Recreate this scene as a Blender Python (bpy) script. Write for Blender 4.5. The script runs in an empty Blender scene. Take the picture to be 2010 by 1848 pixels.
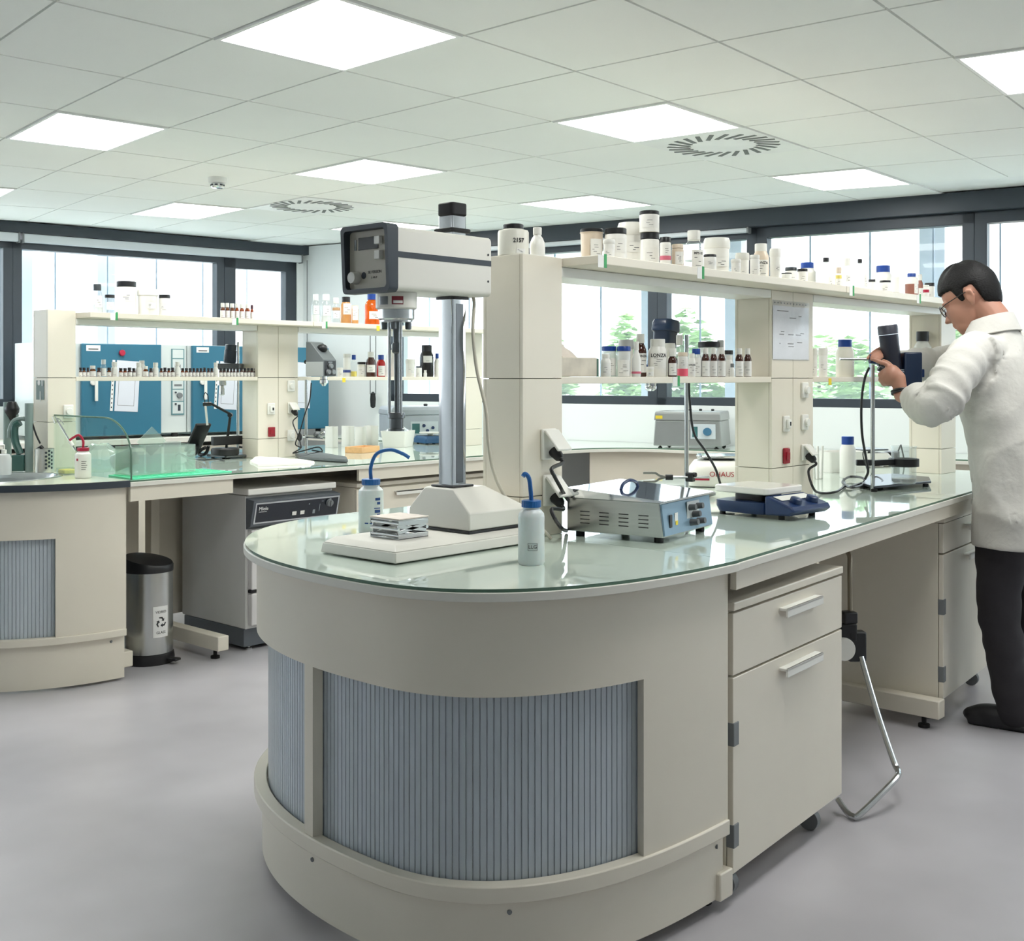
import bpy, bmesh, math, random
from mathutils import Vector, Matrix, noise
C = bpy.context.scene.collection
sc = bpy.context.scene
PI = math.pi
# ---------------------------------------------------------------- camera
EYE = 1.35; FOC = 2290.0; PCX = 1005.0; PCY = 740.0; PHI = math.radians(42.2)
cam = bpy.data.cameras.new('camera'); camo = bpy.data.objects.new('camera', cam); C.objects.link(camo)
cam.sensor_fit = 'HORIZONTAL'; cam.sensor_width = 36.0; cam.lens = 36.0*FOC/2010.0
cam.shift_y = -(924.0-PCY)/2010.0; cam.clip_start = .05; cam.clip_end = 200
camo.location = (0, 0, EYE); camo.rotation_euler = (PI/2, 0, PHI-PI/2)
sc.camera = camo
# ---------------------------------------------------------------- world, exposure
wd = bpy.data.worlds.new('sky'); sc.world = wd; wd.use_nodes = True
bg = wd.node_tree.nodes['Background']; bg.inputs[0].default_value = (.93, .96, 1.0, 1); bg.inputs[1].default_value = 3.2
sc.view_settings.view_transform = 'Standard'; sc.view_settings.look = 'None'
sc.view_settings.gamma = 1; sc.view_settings.use_curve_mapping = False
sc.view_settings.exposure = 1.15
LAMP = 7.0      # emission of the ceiling panels
# ---------------------------------------------------------------- photo geometry helpers
FX, FY = math.cos(PHI), math.sin(PHI); RX, RY = FY, -FX
def depth(X, Y): return X*FX+Y*FY
def onY(px, Y):
    t = (px-PCX)/FOC; vx, vy = FX+t*RX, FY+t*RY; return vx*Y/vy
def onX(px, X):
    t = (px-PCX)/FOC; vx, vy = FX+t*RX, FY+t*RY; return vy*X/vx
def onZ(px, py, z):
    d = FOC*(EYE-z)/(py-PCY); l = d*(px-PCX)/FOC; return (d*FX+l*RX, d*FY+l*RY)
def zat(py, d): return EYE+(PCY-py)*d/FOC
def W(px, py, d):
    l = d*(px-PCX)/FOC; return Vector((d*FX+l*RX, d*FY+l*RY, zat(py, d)))
def pxof(X, Y): return PCX+FOC*(X*RX+Y*RY)/depth(X, Y)
# ---------------------------------------------------------------- materials
def lin(c): return tuple(((v/255/12.92) if v/255 <= .04045 else ((v/255+.055)/1.055)**2.4) for v in c)
MATS = {}
def mat(name, rgb, rough=.5, metal=0.0, spec=.5, var=.04, scale=6.0, bump=0.0, bscale=60.0, coat=0.0, emit=0.0, sss=0.0, stretch=None):
    if name in MATS: return MATS[name]
    m = bpy.data.materials.new(name); m.use_nodes = True; n = m.node_tree.nodes; l = m.node_tree.links
    p = n['Principled BSDF']; c = lin(rgb)
    tc = n.new('ShaderNodeTexCoord'); nz = n.new('ShaderNodeTexNoise'); nz.inputs['Scale'].default_value = scale
    src = tc.outputs['Object']
    if stretch:
        mp = n.new('ShaderNodeMapping'); mp.inputs['Scale'].default_value = stretch; l.new(src, mp.inputs[0]); src = mp.outputs[0]
    l.new(src, nz.inputs['Vector']); nz.inputs['Detail'].default_value = 3
    rp = n.new('ShaderNodeValToRGB'); l.new(nz.outputs[0], rp.inputs[0])
    rp.color_ramp.elements[0].position = .3; rp.color_ramp.elements[1].position = .7
    rp.color_ramp.elements[0].color = (*[max(0, v*(1-var)) for v in c], 1); rp.color_ramp.elements[1].color = (*[min(1, v*(1+var)) for v in c], 1)
    l.new(rp.outputs[0], p.inputs['Base Color'])
    p.inputs['Roughness'].default_value = rough; p.inputs['Metallic'].default_value = metal
    p.inputs['Specular IOR Level'].default_value = spec
    if coat: p.inputs['Coat Weight'].default_value = coat; p.inputs['Coat Roughness'].default_value = .03
    if emit: p.inputs['Emission Color'].default_value = (*c, 1); p.inputs['Emission Strength'].default_value = emit
    if sss: p.inputs['Subsurface Weight'].default_value = sss; p.inputs['Subsurface Radius'].default_value = (.02, .01, .008)
    if bump:
        n2 = n.new('ShaderNodeTexNoise'); n2.inputs['Scale'].default_value = bscale; n2.inputs['Detail'].default_value = 4
        l.new(tc.outputs['Object'], n2.inputs['Vector'])
        b = n.new('ShaderNodeBump'); b.inputs['Strength'].default_value = bump; b.inputs['Distance'].default_value = .01
        l.new(n2.outputs[0], b.inputs['Height']); l.new(b.outputs[0], p.inputs['Normal'])
    MATS[name] = m; return m
def clear(name, rgb, gloss=.12, tint=.9, rough=.02, solid=0.0, fres=1.45):
    """thin clear glass or plastic: see-through, tinted, with Fresnel reflection"""
    if name in MATS: return MATS[name]
    m = bpy.data.materials.new(name); m.use_nodes = True; n = m.node_tree.nodes; l = m.node_tree.links
    n.remove(n['Principled BSDF']); out = n['Material Output']; c = lin(rgb)
    tr = n.new('ShaderNodeBsdfTransparent'); gl = n.new('ShaderNodeBsdfGlossy'); df = n.new('ShaderNodeBsdfDiffuse')
    nz = n.new('ShaderNodeTexNoise'); nz.inputs['Scale'].default_value = 4
    tcc = n.new('ShaderNodeTexCoord'); l.new(tcc.outputs['Object'], nz.inputs['Vector'])
    rp = n.new('ShaderNodeValToRGB'); l.new(nz.outputs[0], rp.inputs[0])
    rp.color_ramp.elements[0].color = (*[v*.97*tint+(1-tint)*0 for v in c], 1); rp.color_ramp.elements[1].color = (*[v*tint for v in c], 1)
    l.new(rp.outputs[0], tr.inputs[0]); df.inputs[0].default_value = (*c, 1)
    gl.inputs['Roughness'].default_value = rough; gl.inputs[0].default_value = (1, 1, 1, 1)
    fr = n.new('ShaderNodeFresnel'); fr.inputs[0].default_value = fres
    m1 = n.new('ShaderNodeMixShader'); m1.inputs[0].default_value = solid; l.new(tr.outputs[0], m1.inputs[1]); l.new(df.outputs[0], m1.inputs[2])
    m2 = n.new('ShaderNodeMixShader'); gm = n.new('ShaderNodeNewGeometry'); mu = n.new('ShaderNodeMath'); mu.operation = 'MULTIPLY'; iv = n.new('ShaderNodeMath'); iv.operation = 'SUBTRACT'; iv.inputs[0].default_value = 1.0
    l.new(gm.outputs['Backfacing'], iv.inputs[1]); l.new(iv.outputs[0], mu.inputs[0]); l.new(fr.outputs[0], mu.inputs[1]); l.new(mu.outputs[0], m2.inputs[0]); l.new(m1.outputs[0], m2.inputs[1]); l.new(gl.outputs[0], m2.inputs[2])
    l.new(m2.outputs[0], out.inputs[0]); MATS[name] = m; return m
# ---------------------------------------------------------------- mesh builder
class MB:
    def __init__(s): s.v = []; s.f = []; s.mi = []; s.m = 0; s.X = None
    def add(s, vs, fs):
        o = len(s.v)
        if s.X is not None: vs = [s.X @ Vector(v) for v in vs]
        s.v += [tuple(v) for v in vs]
        for f in fs: s.f.append([o+i for i in f]); s.mi.append(s.m)
        return s
    def box(s, x0, x1, y0, y1, z0, z1):
        return s.add([(x0,y0,z0),(x1,y0,z0),(x1,y1,z0),(x0,y1,z0),(x0,y0,z1),(x1,y0,z1),(x1,y1,z1),(x0,y1,z1)],
                     [(0,3,2,1),(4,5,6,7),(0,1,5,4),(1,2,6,5),(2,3,7,6),(3,0,4,7)])
    def cbox(s, c, sx, sy, sz, rz=0.0, M=None):
        M = M or Matrix.Rotation(rz, 4, 'Z'); c = Vector(c); vs = []
        for z in (-sz/2, sz/2):
            for x, y in ((-1,-1),(1,-1),(1,1),(-1,1)): vs.append(c+M.to_3x3() @ Vector((x*sx/2, y*sy/2, z)))
        return s.add(vs, [(0,3,2,1),(4,5,6,7),(0,1,5,4),(1,2,6,5),(2,3,7,6),(3,0,4,7)])
    def prism(s, poly, z0, z1):
        n = len(poly); vs = [(x, y, z0) for x, y in poly]+[(x, y, z1) for x, y in poly]
        return s.add(vs, [tuple(range(n-1, -1, -1)), tuple(range(n, 2*n))]+[(i, (i+1) % n, n+(i+1) % n, n+i) for i in range(n)])
    def loft(s, rings, cap=True, closed=True):
        n = len(rings[0]); vs = [p for r in rings for p in r]; fs = []
        for k in range(len(rings)-1):
            for i in range(n if closed else n-1):
                j = (i+1) % n; fs.append((k*n+i, k*n+j, (k+1)*n+j, (k+1)*n+i))
        if cap: fs.append(tuple(range(n-1, -1, -1))); fs.append(tuple(range((len(rings)-1)*n, len(rings)*n)))
        return s.add(vs, fs)
    def lathe(s, prof, n=28, c=(0, 0, 0), cap=True, axis=None, sq=0.0):
        rings = []
        for r, z in prof:
            ring = []
            for i in range(n):
                a = 2*PI*i/n; k = r
                if sq: k = r/(abs(math.cos(a))**sq+abs(math.sin(a))**sq)**(1/sq)
                ring.append(Vector((k*math.cos(a), k*math.sin(a), z)))
            rings.append(ring)
        if axis is not None:
            q = Vector((0, 0, 1)).rotation_difference(Vector(axis).normalized()); rings = [[q @ p for p in r] for r in rings]
        rings = [[p+Vector(c) for p in r] for r in rings]
        return s.loft(rings, cap)
    def cyl(s, a, b, r, r2=None, n=20):
        a, b = Vector(a), Vector(b); d = b-a
        return s.lathe([(r, 0), (r if r2 is None else r2, d.length)], n, a, True, d)
    def tube(s, pts, r, n=10, closed=False, rr=None, flat=1.0):
        pts = [Vector(p) for p in pts]; N = len(pts); rings = []; up = None
        for k, p in enumerate(pts):
            t = (pts[(k+1) % N]-pts[k-1]) if (closed or 0 < k < N-1) else (pts[1]-pts[0] if k == 0 else pts[-1]-pts[-2])
            t.normalize()
            if up is None:
                up = Vector((0, 0, 1)) if abs(t.z) < .9 else Vector((1, 0, 0))
            u = (up-t*up.dot(t)).normalized(); w = t.cross(u); up = u
            q = rr[k] if rr else r
            rings.append([p+(u*math.cos(2*PI*i/n)*flat+w*math.sin(2*PI*i/n))*q for i in range(n)])
        if closed: rings.append(rings[0]); return s.loft(rings, False)
        return s.loft(rings, True)
    def ball(s, c, rx, ry=None, rz=None, n=20, m=12, M=None):
        ry = ry or rx; rz = rz or rx; c = Vector(c); rings = []
        for k in range(1, m):
            a = -PI/2+PI*k/m; ring = []
            for i in range(n):
                b = 2*PI*i/n; p = Vector((rx*math.cos(a)*math.cos(b), ry*math.cos(a)*math.sin(b), rz*math.sin(a)))
                if M is not None: p = M.to_3x3() @ p
                ring.append(c+p)
            rings.append(ring)
        return s.loft(rings, True)
    def patch(s, r, z0, z1, a0, a1, n=10, c=(0, 0), t=.0006):
        """curved sticker on a cylinder of radius r about c"""
        o = []; ri = []
        for k in range(n+1):
            a = a0+(a1-a0)*k/n; o.append((c[0]+(r+t)*math.cos(a), c[1]+(r+t)*math.sin(a))); ri.append((c[0]+r*math.cos(a), c[1]+r*math.sin(a)))
        return s.prism(o+ri[::-1], z0, z1)
    def build(s, name, mats, parent=None, bevel=0.0, smooth=35, loc=None):
        me = bpy.data.meshes.new(name); me.from_pydata(s.v, [], s.f); me.update()
        bm = bmesh.new(); bm.from_mesh(me); bmesh.ops.recalc_face_normals(bm, faces=bm.faces); bm.to_mesh(me); bm.free()
        for m in (mats if isinstance(mats, (list, tuple)) else [mats]): me.materials.append(m)
        me.polygons.foreach_set('material_index', s.mi)
        if smooth:
            me.polygons.foreach_set('use_smooth', [True]*len(me.polygons)); me.set_sharp_from_angle(angle=math.radians(smooth))
        o = bpy.data.objects.new(name, me); C.objects.link(o)
        if parent is not None: o.parent = parent
        if loc is not None: o.location = loc
        if bevel:
            b = o.modifiers.new('bevel', 'BEVEL'); b.width = bevel; b.segments = 2; b.limit_method = 'ANGLE'; b.angle_limit = math.radians(40); b.harden_normals = False
        return o
def tag(o, label, cat, group=None, kind=None):
    o['label'] = label; o['category'] = cat
    if group: o['group'] = group
    if kind: o['kind'] = kind
    return o
def thing(name, label, cat, loc=(0, 0, 0), rz=0.0, group=None):
    o = bpy.data.objects.new(name, None); C.objects.link(o); o.location = loc; o.rotation_euler = (0, 0, rz); o.empty_display_size = .05
    return tag(o, label, cat, group)
def struct(o): o['kind'] = 'structure'; return o
def words(txt, size, M, m, parent, name='lettering', wrap=None, bold=0.0, depth_=.0004):
    """flat lettering; M places it (x right, y up, z out of the surface); wrap = radius of the cylinder it follows"""
    cu = bpy.data.curves.new(name, 'FONT'); cu.body = txt; cu.size = size; cu.align_x = 'CENTER'; cu.align_y = 'CENTER'; cu.extrude = depth_; cu.offset = bold; cu.resolution_u = 3
    t = bpy.data.objects.new(name, cu); C.objects.link(t)
    bpy.context.view_layer.update()
    me = bpy.data.meshes.new_from_object(t.evaluated_get(bpy.context.evaluated_depsgraph_get()))
    bpy.data.objects.remove(t); bpy.data.curves.remove(cu)
    for v in me.vertices:
        p = v.co.copy()
        if wrap:
            a = p.x/wrap; r = wrap+p.z; p = Vector((r*math.sin(a), p.y, r*math.cos(a)-wrap))
        v.co = M @ p
    me.materials.clear(); me.materials.append(m)
    o = bpy.data.objects.new(name, me); C.objects.link(o); o.parent = parent; return o
def face_to(pos, normal, up=(0, 0, 1)):
    z = Vector(normal).normalized(); x = Vector(up).cross(z).normalized(); y = z.cross(x)
    M = Matrix((x, y, z)).transposed().to_4x4(); M.translation = Vector(pos); return M
def spline(pts, n=8):
    """Catmull-Rom through the points"""
    P = [Vector(p) for p in pts]; P = [P[0]*2-P[1]]+P+[P[-1]*2-P[-2]]; out = []
    for k in range(1, len(P)-2):
        for i in range(n):
            t = i/n; a, b, c, d = P[k-1], P[k], P[k+1], P[k+2]
            out.append(.5*((2*b)+(c-a)*t+(2*a-5*b+4*c-d)*t*t+(3*b-a-3*c+d)*t**3))
    out.append(P[-2]); return out
def dup(o, **kw):
    """copy of a thing with its parts and sub-parts (mesh data shared)"""
    r = o.copy(); C.objects.link(r)
    for ch in o.children:
        c = ch.copy(); C.objects.link(c); c.parent = r
        for g in ch.children:
            d = g.copy(); C.objects.link(d); d.parent = c
    return r
# shared materials
M_cream = mat('cream_laminate', (229, 222, 206), .38, var=.02, scale=3)
M_white = mat('white_paint', (236, 237, 233), .55, var=.015)
M_wplas = mat('white_plastic', (236, 235, 228), .3, var=.02)
M_cap = mat('white_cap', (228, 227, 220), .4, var=.02)
M_black = mat('black_plastic', (24, 25, 28), .4, var=.1)
M_rub = mat('black_rubber', (20, 20, 22), .65, var=.1)
M_dark = mat('anthracite_metal', (52, 60, 69), .45, var=.04)
M_steel = mat('brushed_steel', (196, 199, 200), .22, 1.0, var=.05, stretch=(1, 1, 30))
M_chrome = mat('chrome', (215, 218, 220), .08, 1.0, var=.01)
M_blue = mat('blue_cap', (22, 66, 150), .35, var=.06)
M_navy = mat('navy_plastic', (20, 46, 90), .35, var=.05)
M_ink = mat('dark_ink', (52, 52, 54), .7, var=.1)
M_paper = mat('paper', (238, 238, 235), .8, var=.02)
M_red = mat('red_plastic', (176, 30, 62), .35, var=.06)
M_green = mat('green_sticker', (62, 160, 96), .6, var=.05)
M_yellow = mat('yellow_sticker', (240, 214, 60), .6, var=.05)
M_grey = mat('grey_plastic', (120, 124, 126), .45, var=.05)
# ================================================================ THE ROOM
CZ = 2.45
CA = Vector((6.12, 7.93))                                   # far corner of the room
UR = Vector((.93, -5.57)).normalized(); NR = Vector((UR.y, -UR.x))     # right (far) window wall; NR points into the room
UL = Vector((-1, .117)).normalized(); NL = Vector((-UL.y, UL.x))       # left window wall
if NR.dot(-CA) < 0: NR = -NR
if NL.dot(-CA) < 0: NL = -NL
def s_on(px, u):
    t = (px-PCX)/FOC; v = Vector((FX+t*RX, FY+t*RY))        # k*v = CA + s*u
    det = -v.x*u.y+v.y*u.x
    return (v.x*CA.y-v.y*CA.x)/-det if False else (CA.x*v.y-CA.y*v.x)/(u.y*v.x-u.x*v.y)
def wpt(u, n, s, off, z): p = CA+u*s+n*off; return (p.x, p.y, z)
def wbox(b, u, n, s0, s1, o0, o1, z0, z1):
    q = [wpt(u, n, s, o, 0)[:2] for s, o in ((s0, o0), (s1, o0), (s1, o1), (s0, o1))]
    b.prism(q, z0, z1)
# floor: vinyl sheet with a cloudy marbled print
mf = mat('vinyl_floor', (184, 181, 185), .36, spec=.45, var=.13, scale=1.7)
b = MB(); b.prism([(-3, -3), (8.2, -3), (8.2, 8.6), (-3, 9.3)], -.08, 0); struct(b.build('floor', mf, smooth=0))
# ceiling: mineral tiles in a sunk grid
def node(i, j):
    return Vector((2.6983+.5503*i-.0282*j+.009*i*i+.0241*i*j+.0106*j*j, 3.2605-.0091*i-.6342*j+.0016*i*i+.0208*i*j+.0111*j*j))
LIGHTS = [(-1, 0), (-1, -3), (2, -3), (2, 0), (2, -6), (5, -3), (5, 0), (2, 3), (5, -6), (-1, -6), (-1, 3), (2, 6)]
VENTS = [(3, 0), (3, -5)]
def quad(i, j, g): 
    q = [node(i, j), node(i+1, j), node(i+1, j+1), node(i, j+1)]; c = sum(q, Vector((0, 0)))/4
    return [p+(c-p)*(g*1.414/((c-p).length)) for p in q], c
def inside(c): return (c-CA).dot(NR) > .16 and (c-CA).dot(NL) > .16
mt = mat('mineral_ceiling_tile', (243, 245, 240), .9, var=.012, scale=2, bump=.05, bscale=180)
mg = mat('ceiling_grid_metal', (240, 242, 238), .6, var=.02)
b = MB(); b.prism([(-3, -3), (8.2, -3), (8.2, 8.6), (-3, 9.3)], CZ+.009, CZ+.1); b.m = 1
for i in range(-7, 9):
    for j in range(-9, 8):
        if (i, j) in LIGHTS or (i, j) in VENTS: continue
        q, c = quad(i, j, .0055)
        if any((p-CA).dot(NR) < -.25 or (p-CA).dot(NL) < -.25 for p in q) or c.x < -2.8 or c.y < -2.8: continue
        b.prism([tuple(p) for p in q], CZ, CZ+.0095)
struct(b.build('ceiling', [mg, mt], smooth=0))
ml = mat('lit_diffuser', (255, 255, 252), .6, emit=LAMP, var=.003)
mlf = mat('lamp_frame_white', (240, 241, 238), .45)
LN = {(-1, 0): 'large square ceiling light at the top edge above the mixer', (-1, -3): 'square ceiling light in the upper left of the room',
      (2, -3): 'square ceiling light in the middle, right above the mixer head', (2, 0): 'square ceiling light touching the swirl air vent on the right',
      (2, -6): 'small far ceiling light just left of the far swirl vent', (5, -3): 'far ceiling light above the jars on the main shelf',
      (5, 0): 'far right ceiling light closest to the right window wall', (2, 3): 'ceiling light cut by the right edge of the photo',
      (5, -6): 'farthest ceiling light, partly hidden behind the mixer head', (-1, 3): 'ceiling light overhead in front of the camera, above the top edge of the photo', (-4, 0): 'ceiling light above the camera', (-4, -3): 'ceiling light above the aisle left of the camera',
      (-4, 3): 'ceiling light above the aisle right of the camera', (2, 6): 'ceiling light above the aisle behind the person', (-7, 0): 'ceiling light behind the camera',
      (-1, -6): 'ceiling light of which only a corner shows at the left edge'}
for ij in LIGHTS:
    q, c = quad(*ij, .004); q2, _ = quad(*ij, .02)
    t = thing('ceiling_light', LN[ij], 'ceiling light', (c.x, c.y, CZ), group='square ceiling lights')
    L = lambda ps: [(p.x-c.x, p.y-c.y) for p in ps]
    a, k = L(q), L(q2); b = MB()
    for e in range(4):
        f = (e+1) % 4; b.prism([a[e], a[f], k[f], k[e]], -.006, .0085)
    b.build('frame', mlf, t, smooth=0)
    b = MB(); b.prism(k, -.003, .008); b.build('diffuser', ml, t, smooth=0)
mslot = mat('vent_slot_dark', (112, 116, 114), .7)
for ij, lb in ((VENTS[0], 'square swirl air vent beside the bright light on the right'), (VENTS[1], 'far square swirl air vent on the left, above the mixer')):
    q, c = quad(*ij, .004)
    t = thing('ceiling_vent', lb, 'air vent', (c.x, c.y, CZ), group='swirl ceiling vents')
    b = MB(); b.prism([(p.x-c.x, p.y-c.y) for p in q], -.004, .0085); b.build('plate', mlf, t, smooth=0)
    b = MB(); S = ((q[0]-q[2]).length)/1.414
    for k in range(24):
        a = 2*PI*k/24; r = S*.34; ctr = Vector((r*math.cos(a), r*math.sin(a), -.0045))
        b.cbox(ctr, S*.19, S*.034, .003, a+.45)
    b.build('slots', mslot, t, smooth=0)
p = onZ(427, 349, CZ)
t = thing('smoke_detector', 'small white round smoke detector on the ceiling at left', 'smoke detector', (p[0], p[1], CZ))
b = MB(); b.lathe([(.052, 0), (.052, -.02), (.048, -.028), (.03, -.03)], 28); b.build('base', M_white, t)
b = MB(); b.lathe([(.03, -.028), (.036, -.034), (.036, -.05), (.03, -.058), (.01, -.06)], 24); b.build('sensor_head', M_chrome, t)
b = MB()
for k in range(8): b.cbox((.0365*math.cos(k*PI/4), .0365*math.sin(k*PI/4), -.042), .003, .016, .008, k*PI/4)
b.build('slots', M_dark, t, smooth=0)
# ---------------------------------------------------------------- walls
mw = mat('wall_paint', (232, 236, 236), .75, var=.012, scale=1.5)
SILL = 1.17
def bot(b, u, n, s0, s1, z): wbox(b, u, n, s0, s1, -.25, 0, 0, z)
sr0 = s_on(763, UR); SR = 12.5
b = MB(); wbox(b, UR, NR, -.25, sr0, -.25, 0, 0, CZ); bot(b, UR, NR, sr0, SR, SILL-.015); struct(b.build('wall_right', mw, smooth=0))
sl0 = s_on(583, UL); SL = 9.3
b = MB(); wbox(b, UL, NL, 0, sl0, -.25, 0, 0, CZ); bot(b, UL, NL, sl0, SL, SILL-.03); struct(b.build('wall_left', mw, smooth=0))
b = MB(); b.box(-3.2, -3, -3, 9.3, 0, CZ); struct(b.build('wall_back', mw, smooth=0))
b = MB(); b.box(-3, 8.2, -3.2, -3, 0, CZ); struct(b.build('wall_front', mw, smooth=0))
# dark headers with the roller-blind boxes
b = MB(); wbox(b, UR, NR, sr0, SR, -.2, .06, 2.335, CZ); struct(b.build('trim_1', M_dark, smooth=0))
b = MB(); wbox(b, UL, NL, sl0-.08, SL, -.2, .06, 2.375, CZ); struct(b.build('trim_2', M_dark, smooth=0))
mglass = clear('window_glass', (244, 250, 250), tint=.97, fres=1.3)
def window(name, u, n, s0, s1, z0, z1, fr, x=0.0):
    """frame part with its pane as a child"""
    b = MB()
    for a in ((s0, s0+fr, z0, z1), (s1-fr, s1, z0, z1), (s0, s1, z1-fr, z1), (s0, s1, z0, z0+fr*.8)): wbox(b, u, n, a[0], a[1], -.1+x, -.01+x, a[2], a[3])
    f = struct(b.build(name, M_dark, bevel=.004, smooth=0))
    b = MB(); wbox(b, u, n, s0+fr*.9, s1-fr*.9, -.06+x, -.05+x, z0+fr*.7, z1-fr*.9)
    g = b.build('pane', mglass, f, smooth=0); return f
R_ = lambda px: s_on(px, UR)
ed = [763, 1289, 1484, 1912]; zt = 2.335; wn = 1
sedge = [R_(v) for v in ed]; sedge += [sedge[-1]+1.45, sedge[-1]+2.9, sedge[-1]+4.3]
frs = [(R_(784)-R_(763)), .1, .1, .1, .1, .1]
for k in range(len(sedge)-1):
    window('window_%d' % wn, UR, NR, sedge[k], sedge[k+1], SILL-.015, 2.335, .07 if k else .075); wn += 1
L_ = lambda px: s_on(px, UL)
le = [L_(583), L_(442), L_(26)]; le += [le[-1]+1.9, le[-1]+3.8]
for k in range(len(le)-1):
    window('window_%d' % wn, UL, NL, le[k], le[k+1], SILL-.03, 2.33, .1 if k == 0 else .065); wn += 1
# roller-blind cassettes
mcas = mat('blind_cassette', (214, 220, 224), .5, var=.02)
def cassette(u, n, s0, s1, z0, z1, lb):
    t = thing('roller_blind', lb, 'blind'); c = CA+u*s0+n*.02; t.location = (c.x, c.y, z0)
    b = MB(); wbox(b, u, n, s0, s1, .001, .05, z0, z1); b.v = [(x-c.x, y-c.y, z-z0) for x, y, z in b.v]; b.build('cassette', mcas, t, bevel=.006)
    for s in (s0, s1):
        b = MB(); wbox(b, u, n, s-.006, s+.006, .0, .056, z0-.006, z1+.02); b.v = [(x-c.x, y-c.y, z-z0) for x, y, z in b.v]; b.build('bracket', M_grey, t)
cassette(UR, NR, sr0+.05, R_(1473), 2.302, 2.334, 'pale roller blind box under the dark header over the right windows')
cassette(UL, NL, sl0-.02, L_(41), 2.31, 2.373, 'pale roller blind box along the top of the left windows')
cassette(UL, NL, L_(33), SL-1.0, 2.31, 2.373, 'pale roller blind box at the far left edge of the photo')
def cord(px, u, n, z0, lb, w=True):
    s = s_on(px, u); c = CA+u*s+n*.07; t = thing('blind_cord', lb, 'cord', (c.x, c.y, z0))
    b = MB()
    for d in (-.028, .028): b.cyl((u.x*d, u.y*d, .04), (u.x*d*1.0, u.y*d*1.0, 2.33-z0), .004, n=8)
    b.build('cord', M_grey, t)
    if w: b = MB(); b.lathe([(.006, .06), (.02, .045), (.024, 0), (.02, -.06), (.008, -.07)], 14); b.build('weight', M_black, t)
cord(743, UR, NR, 1.17, 'pair of blind cords with a black weight, left of the right windows')
cord(600, UL, NL, 1.25, 'pair of blind cords in the far corner behind the grey stirrer', False)
# ---------------------------------------------------------------- outside: facade screen, poles, shrubs, ground
mscr = clear('perforated_screen', (252, 253, 255), tint=.96, solid=.2, fres=1.02)
def screen(u, n, s0, s1, lb):
    m_ = (s0+s1)/2; c = CA+u*m_-n*.75; t = thing('facade_screen', lb, 'screen', (c.x, c.y, 0))
    b = MB(); wbox(b, u, n, s0, s1, -.76, -.755, .3, 3.6); b.v = [(x-c.x, y-c.y, z) for x, y, z in b.v]; b.build('perforated_sheet', mscr, t, smooth=0)
    b = MB(); s = s0
    while s < s1: wbox(b, u, n, s, s+.012, -.754, -.745, .3, 3.6); s += .42
    b.v = [(x-c.x, y-c.y, z) for x, y, z in b.v]; b.build('seams', mat('screen_seam', (206, 216, 232), .7), t, smooth=0)
screen(UR, NR, -.5, SR, 'thin perforated metal screen standing outside the right windows')
screen(UL, NL, -.3, SL, 'thin perforated metal screen standing outside the left windows')
mpole = mat('facade_pole_metal', (232, 240, 248), .6, var=.03)
for px, u, n, w, lb in ((1152, UR, NR, .14, 'grey facade pole outside, seen above the tissue box'), (1322, UR, NR, .13, 'grey facade pole outside, right of the dark mullion'),
                     (1730, UR, NR, .17, 'grey facade pole outside, behind the jugs by the person'), (132, UL, NL, .2, 'grey facade pole outside the left window above the pillar'),
                     (306, UL, NL, .15, 'grey facade pole outside, above the left shelf jars')):
    s = s_on(px, u)*1.02; c = CA+u*s-n*.95; b = MB(); b.box(-w/2, w/2, -.05, .05, .0, 3.6); o = b.build('facade_pole', mpole, bevel=.004)
    o.location = (c.x, c.y, .0); o.rotation_euler.z = math.atan2(u.y, u.x); tag(o, lb, 'pole', 'poles outside the windows')
b = MB(); b.box(-60, 60, -60, 60, -.5, -.3); struct(b.build('ground', mat('pale_paving', (236, 234, 226), .9), smooth=0))
mleaf = mat('leaf_green', (176, 206, 140), .7, var=.3, scale=9); mtrunk = mat('bark', (110, 92, 74), .9)
def shrub(px, dist, u, n, top, wid, lb, seed):
    rnd = random.Random(seed); s = s_on(px, u); c = CA+u*s-n*dist
    t = thing('shrub', lb, 'shrub', (c.x, c.y, -.3), group='shrubs outside the windows'); H = top+.4
    b = MB(); b.tube([(0, 0, 0), (.03, .02, H*.4), (0, .05, H*.75)], .04, 8, rr=[.05, .035, .02]); b.build('stem', mtrunk, t)
    b = MB()
    for k in range(1500):
        while True:
            q = Vector((rnd.uniform(-1, 1), rnd.uniform(-1, 1), rnd.uniform(-1, 1)))
            if q.length < 1: break
        w = wid*(1-.35*max(0, q.z)); q = Vector((q.x*w, q.y*w, H*.55+q.z*H*.45)); a = rnd.uniform(.05, .1)
        R3 = Matrix.Rotation(rnd.uniform(0, 6.3), 3, 'Z') @ Matrix.Rotation(rnd.uniform(-.9, .9), 3, 'X')
        b.add([q+R3 @ Vector(v) for v in ((-a, 0, 0), (0, -a*.45, .01), (a, 0, 0), (0, a*.45, .01))], [(0, 1, 2, 3)])
    b.build('foliage', mleaf, t, smooth=0)
for k, (px, d, top, wid, lb) in enumerate(((1122, 2.0, 1.86, .40, 'pale green shrub outside behind the tissue box'), (1210, 3.3, 1.78, .36, 'pale green shrub outside behind the blue-lidded jars'),
        (1165, 5.2, 1.72, .7, 'shrub farther back outside, between two nearer ones'), (1262, 1.9, 1.5, .26, 'low yellowish shrub outside beside the dark mullion'), (1405, 3.2, 1.62, .42, 'shrub outside behind the amber bottles'),
        (1622, 3.6, 1.8, .34, 'shrub outside right of the paper sheet'), (1672, 2.0, 1.42, .42, 'low shrub outside behind the blue-capped bottle'), (815, 2.0, 1.7, .36, 'shrub outside seen behind the mixer rods'), (858, 3.2, 1.9, .3, 'shrub outside behind the black bottle'))):
    shrub(px, d, UR, NR, top, wid, lb, k)
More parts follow.
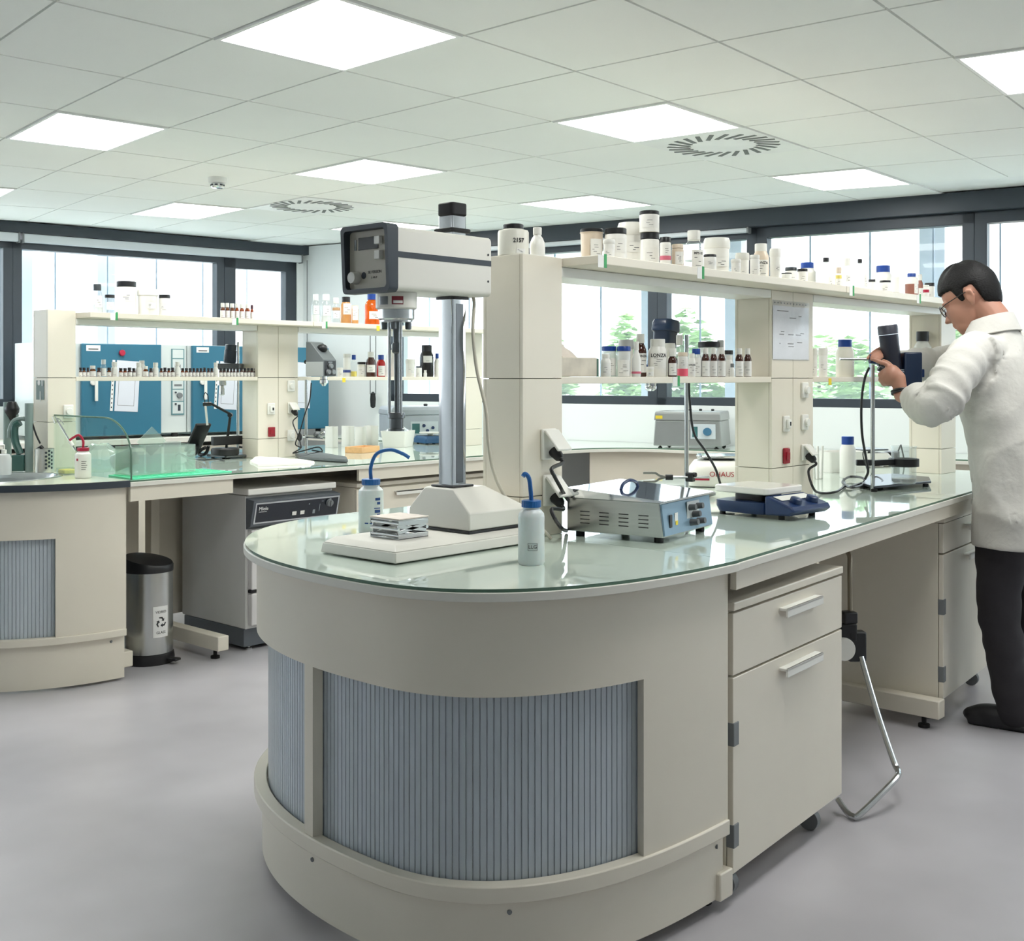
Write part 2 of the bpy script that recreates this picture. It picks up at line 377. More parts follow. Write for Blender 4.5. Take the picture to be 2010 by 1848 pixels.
c = CA+UR*(s_on(1745, UR))-NR*8; b = MB(); b.box(-1.6, 1.6, -.6, .6, 0, 1.45); b.m = 1; b.prism([(-1.8, -.8), (1.8, -.8), (1.8, .8), (-1.8, .8)], 1.45, 1.55)
o = b.build('outbuilding', [mat('brick_pink', (205, 150, 130), .9, var=.1, scale=20), mat('roof_grey', (150, 150, 150), .8)], smooth=0); o.location = (c.x, c.y, -.3); o.rotation_euler.z = math.atan2(UR.y, UR.x)
tag(o, 'low pinkish outbuilding outside behind the raised stirrer', 'building')
# ================================================================ BENCHES
BZ = .89
M_glassw = mat('backpainted_glass', (206, 220, 208), .025, spec=.55, var=.01, scale=2, coat=.25)
M_gedge = mat('glass_edge_green', (92, 122, 104), .15)
M_band = mat('pale_edge_band', (228, 226, 216), .4, var=.015)
M_slat = mat('shutter_slat', (188, 197, 204), .28, spec=.5, var=.05, scale=3, stretch=(6, 6, .4))
M_seam = mat('panel_seam', (120, 117, 108), .8)
def outline(xc, yf, yc, yr, ax, nf, nr, off, N=120):
    """plan of a bench end: front corner -> round the end -> rear corner, inset by off"""
    A = ax-off; bf = yc-yf-off; br = yr-yc-off; o = []
    for k in range(N+1):
        a = PI/2*k/N; o.append((xc-A*math.sin(a)**(2/nf), yc-bf*math.cos(a)**(2/nf)))
    for k in range(1, N+1):
        a = PI/2*k/N; o.append((xc-A*math.cos(a)**(2/nr), yc+br*math.sin(a)**(2/nr)))
    return o
MAIN = (2.55, 1.541, 2.066, 3.062, .824, 2.64, 2.21)
LEFT = (2.69, 4.72, 5.48, 6.24, .8, 2.05, 2.05)
def rel(pts, c): return [(x-c[0], y-c[1]) for x, y in pts]
def band(b, outer, inner, z0, z1):
    n = len(outer); vs = [(x, y, z0) for x, y in outer]+[(x, y, z0) for x, y in inner]+[(x, y, z1) for x, y in outer]+[(x, y, z1) for x, y in inner]
    fs = []
    for i in range(n-1):
        fs += [(i, i+1, 2*n+i+1, 2*n+i), (n+i+1, n+i, 3*n+i, 3*n+i+1), (2*n+i, 2*n+i+1, 3*n+i+1, 3*n+i), (i+1, i, n+i, n+i+1)]
    fs += [(0, 2*n, 3*n, n), (n-1, 2*n-1, 4*n-1, 3*n-1)]; b.add(vs, fs)
def idx_px(o, px, vis):
    """index on the near side of outline o that projects on column px"""
    best = min(range(vis), key=lambda i: abs(pxof(*o[i])-px)); return best
def end_cabinet(P, lb, cuts, zs, group):
    """curved end cabinet; cuts = [(px0,px1 or None)] shutter openings; zs = heights"""
    zp, zl, zo0, zo1, zt = zs; c = (P[0]-.4, (P[1]+P[3])/2)
    t = thing('bench_end_cabinet', lb, 'cabinet', (c[0], c[1], 0), group=group)
    O = outline(*P, .035); I = outline(*P, .062); OL = outline(*P, .028); PL = outline(*P, .05); PI_ = outline(*P, .075); SH = outline(*P, .066)
    r = lambda q: rel(q, c)
    vis = min(range(len(O)), key=lambda i: pxof(*O[i]))+1
    rngs = []
    for a, b_ in cuts:
        i1 = idx_px(O, a, vis); i2 = idx_px(O, b_, vis) if b_ is not None else vis+60
        rngs.append((min(i1, i2), max(i1, i2)))
    rngs.sort(); b = MB()
    band(b, r(O), r(I), zo1, zt)
    k = 0
    for i1, i2 in rngs+[(len(O)-1, len(O)-1)]:
        if i1 > k: band(b, r(O)[k:i1+1], r(I)[k:i1+1], zo0, zo1)
        k = i2
    b.build('curved_panel', M_cream, t, smooth=30)
    b = MB(); band(b, r(OL), r(I), zl, zo0); b.build('sill_band', M_cream, t, bevel=.003, smooth=30)
    b = MB(); band(b, r(PL), r(PI_), zp, zl-.003); b.build('plinth', M_cream, t, smooth=30)
    for i1, i2 in rngs:
        pts = [Vector(p) for p in r(SH)[max(0, i1-2):i2+3]]; L = [0]
        for p, q in zip(pts, pts[1:]): L.append(L[-1]+(q-p).length)
        def at(s):
            for k in range(len(L)-1):
                if L[k+1] >= s: u = (s-L[k])/max(1e-9, L[k+1]-L[k]); return pts[k].lerp(pts[k+1], u), (pts[k+1]-pts[k]).normalized()
            return pts[-1], (pts[-1]-pts[-2]).normalized()
        s = 0; front = []; ctr = Vector((P[0]+.1-c[0], 0))
        while s < L[-1]-.0155:
            for ds, dep in ((0, .0), (.0025, .0), (.0032, -.0035), (.0050, -.0035), (.0057, 0)):
                p, d = at(s+ds); nn = Vector((d.y, -d.x))
                if nn.dot(ctr-p) > 0: nn = -nn
                front.append(tuple(p+nn*dep))
            s += .0155
        back = [tuple(Vector(p)+(ctr-Vector(p)).normalized()*.008) for p in front]
        b = MB(); band(b, front, back, zo0-.02, zo1+.02); b.build('roller_shutter', M_slat, t, smooth=0)
    for px, z in ((1000, zl-.028), (615, zl-.028), (1407, zl-.028)) if P is MAIN else ((219, zl-.02),):
        i = idx_px(PL, px, vis); p = r(PL)[i]; d = Vector((p[0], p[1], 0)).normalized()
        b = MB(); b.cyl((p[0]-d.x*.004, p[1]-d.y*.004, z), (p[0]+d.x*.003, p[1]+d.y*.003, z), .0055, n=12); b.build('screw', M_grey, t)
    return t
end_cabinet(MAIN, 'curved cream end cabinet with grey slatted roller shutters, nearest to the camera', [(613, 1266), (597, None)], (.035, .195, .233, .646, .862), 'curved bench end cabinets')
end_cabinet(LEFT, 'curved cream end cabinet under the sink at the left edge, with one grey slatted shutter', [(107, None)], (.012, .2, .232, .655, .862), 'curved bench end cabinets')
# --------------------------------------------------------------- worktops
YF = lambda x: 1.541+(x-2.52)*.108
XE = 5.75
def worktop(name, lb, poly, gpoly, c, group=None):
    t = thing(name, lb, 'worktop', (c[0], c[1], .862), group=group)
    b = MB(); b.prism(rel(poly, c), 0, .0205); b.build('edge_board', M_band, t, bevel=.002, smooth=30)
    b = MB(); b.prism(rel(gpoly, c), .0205, .0278); b.m = 1; b.prism(rel(gpoly, c), .0278, .028)
    b.m = 0; b.build('glass_top', [M_gedge, M_glassw], t, smooth=0); return t
def inset_end(P, off): return outline(*P, off)
o0 = inset_end(MAIN, 0.0); o1 = inset_end(MAIN, .004)
worktop('bench_worktop', 'rounded glass-topped worktop of the near bench end, carrying the tall mixer', o0, o1, (2.1, 2.3), 'glass bench worktops')
pm = [(2.552, YF(2.552)), (XE, YF(XE)), (XE, 3.062), (2.552, 3.062)]
pg = [(2.552, YF(2.552)+.004), (XE, YF(XE)+.004), (XE, 3.056), (2.552, 3.056)]
worktop('bench_worktop', 'long straight glass-topped worktop that the person in the lab coat works at', pm, pg, (4.1, 2.3), 'glass bench worktops')
# left bench: straight run that turns along the far wall
def wallx(y): return CA.x+(y-CA.y)*UR.x/UR.y
arc = [(5.72+.5*math.sin(a*PI/24), 4.22+.49*math.cos(a*PI/24)) for a in range(0, 12)]
front = [(2.692, 4.72), (5.5, 4.712)]+arc+[(6.235, 4.1), (6.62, 1.6)]
far = [(wallx(1.6)-.005, 1.6), (wallx(7.2)-.005, 7.2), (5.6, 7.2), (5.6, 6.24), (2.692, 6.24)]
fin = [(2.692, 4.724), (5.5, 4.716)]+[(x+.003, y+.003) for x, y in arc]+[(6.239, 4.104), (6.624, 1.604)]
worktop('bench_worktop', 'glass-topped worktop of the left bench, curving round to run along the far window wall', front+far, fin+[(x-.0, y-.0) for x, y in far], (4.3, 5.4), 'glass bench worktops')
# sink worktop with dark rim and a steel bowl
c = (2.2, 5.48); t = thing('sink_worktop', 'cream sink worktop with a dark rim at the left edge of the photo', 'worktop', (c[0], c[1], .862))
so = rel(inset_end(LEFT, 0.0)+[(2.688, 6.24), (2.688, 4.72)], c)
HC = (2.24-c[0], 5.27-c[1]); HA, HB = .37, .26
hole = [(HC[0]+HA*math.cos(2*PI*k/48), HC[1]+HB*math.sin(2*PI*k/48)) for k in range(48)]
def holed(b, outer, inner, z0, z1):
    bm = bmesh.new()
    for z in (z0, z1):
        es = []
        for lp in (outer, inner):
            vs = [bm.verts.new((x, y, z)) for x, y in lp]; es += [bm.edges.new((vs[i], vs[(i+1) % len(vs)])) for i in range(len(vs))]
        bmesh.ops.triangle_fill(bm, use_beauty=True, edges=es)
    bm.verts.index_update(); b.add([v.co[:] for v in bm.verts], [[v.index for v in f.verts] for f in bm.faces]); bm.free()
    for lp in (outer, inner):
        n = len(lp); b.add([(x, y, z0) for x, y in lp]+[(x, y, z1) for x, y in lp], [(i, (i+1) % n, n+(i+1) % n, n+i) for i in range(n)])
ded = [p for k, p in enumerate(so) if k == 0 or (Vector(p)-Vector(so[k-1])).length > 1e-4]
if (Vector(ded[0])-Vector(ded[-1])).length < 1e-2: ded = ded[:-1]
b = MB(); holed(b, ded, hole, 0, .029); b.build('dark_rim_board', M_dark, t, smooth=0)
b = MB(); holed(b, [(x*.994, y*.994) for x, y in ded], hole, .029, .0305); b.build('cream_top', mat('cream_ceramic', (222, 224, 204), .12, spec=.5, var=.02), t, smooth=0)
b = MB(); ring = lambda a, z: [(HC[0]+(HA+a)*math.cos(2*PI*k/48), HC[1]+(HB+a)*math.sin(2*PI*k/48), z) for k in range(48)]
b.loft([ring(.022, .031), ring(.018, .035), ring(.0, .034), ring(-.012, .01), ring(-.03, -.12), ring(-.08, -.14)], cap=False)
b.add(ring(-.08, -.14), [tuple(range(48))]); b.build('sink_bowl', M_steel, t)
# --------------------------------------------------------------- rails, legs, panels under the tops
def rail(lb, pts, c, z0, z1, th=.018, group='front rails under the worktops', yb=None):
    t = thing('bench_rail', lb, 'bench rail', (c[0], c[1], z0)); t['group'] = group
    b = MB(); b.prism(rel(pts+[(x, y+th) for x, y in pts[::-1]], c), 0, z1-z0); b.build('board', M_cream, t, smooth=0); return t
rail('cream front rail under the long near worktop edge', [(2.56, YF(2.56)+.012), (XE-.05, YF(XE-.05)+.012)], (4, 1.7), .812, .861)
rail('cream front rail under the left worktop, above the waste bin', [(2.70, 4.735), (3.235, 4.733)], (3, 4.74), .795, .861)
rail('cream front rail under the left worktop, right of the dishwasher', [(4.02, 4.735), (5.6, 4.73)], (4.7, 4.74), .80, .861)
# C-shaped leg frames of square tube
def cleg(lb, x, y0, y1, z1, zb=.045):
    t = thing('bench_leg_frame', lb, 'bench leg', (x, y0, 0), group='steel leg frames of the benches')
    L = y1-y0; b = MB(); b.box(-.03, .03, 0, L, zb, zb+.07); b.build('foot_beam', M_cream, t, bevel=.004)
    b = MB(); b.box(-.025, .025, L-.07, L-.01, zb+.071, z1); b.build('upright', M_cream, t, bevel=.004)
    b = MB(); b.lathe([(.022, 0), (.022, .012), (.009, .016), (.009, zb-.001)], 16, (0, .07, 0)); b.build('levelling_foot', M_rub, t)
    return t
cleg('cream leg frame beside the waste bin under the left bench', 3.19, 4.745, 5.42, .86)
cleg('cream leg frame whose foot shows at the corner of the sink end cabinet', 2.72, 4.80, 5.42, .86)
cleg('cream leg frame stub showing between the near end cabinet and the drawer unit', 2.549, 1.578, 2.5, .86, .03)
cleg('cream leg frame under the long worktop in front of the far drawer cabinet', 4.40, 1.775, 2.5, .86)
# back panels of the knee spaces
def panel(lb, x0, x1, y, z0, z1):
    b = MB(); b.box(x0, x1, y, y+.018, z0, z1); o = b.build('bench_back_panel', M_cream, bevel=.002, smooth=0); return tag(o, lb, 'panel', 'back panels under the benches')
panel('cream back panel behind the waste bin', 2.73, 3.16, 5.46, .12, .861)
panel('cream back panel in the knee space behind the bent steel tube', 2.6, 4.35, 2.55, .06, .861)
panel('cream back panel under the left bench behind the dishwasher', 3.24, 5.4, 5.46, .1, .861)
# curved front under the far wall bench
cv = [(x+.05, y+.05) for x, y in arc[3:]]+[(6.285, 4.11), (6.66, 1.65)]
t = thing('base_cabinet', 'cream curved base cabinet under the far wall bench', 'cabinet', (6.2, 4.2, 0))
inn = [(x+.018, y+.018) for x, y in cv]; b = MB(); band(b, rel(cv, (6.2, 4.2)), rel(inn, (6.2, 4.2)), .1, .861); b.build('curved_panel', M_cream, t, smooth=30)
b = MB(); band(b, rel([(x+.05, y+.04) for x, y in cv], (6.2, 4.2)), rel([(x+.07, y+.06) for x, y in cv], (6.2, 4.2)), 0, .098); b.build('plinth', M_cream, t, smooth=30)
# bench along the left window wall that carries the blue ovens
def lw(x, o):
    s = (CA.x-x)/-UL.x*1.0; p = CA+UL*s+NL*o; return (p.x, p.y)
c = (4.6, 7.9); t = thing('wall_bench', 'pale bench along the left window wall under the blue ovens', 'bench', (c[0], c[1], 0))
pw = [lw(2.2, .62), lw(5.55, .62), lw(5.55, .01), lw(2.2, .01)]
b = MB(); b.prism(rel(pw, c), .872, .91); b.build('top_board', M_band, t, bevel=.003, smooth=0)
b = MB(); b.prism(rel([lw(2.2, .57), lw(5.55, .57), lw(5.55, .03), lw(2.2, .03)], c), .08, .84); b.build('base_cabinet', M_cream, t, smooth=0)
# --------------------------------------------------------------- drawer cabinets
def drawer_cab(lb, x0, x1, yf, slope, depth_, z0, zs, ztop, hz, castors, bumper=True):
    """front plane through (x0, yf); local x along the front"""
    an = math.atan(slope); t = thing('drawer_cabinet', lb, 'cabinet', (x0, yf, 0), an, group='under-bench drawer cabinets'); w = (x1-x0)/math.cos(an)
    b = MB(); b.box(0, w, .02, depth_, z0, ztop-.024); b.build('carcass', M_cream, t, bevel=.002, smooth=0)
    b = MB(); b.box(-.002, w+.002, -.004, depth_+.002, ztop-.022, ztop); b.build('top_board', M_cream, t, bevel=.003, smooth=0)
    for k in range(len(zs)-1):
        b = MB(); b.box(.0, w, 0, .018, zs[k]+.003, zs[k+1]-.003); f = b.build('drawer_front' if k else 'door', M_cream, t, bevel=.002, smooth=0)
        b = MB(); h = zs[k+1]-hz; b.box(w*.38, w*.72, -.026, .001, h-.004, h+.004); b.box(w*.38, w*.72, -.026, -.02, h-.02, h+.004)
        b.build('handle', M_wplas, f, bevel=.0015)
    if bumper:
        for z in (z0+.10, z0+.36):
            b = MB(); b.box(-.001, .028, -.003, .02, z-.03, z+.03); b.build('hinge_cover', M_grey, t, bevel=.002)
    for (x, y) in castors:
        b = MB(); b.cyl((x-.012, y, .03), (x+.012, y, .03), .03, n=22); k = b.build('castor', M_grey, t)
        b = MB(); b.box(x-.022, x+.022, y-.02, y+.02, .058, z0); b.build('fork', M_wplas, k, bevel=.003)
    return t
drawer_cab('cream drawer cabinet on castors under the near worktop, beside the curved end', 2.582, 3.305, 1.58, .085, .55, .076, [.078, .584, .748], .774, .035, [(.06, .05), (.6, .05), (.6, .48), (.06, .48)])
drawer_cab('cream cabinet under the long worktop at the knees of the person in the lab coat', 4.45, 5.2, 1.79, .105, .5, .1, [.102, .665, .785], .807, .035, [(.08, .08), (.7, .08), (.7, .42)])
drawer_cab('cream drawer cabinet under the left bench, seen between the mixer and the wash bottle', 4.05, 4.75, 4.79, 0, .5, .1, [.102, .56, .75], .78, .03, [(.08, .08), (.6, .08)], False)
drawer_cab('cream drawer cabinet under the left bench, partly behind the near tall pillar', 4.78, 5.72, 4.79, 0, .5, .1, [.102, .56, .75], .78, .03, [(.08, .08), (.8, .08)], False)
# --------------------------------------------------------------- service columns and shelves
def column(lb, x0, x1, y0, y1, ztop, split, seams, nfront, group='service pillars between the shelves'):
    t = thing('service_pillar', lb, 'pillar', (x0, y0, BZ), group=group); w, d = x1-x0, y1-y0; g = .0025; Z = lambda z: z-BZ
    b = MB(); b.box(.012, w-.012, .012, d-.012, 0.0005, Z(ztop)-.004); b.build('core', M_seam, t, smooth=0)
    zz = [BZ+.0005]+seams+[ztop]
    for k in range(len(zz)-1):
        z0, z1 = Z(zz[k])+(g/2 if k else 0), Z(zz[k+1])-g/2
        for q in range(nfront):
            a = w*q/nfront+(g/2 if q else 0); e = w*(q+1)/nfront-(g/2 if q < nfront-1 else 0)
            b = MB(); b.box(a, e, 0, .011, z0, z1); b.build('front_panel', M_cream, t, bevel=.001, smooth=0)
            b = MB(); b.box(a, e, d-.011, d, z0, z1); b.build('rear_panel', M_cream, t, bevel=.001, smooth=0)
        b = MB(); b.box(0, .011, .012, d-.012, z0, z1); b.build('end_panel', M_cream, t, bevel=.001, smooth=0)
        b = MB(); b.box(w-.011, w, .012, d-.012, z0, z1); b.build('end_panel', M_cream, t, bevel=.001, smooth=0)
    b = MB(); b.box(.004, w-.004, .004, d-.004, Z(ztop)-.0035, Z(ztop)); b.build('top_plate', M_wplas, t, smooth=0)
    return t
ZS, ZL = 1.70, 1.665
cM1 = column('tall cream pillar behind the mixer, topped by a jar and a small white bottle', 2.466, 2.64, 2.195, 2.35, ZS, 0, [1.008, 1.345], 1)
cM2 = column('wide cream pillar in the middle of the near bench with a paper sheet on it', 3.865, 4.185, 2.2, 2.357, ZS-.026, 0, [1.008, 1.345], 2)
cM3 = column('cream pillar partly hidden behind the person in the lab coat', 5.447, 5.62, 2.2, 2.357, ZS-.026, 0, [1.008, 1.345], 1)
cL1 = column('cream pillar at the left end of the left bench with a grey pictogram plate', 2.67, 2.813, 5.45, 5.60, ZL+.012, 0, [1.13, 1.345], 1)
cL2 = column('wide cream pillar in the middle of the left bench, above the grey lab stand', 3.89, 4.167, 5.45, 5.60, ZL-.026, 0, [1.0, 1.345], 2)
cL3 = column('cream pillar at the far end of the left bench, behind the mixer column', 5.54, 5.71, 5.45, 5.60, ZL-.026, 0, [1.0, 1.345], 1)
def shelf(lb, x0, x1, y0, y1, z, th, rails=None, stickers=(), yl=()):
    t = thing('shelf', lb, 'shelf', (x0, y0, z-th), group='shelves of the lab benches')
    b = MB(); b.box(0, x1-x0, 0, y1-y0, 0, th); b.build('board', M_cream, t, bevel=.002, smooth=0)
    if rails:
        b = MB(); b.box(rails[0]-x0, rails[1]-x0, rails[2]-y0, rails[3]-y0, -.03, -.0005); b.build('light_rail', M_wplas, t, bevel=.002, smooth=0)
    for px in stickers:
        X = onY(px, y0)-x0
        b = MB(); b.box(X-.006, X+.006, -.0012, .0, -.012+.002, th+.004); b.build('green_sticker', M_green, t, smooth=0)
        b = MB(); b.box(X-.034, X-.008, -.001, .0, -.01, th); b.build('paper_sticker', M_paper, t, smooth=0)
    for px in yl:
        X = onY(px, y0)-x0; b = MB(); b.box(X-.012, X+.012, -.0012, 0, -.012, th*.7); b.build('yellow_sticker', M_yellow, t, smooth=0)
    return t
shelf('upper shelf of the near bench, crowded with white tubs and jars', 2.645, 4.186, 2.06, 2.48, ZS, .026, (2.645, 3.862, 2.2, 2.35), (1188, 1380))
shelf('upper shelf at the person end of the near bench, holding jugs and blue-capped bottles', 4.19, 5.63, 2.06, 2.48, ZS, .026, (4.19, 5.44, 2.2, 2.35), (1675, 1806))
shelf('lower shelf of the near bench, holding amber bottles and a tissue box', 2.642, 3.863, 2.2, 2.352, EYE, .021, None, (1332,))
shelf('lower shelf near the person, holding a blue-capped bottle', 4.187, 5.445, 2.2, 2.352, EYE, .021, None, (), (1629,))
shelf('upper shelf of the left bench with five jars and a row of small vials', 2.815, 4.169, 5.31, 5.74, ZL, .026, (2.815, 3.885, 5.45, 5.6), (229, 466))
shelf('upper shelf of the left bench with orange and clear bottles, behind the mixer', 4.172, 5.715, 5.31, 5.74, ZL, .026, (4.172, 5.53, 5.45, 5.6), (641,), (742,))
shelf('lower shelf of the left bench holding the long row of tiny amber vials', 2.815, 3.888, 5.45, 5.6, EYE, .021)
shelf('lower shelf of the left bench behind the mixer rods, with a black bottle', 4.169, 5.538, 5.45, 5.6, EYE, .021, None, (), (675,))
# outlets on the pillars: fitted parts of the pillar
def on_front(col, px, py, y):     # local coords on a pillar's front face
    X = onY(px, y); return Vector((X-col.location.x, 0, zat(py, depth(X, y))-BZ))
def socket(col, px, py, y, w=.05, h=.075, kind='flap'):
    p = on_front(col, px, py, y); b = MB()
    if kind == 'flap':
        b.box(p.x-w/2, p.x+w/2, -.012, -.0003, p.z-h/2, p.z+h/2); s = b.build('socket', M_wplas, col, bevel=.004)
        b = MB(); b.lathe([(w*.33, 0), (w*.36, .006), (w*.3, .012)], 20, (p.x, -.012, p.z), True, (0, -1, 0)); b.build('socket_lid', M_wplas, s)
    elif kind == 'port':
        b.box(p.x-w/2, p.x+w/2, -.01, -.0003, p.z-h/2, p.z+h/2); s = b.build('data_port', M_wplas, col, bevel=.003)
        b = MB(); b.box(p.x-w*.28, p.x+w*.28, -.022, -.0102, p.z-h*.3, p.z+h*.28); k = b.build('port_hood', M_wplas, s, bevel=.004)
        b = MB(); b.box(p.x-w*.05, p.x+w*.16, -.0232, -.0221, p.z-h*.12, p.z+h*.12); b.build('port_opening', M_black, s, smooth=0)
    elif kind == 'red':
        b.box(p.x-w/2, p.x+w/2, -.012, -.0003, p.z-h/2, p.z+h/2); s = b.build('red_switch', mat('dark_red_plastic', (150, 24, 40), .2, spec=.6), col, bevel=.004)
        b = MB(); b.box(p.x-w*.3, p.x+w*.3, -.0165, -.0122, p.z-h*.25, p.z+h*.25); b.build('rocker', mat('dark_red_plastic', (150, 24, 40)), s, bevel=.002)
    elif kind == 'open':
        b.box(p.x-w/2, p.x+w/2, -.012, -.0003, p.z-h/2, p.z+h/2); s = b.build('socket', M_wplas, col, bevel=.004)
        X = Matrix.Translation((p.x, -.0125, p.z+h*.42)) @ Matrix.Rotation(-.75, 4, 'X'); b = MB(); b.X = X; b.box(-w*.5, w*.5, -.008, 0, -h*.85, 0); b.build('raised_lid', M_wplas, s, bevel=.003)
    return p
for a in (('open', 1074, 872), ('open', 1077, 962)): socket(cM1, a[1], a[2], 2.195, .062, .09, a[0])
socket(cM2, 1541, 832, 2.2, .042, .06, 'port'); socket(cM2, 1541, 895, 2.2, .042, .06, 'red')
socket(cM2, 1577, 766, 2.2, .045, .06); socket(cM2, 1577, 829, 2.2, .045, .06); socket(cM2, 1577, 888, 2.2, .045, .062, 'open')
socket(cL2, 570, 758, 5.45, .05, .065); socket(cL2, 531, 803, 5.45, .05, .065, 'port'); socket(cL2, 532, 848, 5.45, .045, .055, 'red'); socket(cL2, 571, 801, 5.45, .05, .065, 'open'); socket(cL2, 570, 855, 5.45, .05, .065)
socket(cL1, 133, 808, 5.45, .05, .065)
# pictogram plate on the end face of the left pillar
b = MB(); py0, py1 = zat(785, depth(2.67, 5.52)), zat(747, depth(2.67, 5.52)); b.box(-.0025, -.0003, .035, .115, py0-BZ, py1-BZ)
pl = b.build('pictogram_plate', mat('plate_grey_green', (92, 112, 104), .5), cL1, smooth=0)
b = MB(); zc = (py0+py1)/2-BZ
b.lathe([(.013, 0), (.013, .001)], 16, (-.0026, .085, zc+.035), True, (-1, 0, 0)); b.build('eye_symbol', M_paper, pl, smooth=0)
b = MB(); b.box(-.0036, -.0026, .068, .076, zc-.055, zc-.005); b.build('jet_symbol', M_paper, pl, smooth=0)
b = MB(); b.box(-.0036, -.0026, .05, .056, zc+.02, zc+.05); b.build('arrow_symbol', M_paper, pl, smooth=0)
# ================================================================ BIG EQUIPMENT ON THE NEAR BENCH
M_enam = mat('white_enamel', (228, 226, 217), .35, var=.015)
M_gun = mat('gunmetal', (112, 116, 118), .3, .9, var=.05)
def rrect(w, h, r, n=5):
    o = []
    for cx, cy, a0 in ((w/2-r, h/2-r, 0), (-w/2+r, h/2-r, PI/2), (-w/2+r, -h/2+r, PI), (w/2-r, -h/2+r, 1.5*PI)):
        for k in range(n+1): a = a0+PI/2*k/n; o.append((cx+r*math.cos(a), cy+r*math.sin(a)))
    return o
# ---- tall rotor-stator mixer
t = thing('laboratory_mixer', 'tall white laboratory mixer with chrome column and boxy motor head at the bench end', 'mixer', (2.27, 2.28, BZ)); mx = t
b = MB()   # base plate, bevelled sides
def fr(x0, x1, y0, y1, z0, z1, i): b.loft([[(x0, y0, z0), (x1, y0, z0), (x1, y1, z0), (x0, y1, z0)], [(x0+i, y0+i, z1), (x1-i, y0+i, z1), (x1-i, y1-i, z1), (x0+i, y1-i, z1)]])
fr(-.357, .188, -.162, .128, .004, .030, .004); fr(-.353, .184, -.158, .124, .030, .044, .022)
b.build('base_plate', M_enam, t, bevel=.003)
b = MB(); b.box(-.071, .172, -.134, .108, .0445, .0515); b.build('gasket', M_black, t, bevel=.001)
b = MB(); b.loft([[(x, y, z) for x, y in ((a0, c0), (a1, c0), (a1, c1), (a0, c1))] for z, a0, a1, c0, c1 in ((.052, -.068, .17, -.132, .106), (.098, -.066, .168, -.130, .104), (.158, -.052, .075, -.055, .055))])
b.build('pedestal', M_enam, t, bevel=.004)
b = MB(); b.box(-.042, .042, -.042, .042, .1585, .164); b.build('column_seal', M_black, t, bevel=.002)
b = MB(); q = rrect(.056, .056, .006); b.prism(q, .164, .90); b.build('column', M_chrome, t, smooth=50)
b = MB(); b.box(-.0135, .0135, -.0288, -.0281, .17, .66); b.build('column_groove', M_gun, t, smooth=0)
b = MB(); b.prism(rrect(.062, .062, .012), .902, .937); b.build('column_cap', M_rub, t, bevel=.004)
b = MB(); b.prism(rrect(.078, .078, .012), .856, .866); b.build('collar', M_rub, t, bevel=.002)
b = MB(); b.prism(rrect(.07, .07, .01), .672, .679); b.build('under_seal', M_black, t)
HX0, HX1, HW, HZ0, HZ1 = -.295, .065, .085, .680, .842
b = MB(); sec = rrect(HW*2, HZ1-HZ0, .014); zc = (HZ0+HZ1)/2; b.loft([[(x, y, zc+z) for y, z in sec] for x in (HX0, HX1)]); b.build('motor_housing', M_enam, t, smooth=40)
b = MB(); b.box(HX0+.004, HX1, -HW-.0012, -HW+.001, zc+.002, zc+.017); b.build('stripe', M_dark, t, smooth=0)
for zz in (zc+.033, zc-.04):
    b = MB(); b.cyl((HX1-.012, -HW-.0015, zz), (HX1-.012, -HW+.001, zz), .0032, n=12); b.build('screw', M_black, t)
# bezel: its top leans forward
b = MB(); s0 = rrect(HW*2+.012, HZ1-HZ0+.012, .014); s1 = rrect(HW*2-.012, HZ1-HZ0-.012, .01)
lean = lambda z: -.018-max(0, z)*.10
ro = [(HX0+.012, y, zc+z) for y, z in s0]; rf = [(HX0+lean(z), y, zc+z) for y, z in s0]; ri = [(HX0+lean(z), y, zc+z) for y, z in s1]; rb = [(HX0-.001, y, zc+z) for y, z in s1]
b.loft([ro, rf, ri, rb], cap=False); b.build('bezel', M_dark, t, smooth=30)
b = MB(); b.loft([[(HX0-.0015, y*.99, zc+z*.99) for y, z in s1], [(HX0-.004, y*.99, zc+z*.99) for y, z in s1]]); fp = b.build('control_panel', mat('panel_greige', (178, 174, 160), .4), t, smooth=0)
def onp(n, y0, y1, z0, z1, d0, d1, m, par=fp, bev=.001): b = MB(); b.box(HX0-d1, HX0-d0, y0, y1, zc+z0, zc+z1); return b.build(n, m, par, bevel=bev)
onp('display', -.035, .043, .026, .058, .0042, .006, mat('dark_display', (22, 26, 34), .1))
onp('indicator', .05, .059, .026, .054, .0042, .006, M_gun); onp('push_button', -.052, -.032, .036, .056, .0065, .018, M_wplas); onp('push_button', -.052, -.033, -.002, .02, .0042, .018, M_wplas)
b = MB(); b.cyl((HX0-.004, .05, zc-.045), (HX0-.024, .05, zc-.045), .0165, .0145, 24); b.build('speed_knob', mat('pale_knob', (205, 205, 198), .15, spec=.7), fp)
Mt = face_to((HX0-.0043, -.02, zc-.033), (-1, 0, 0)); words('SILVERSON', .0105, Mt, M_ink, fp); words('L 4 R T', .0075, face_to((HX0-.0043, -.018, zc-.047), (-1, 0, 0)), M_ink, fp)
b = MB(); b.lathe([(.009, 0), (.009, .0006)], 18, (HX0-.0042, .0225, zc-.04), True, (-1, 0, 0)); b.build('emblem', M_dark, fp)
MXX = -.207
b = MB(); b.lathe([(.054, .679), (.054, .640), (.05, .636)], 36, (MXX, 0, 0)); b.build('boss', M_enam, t)
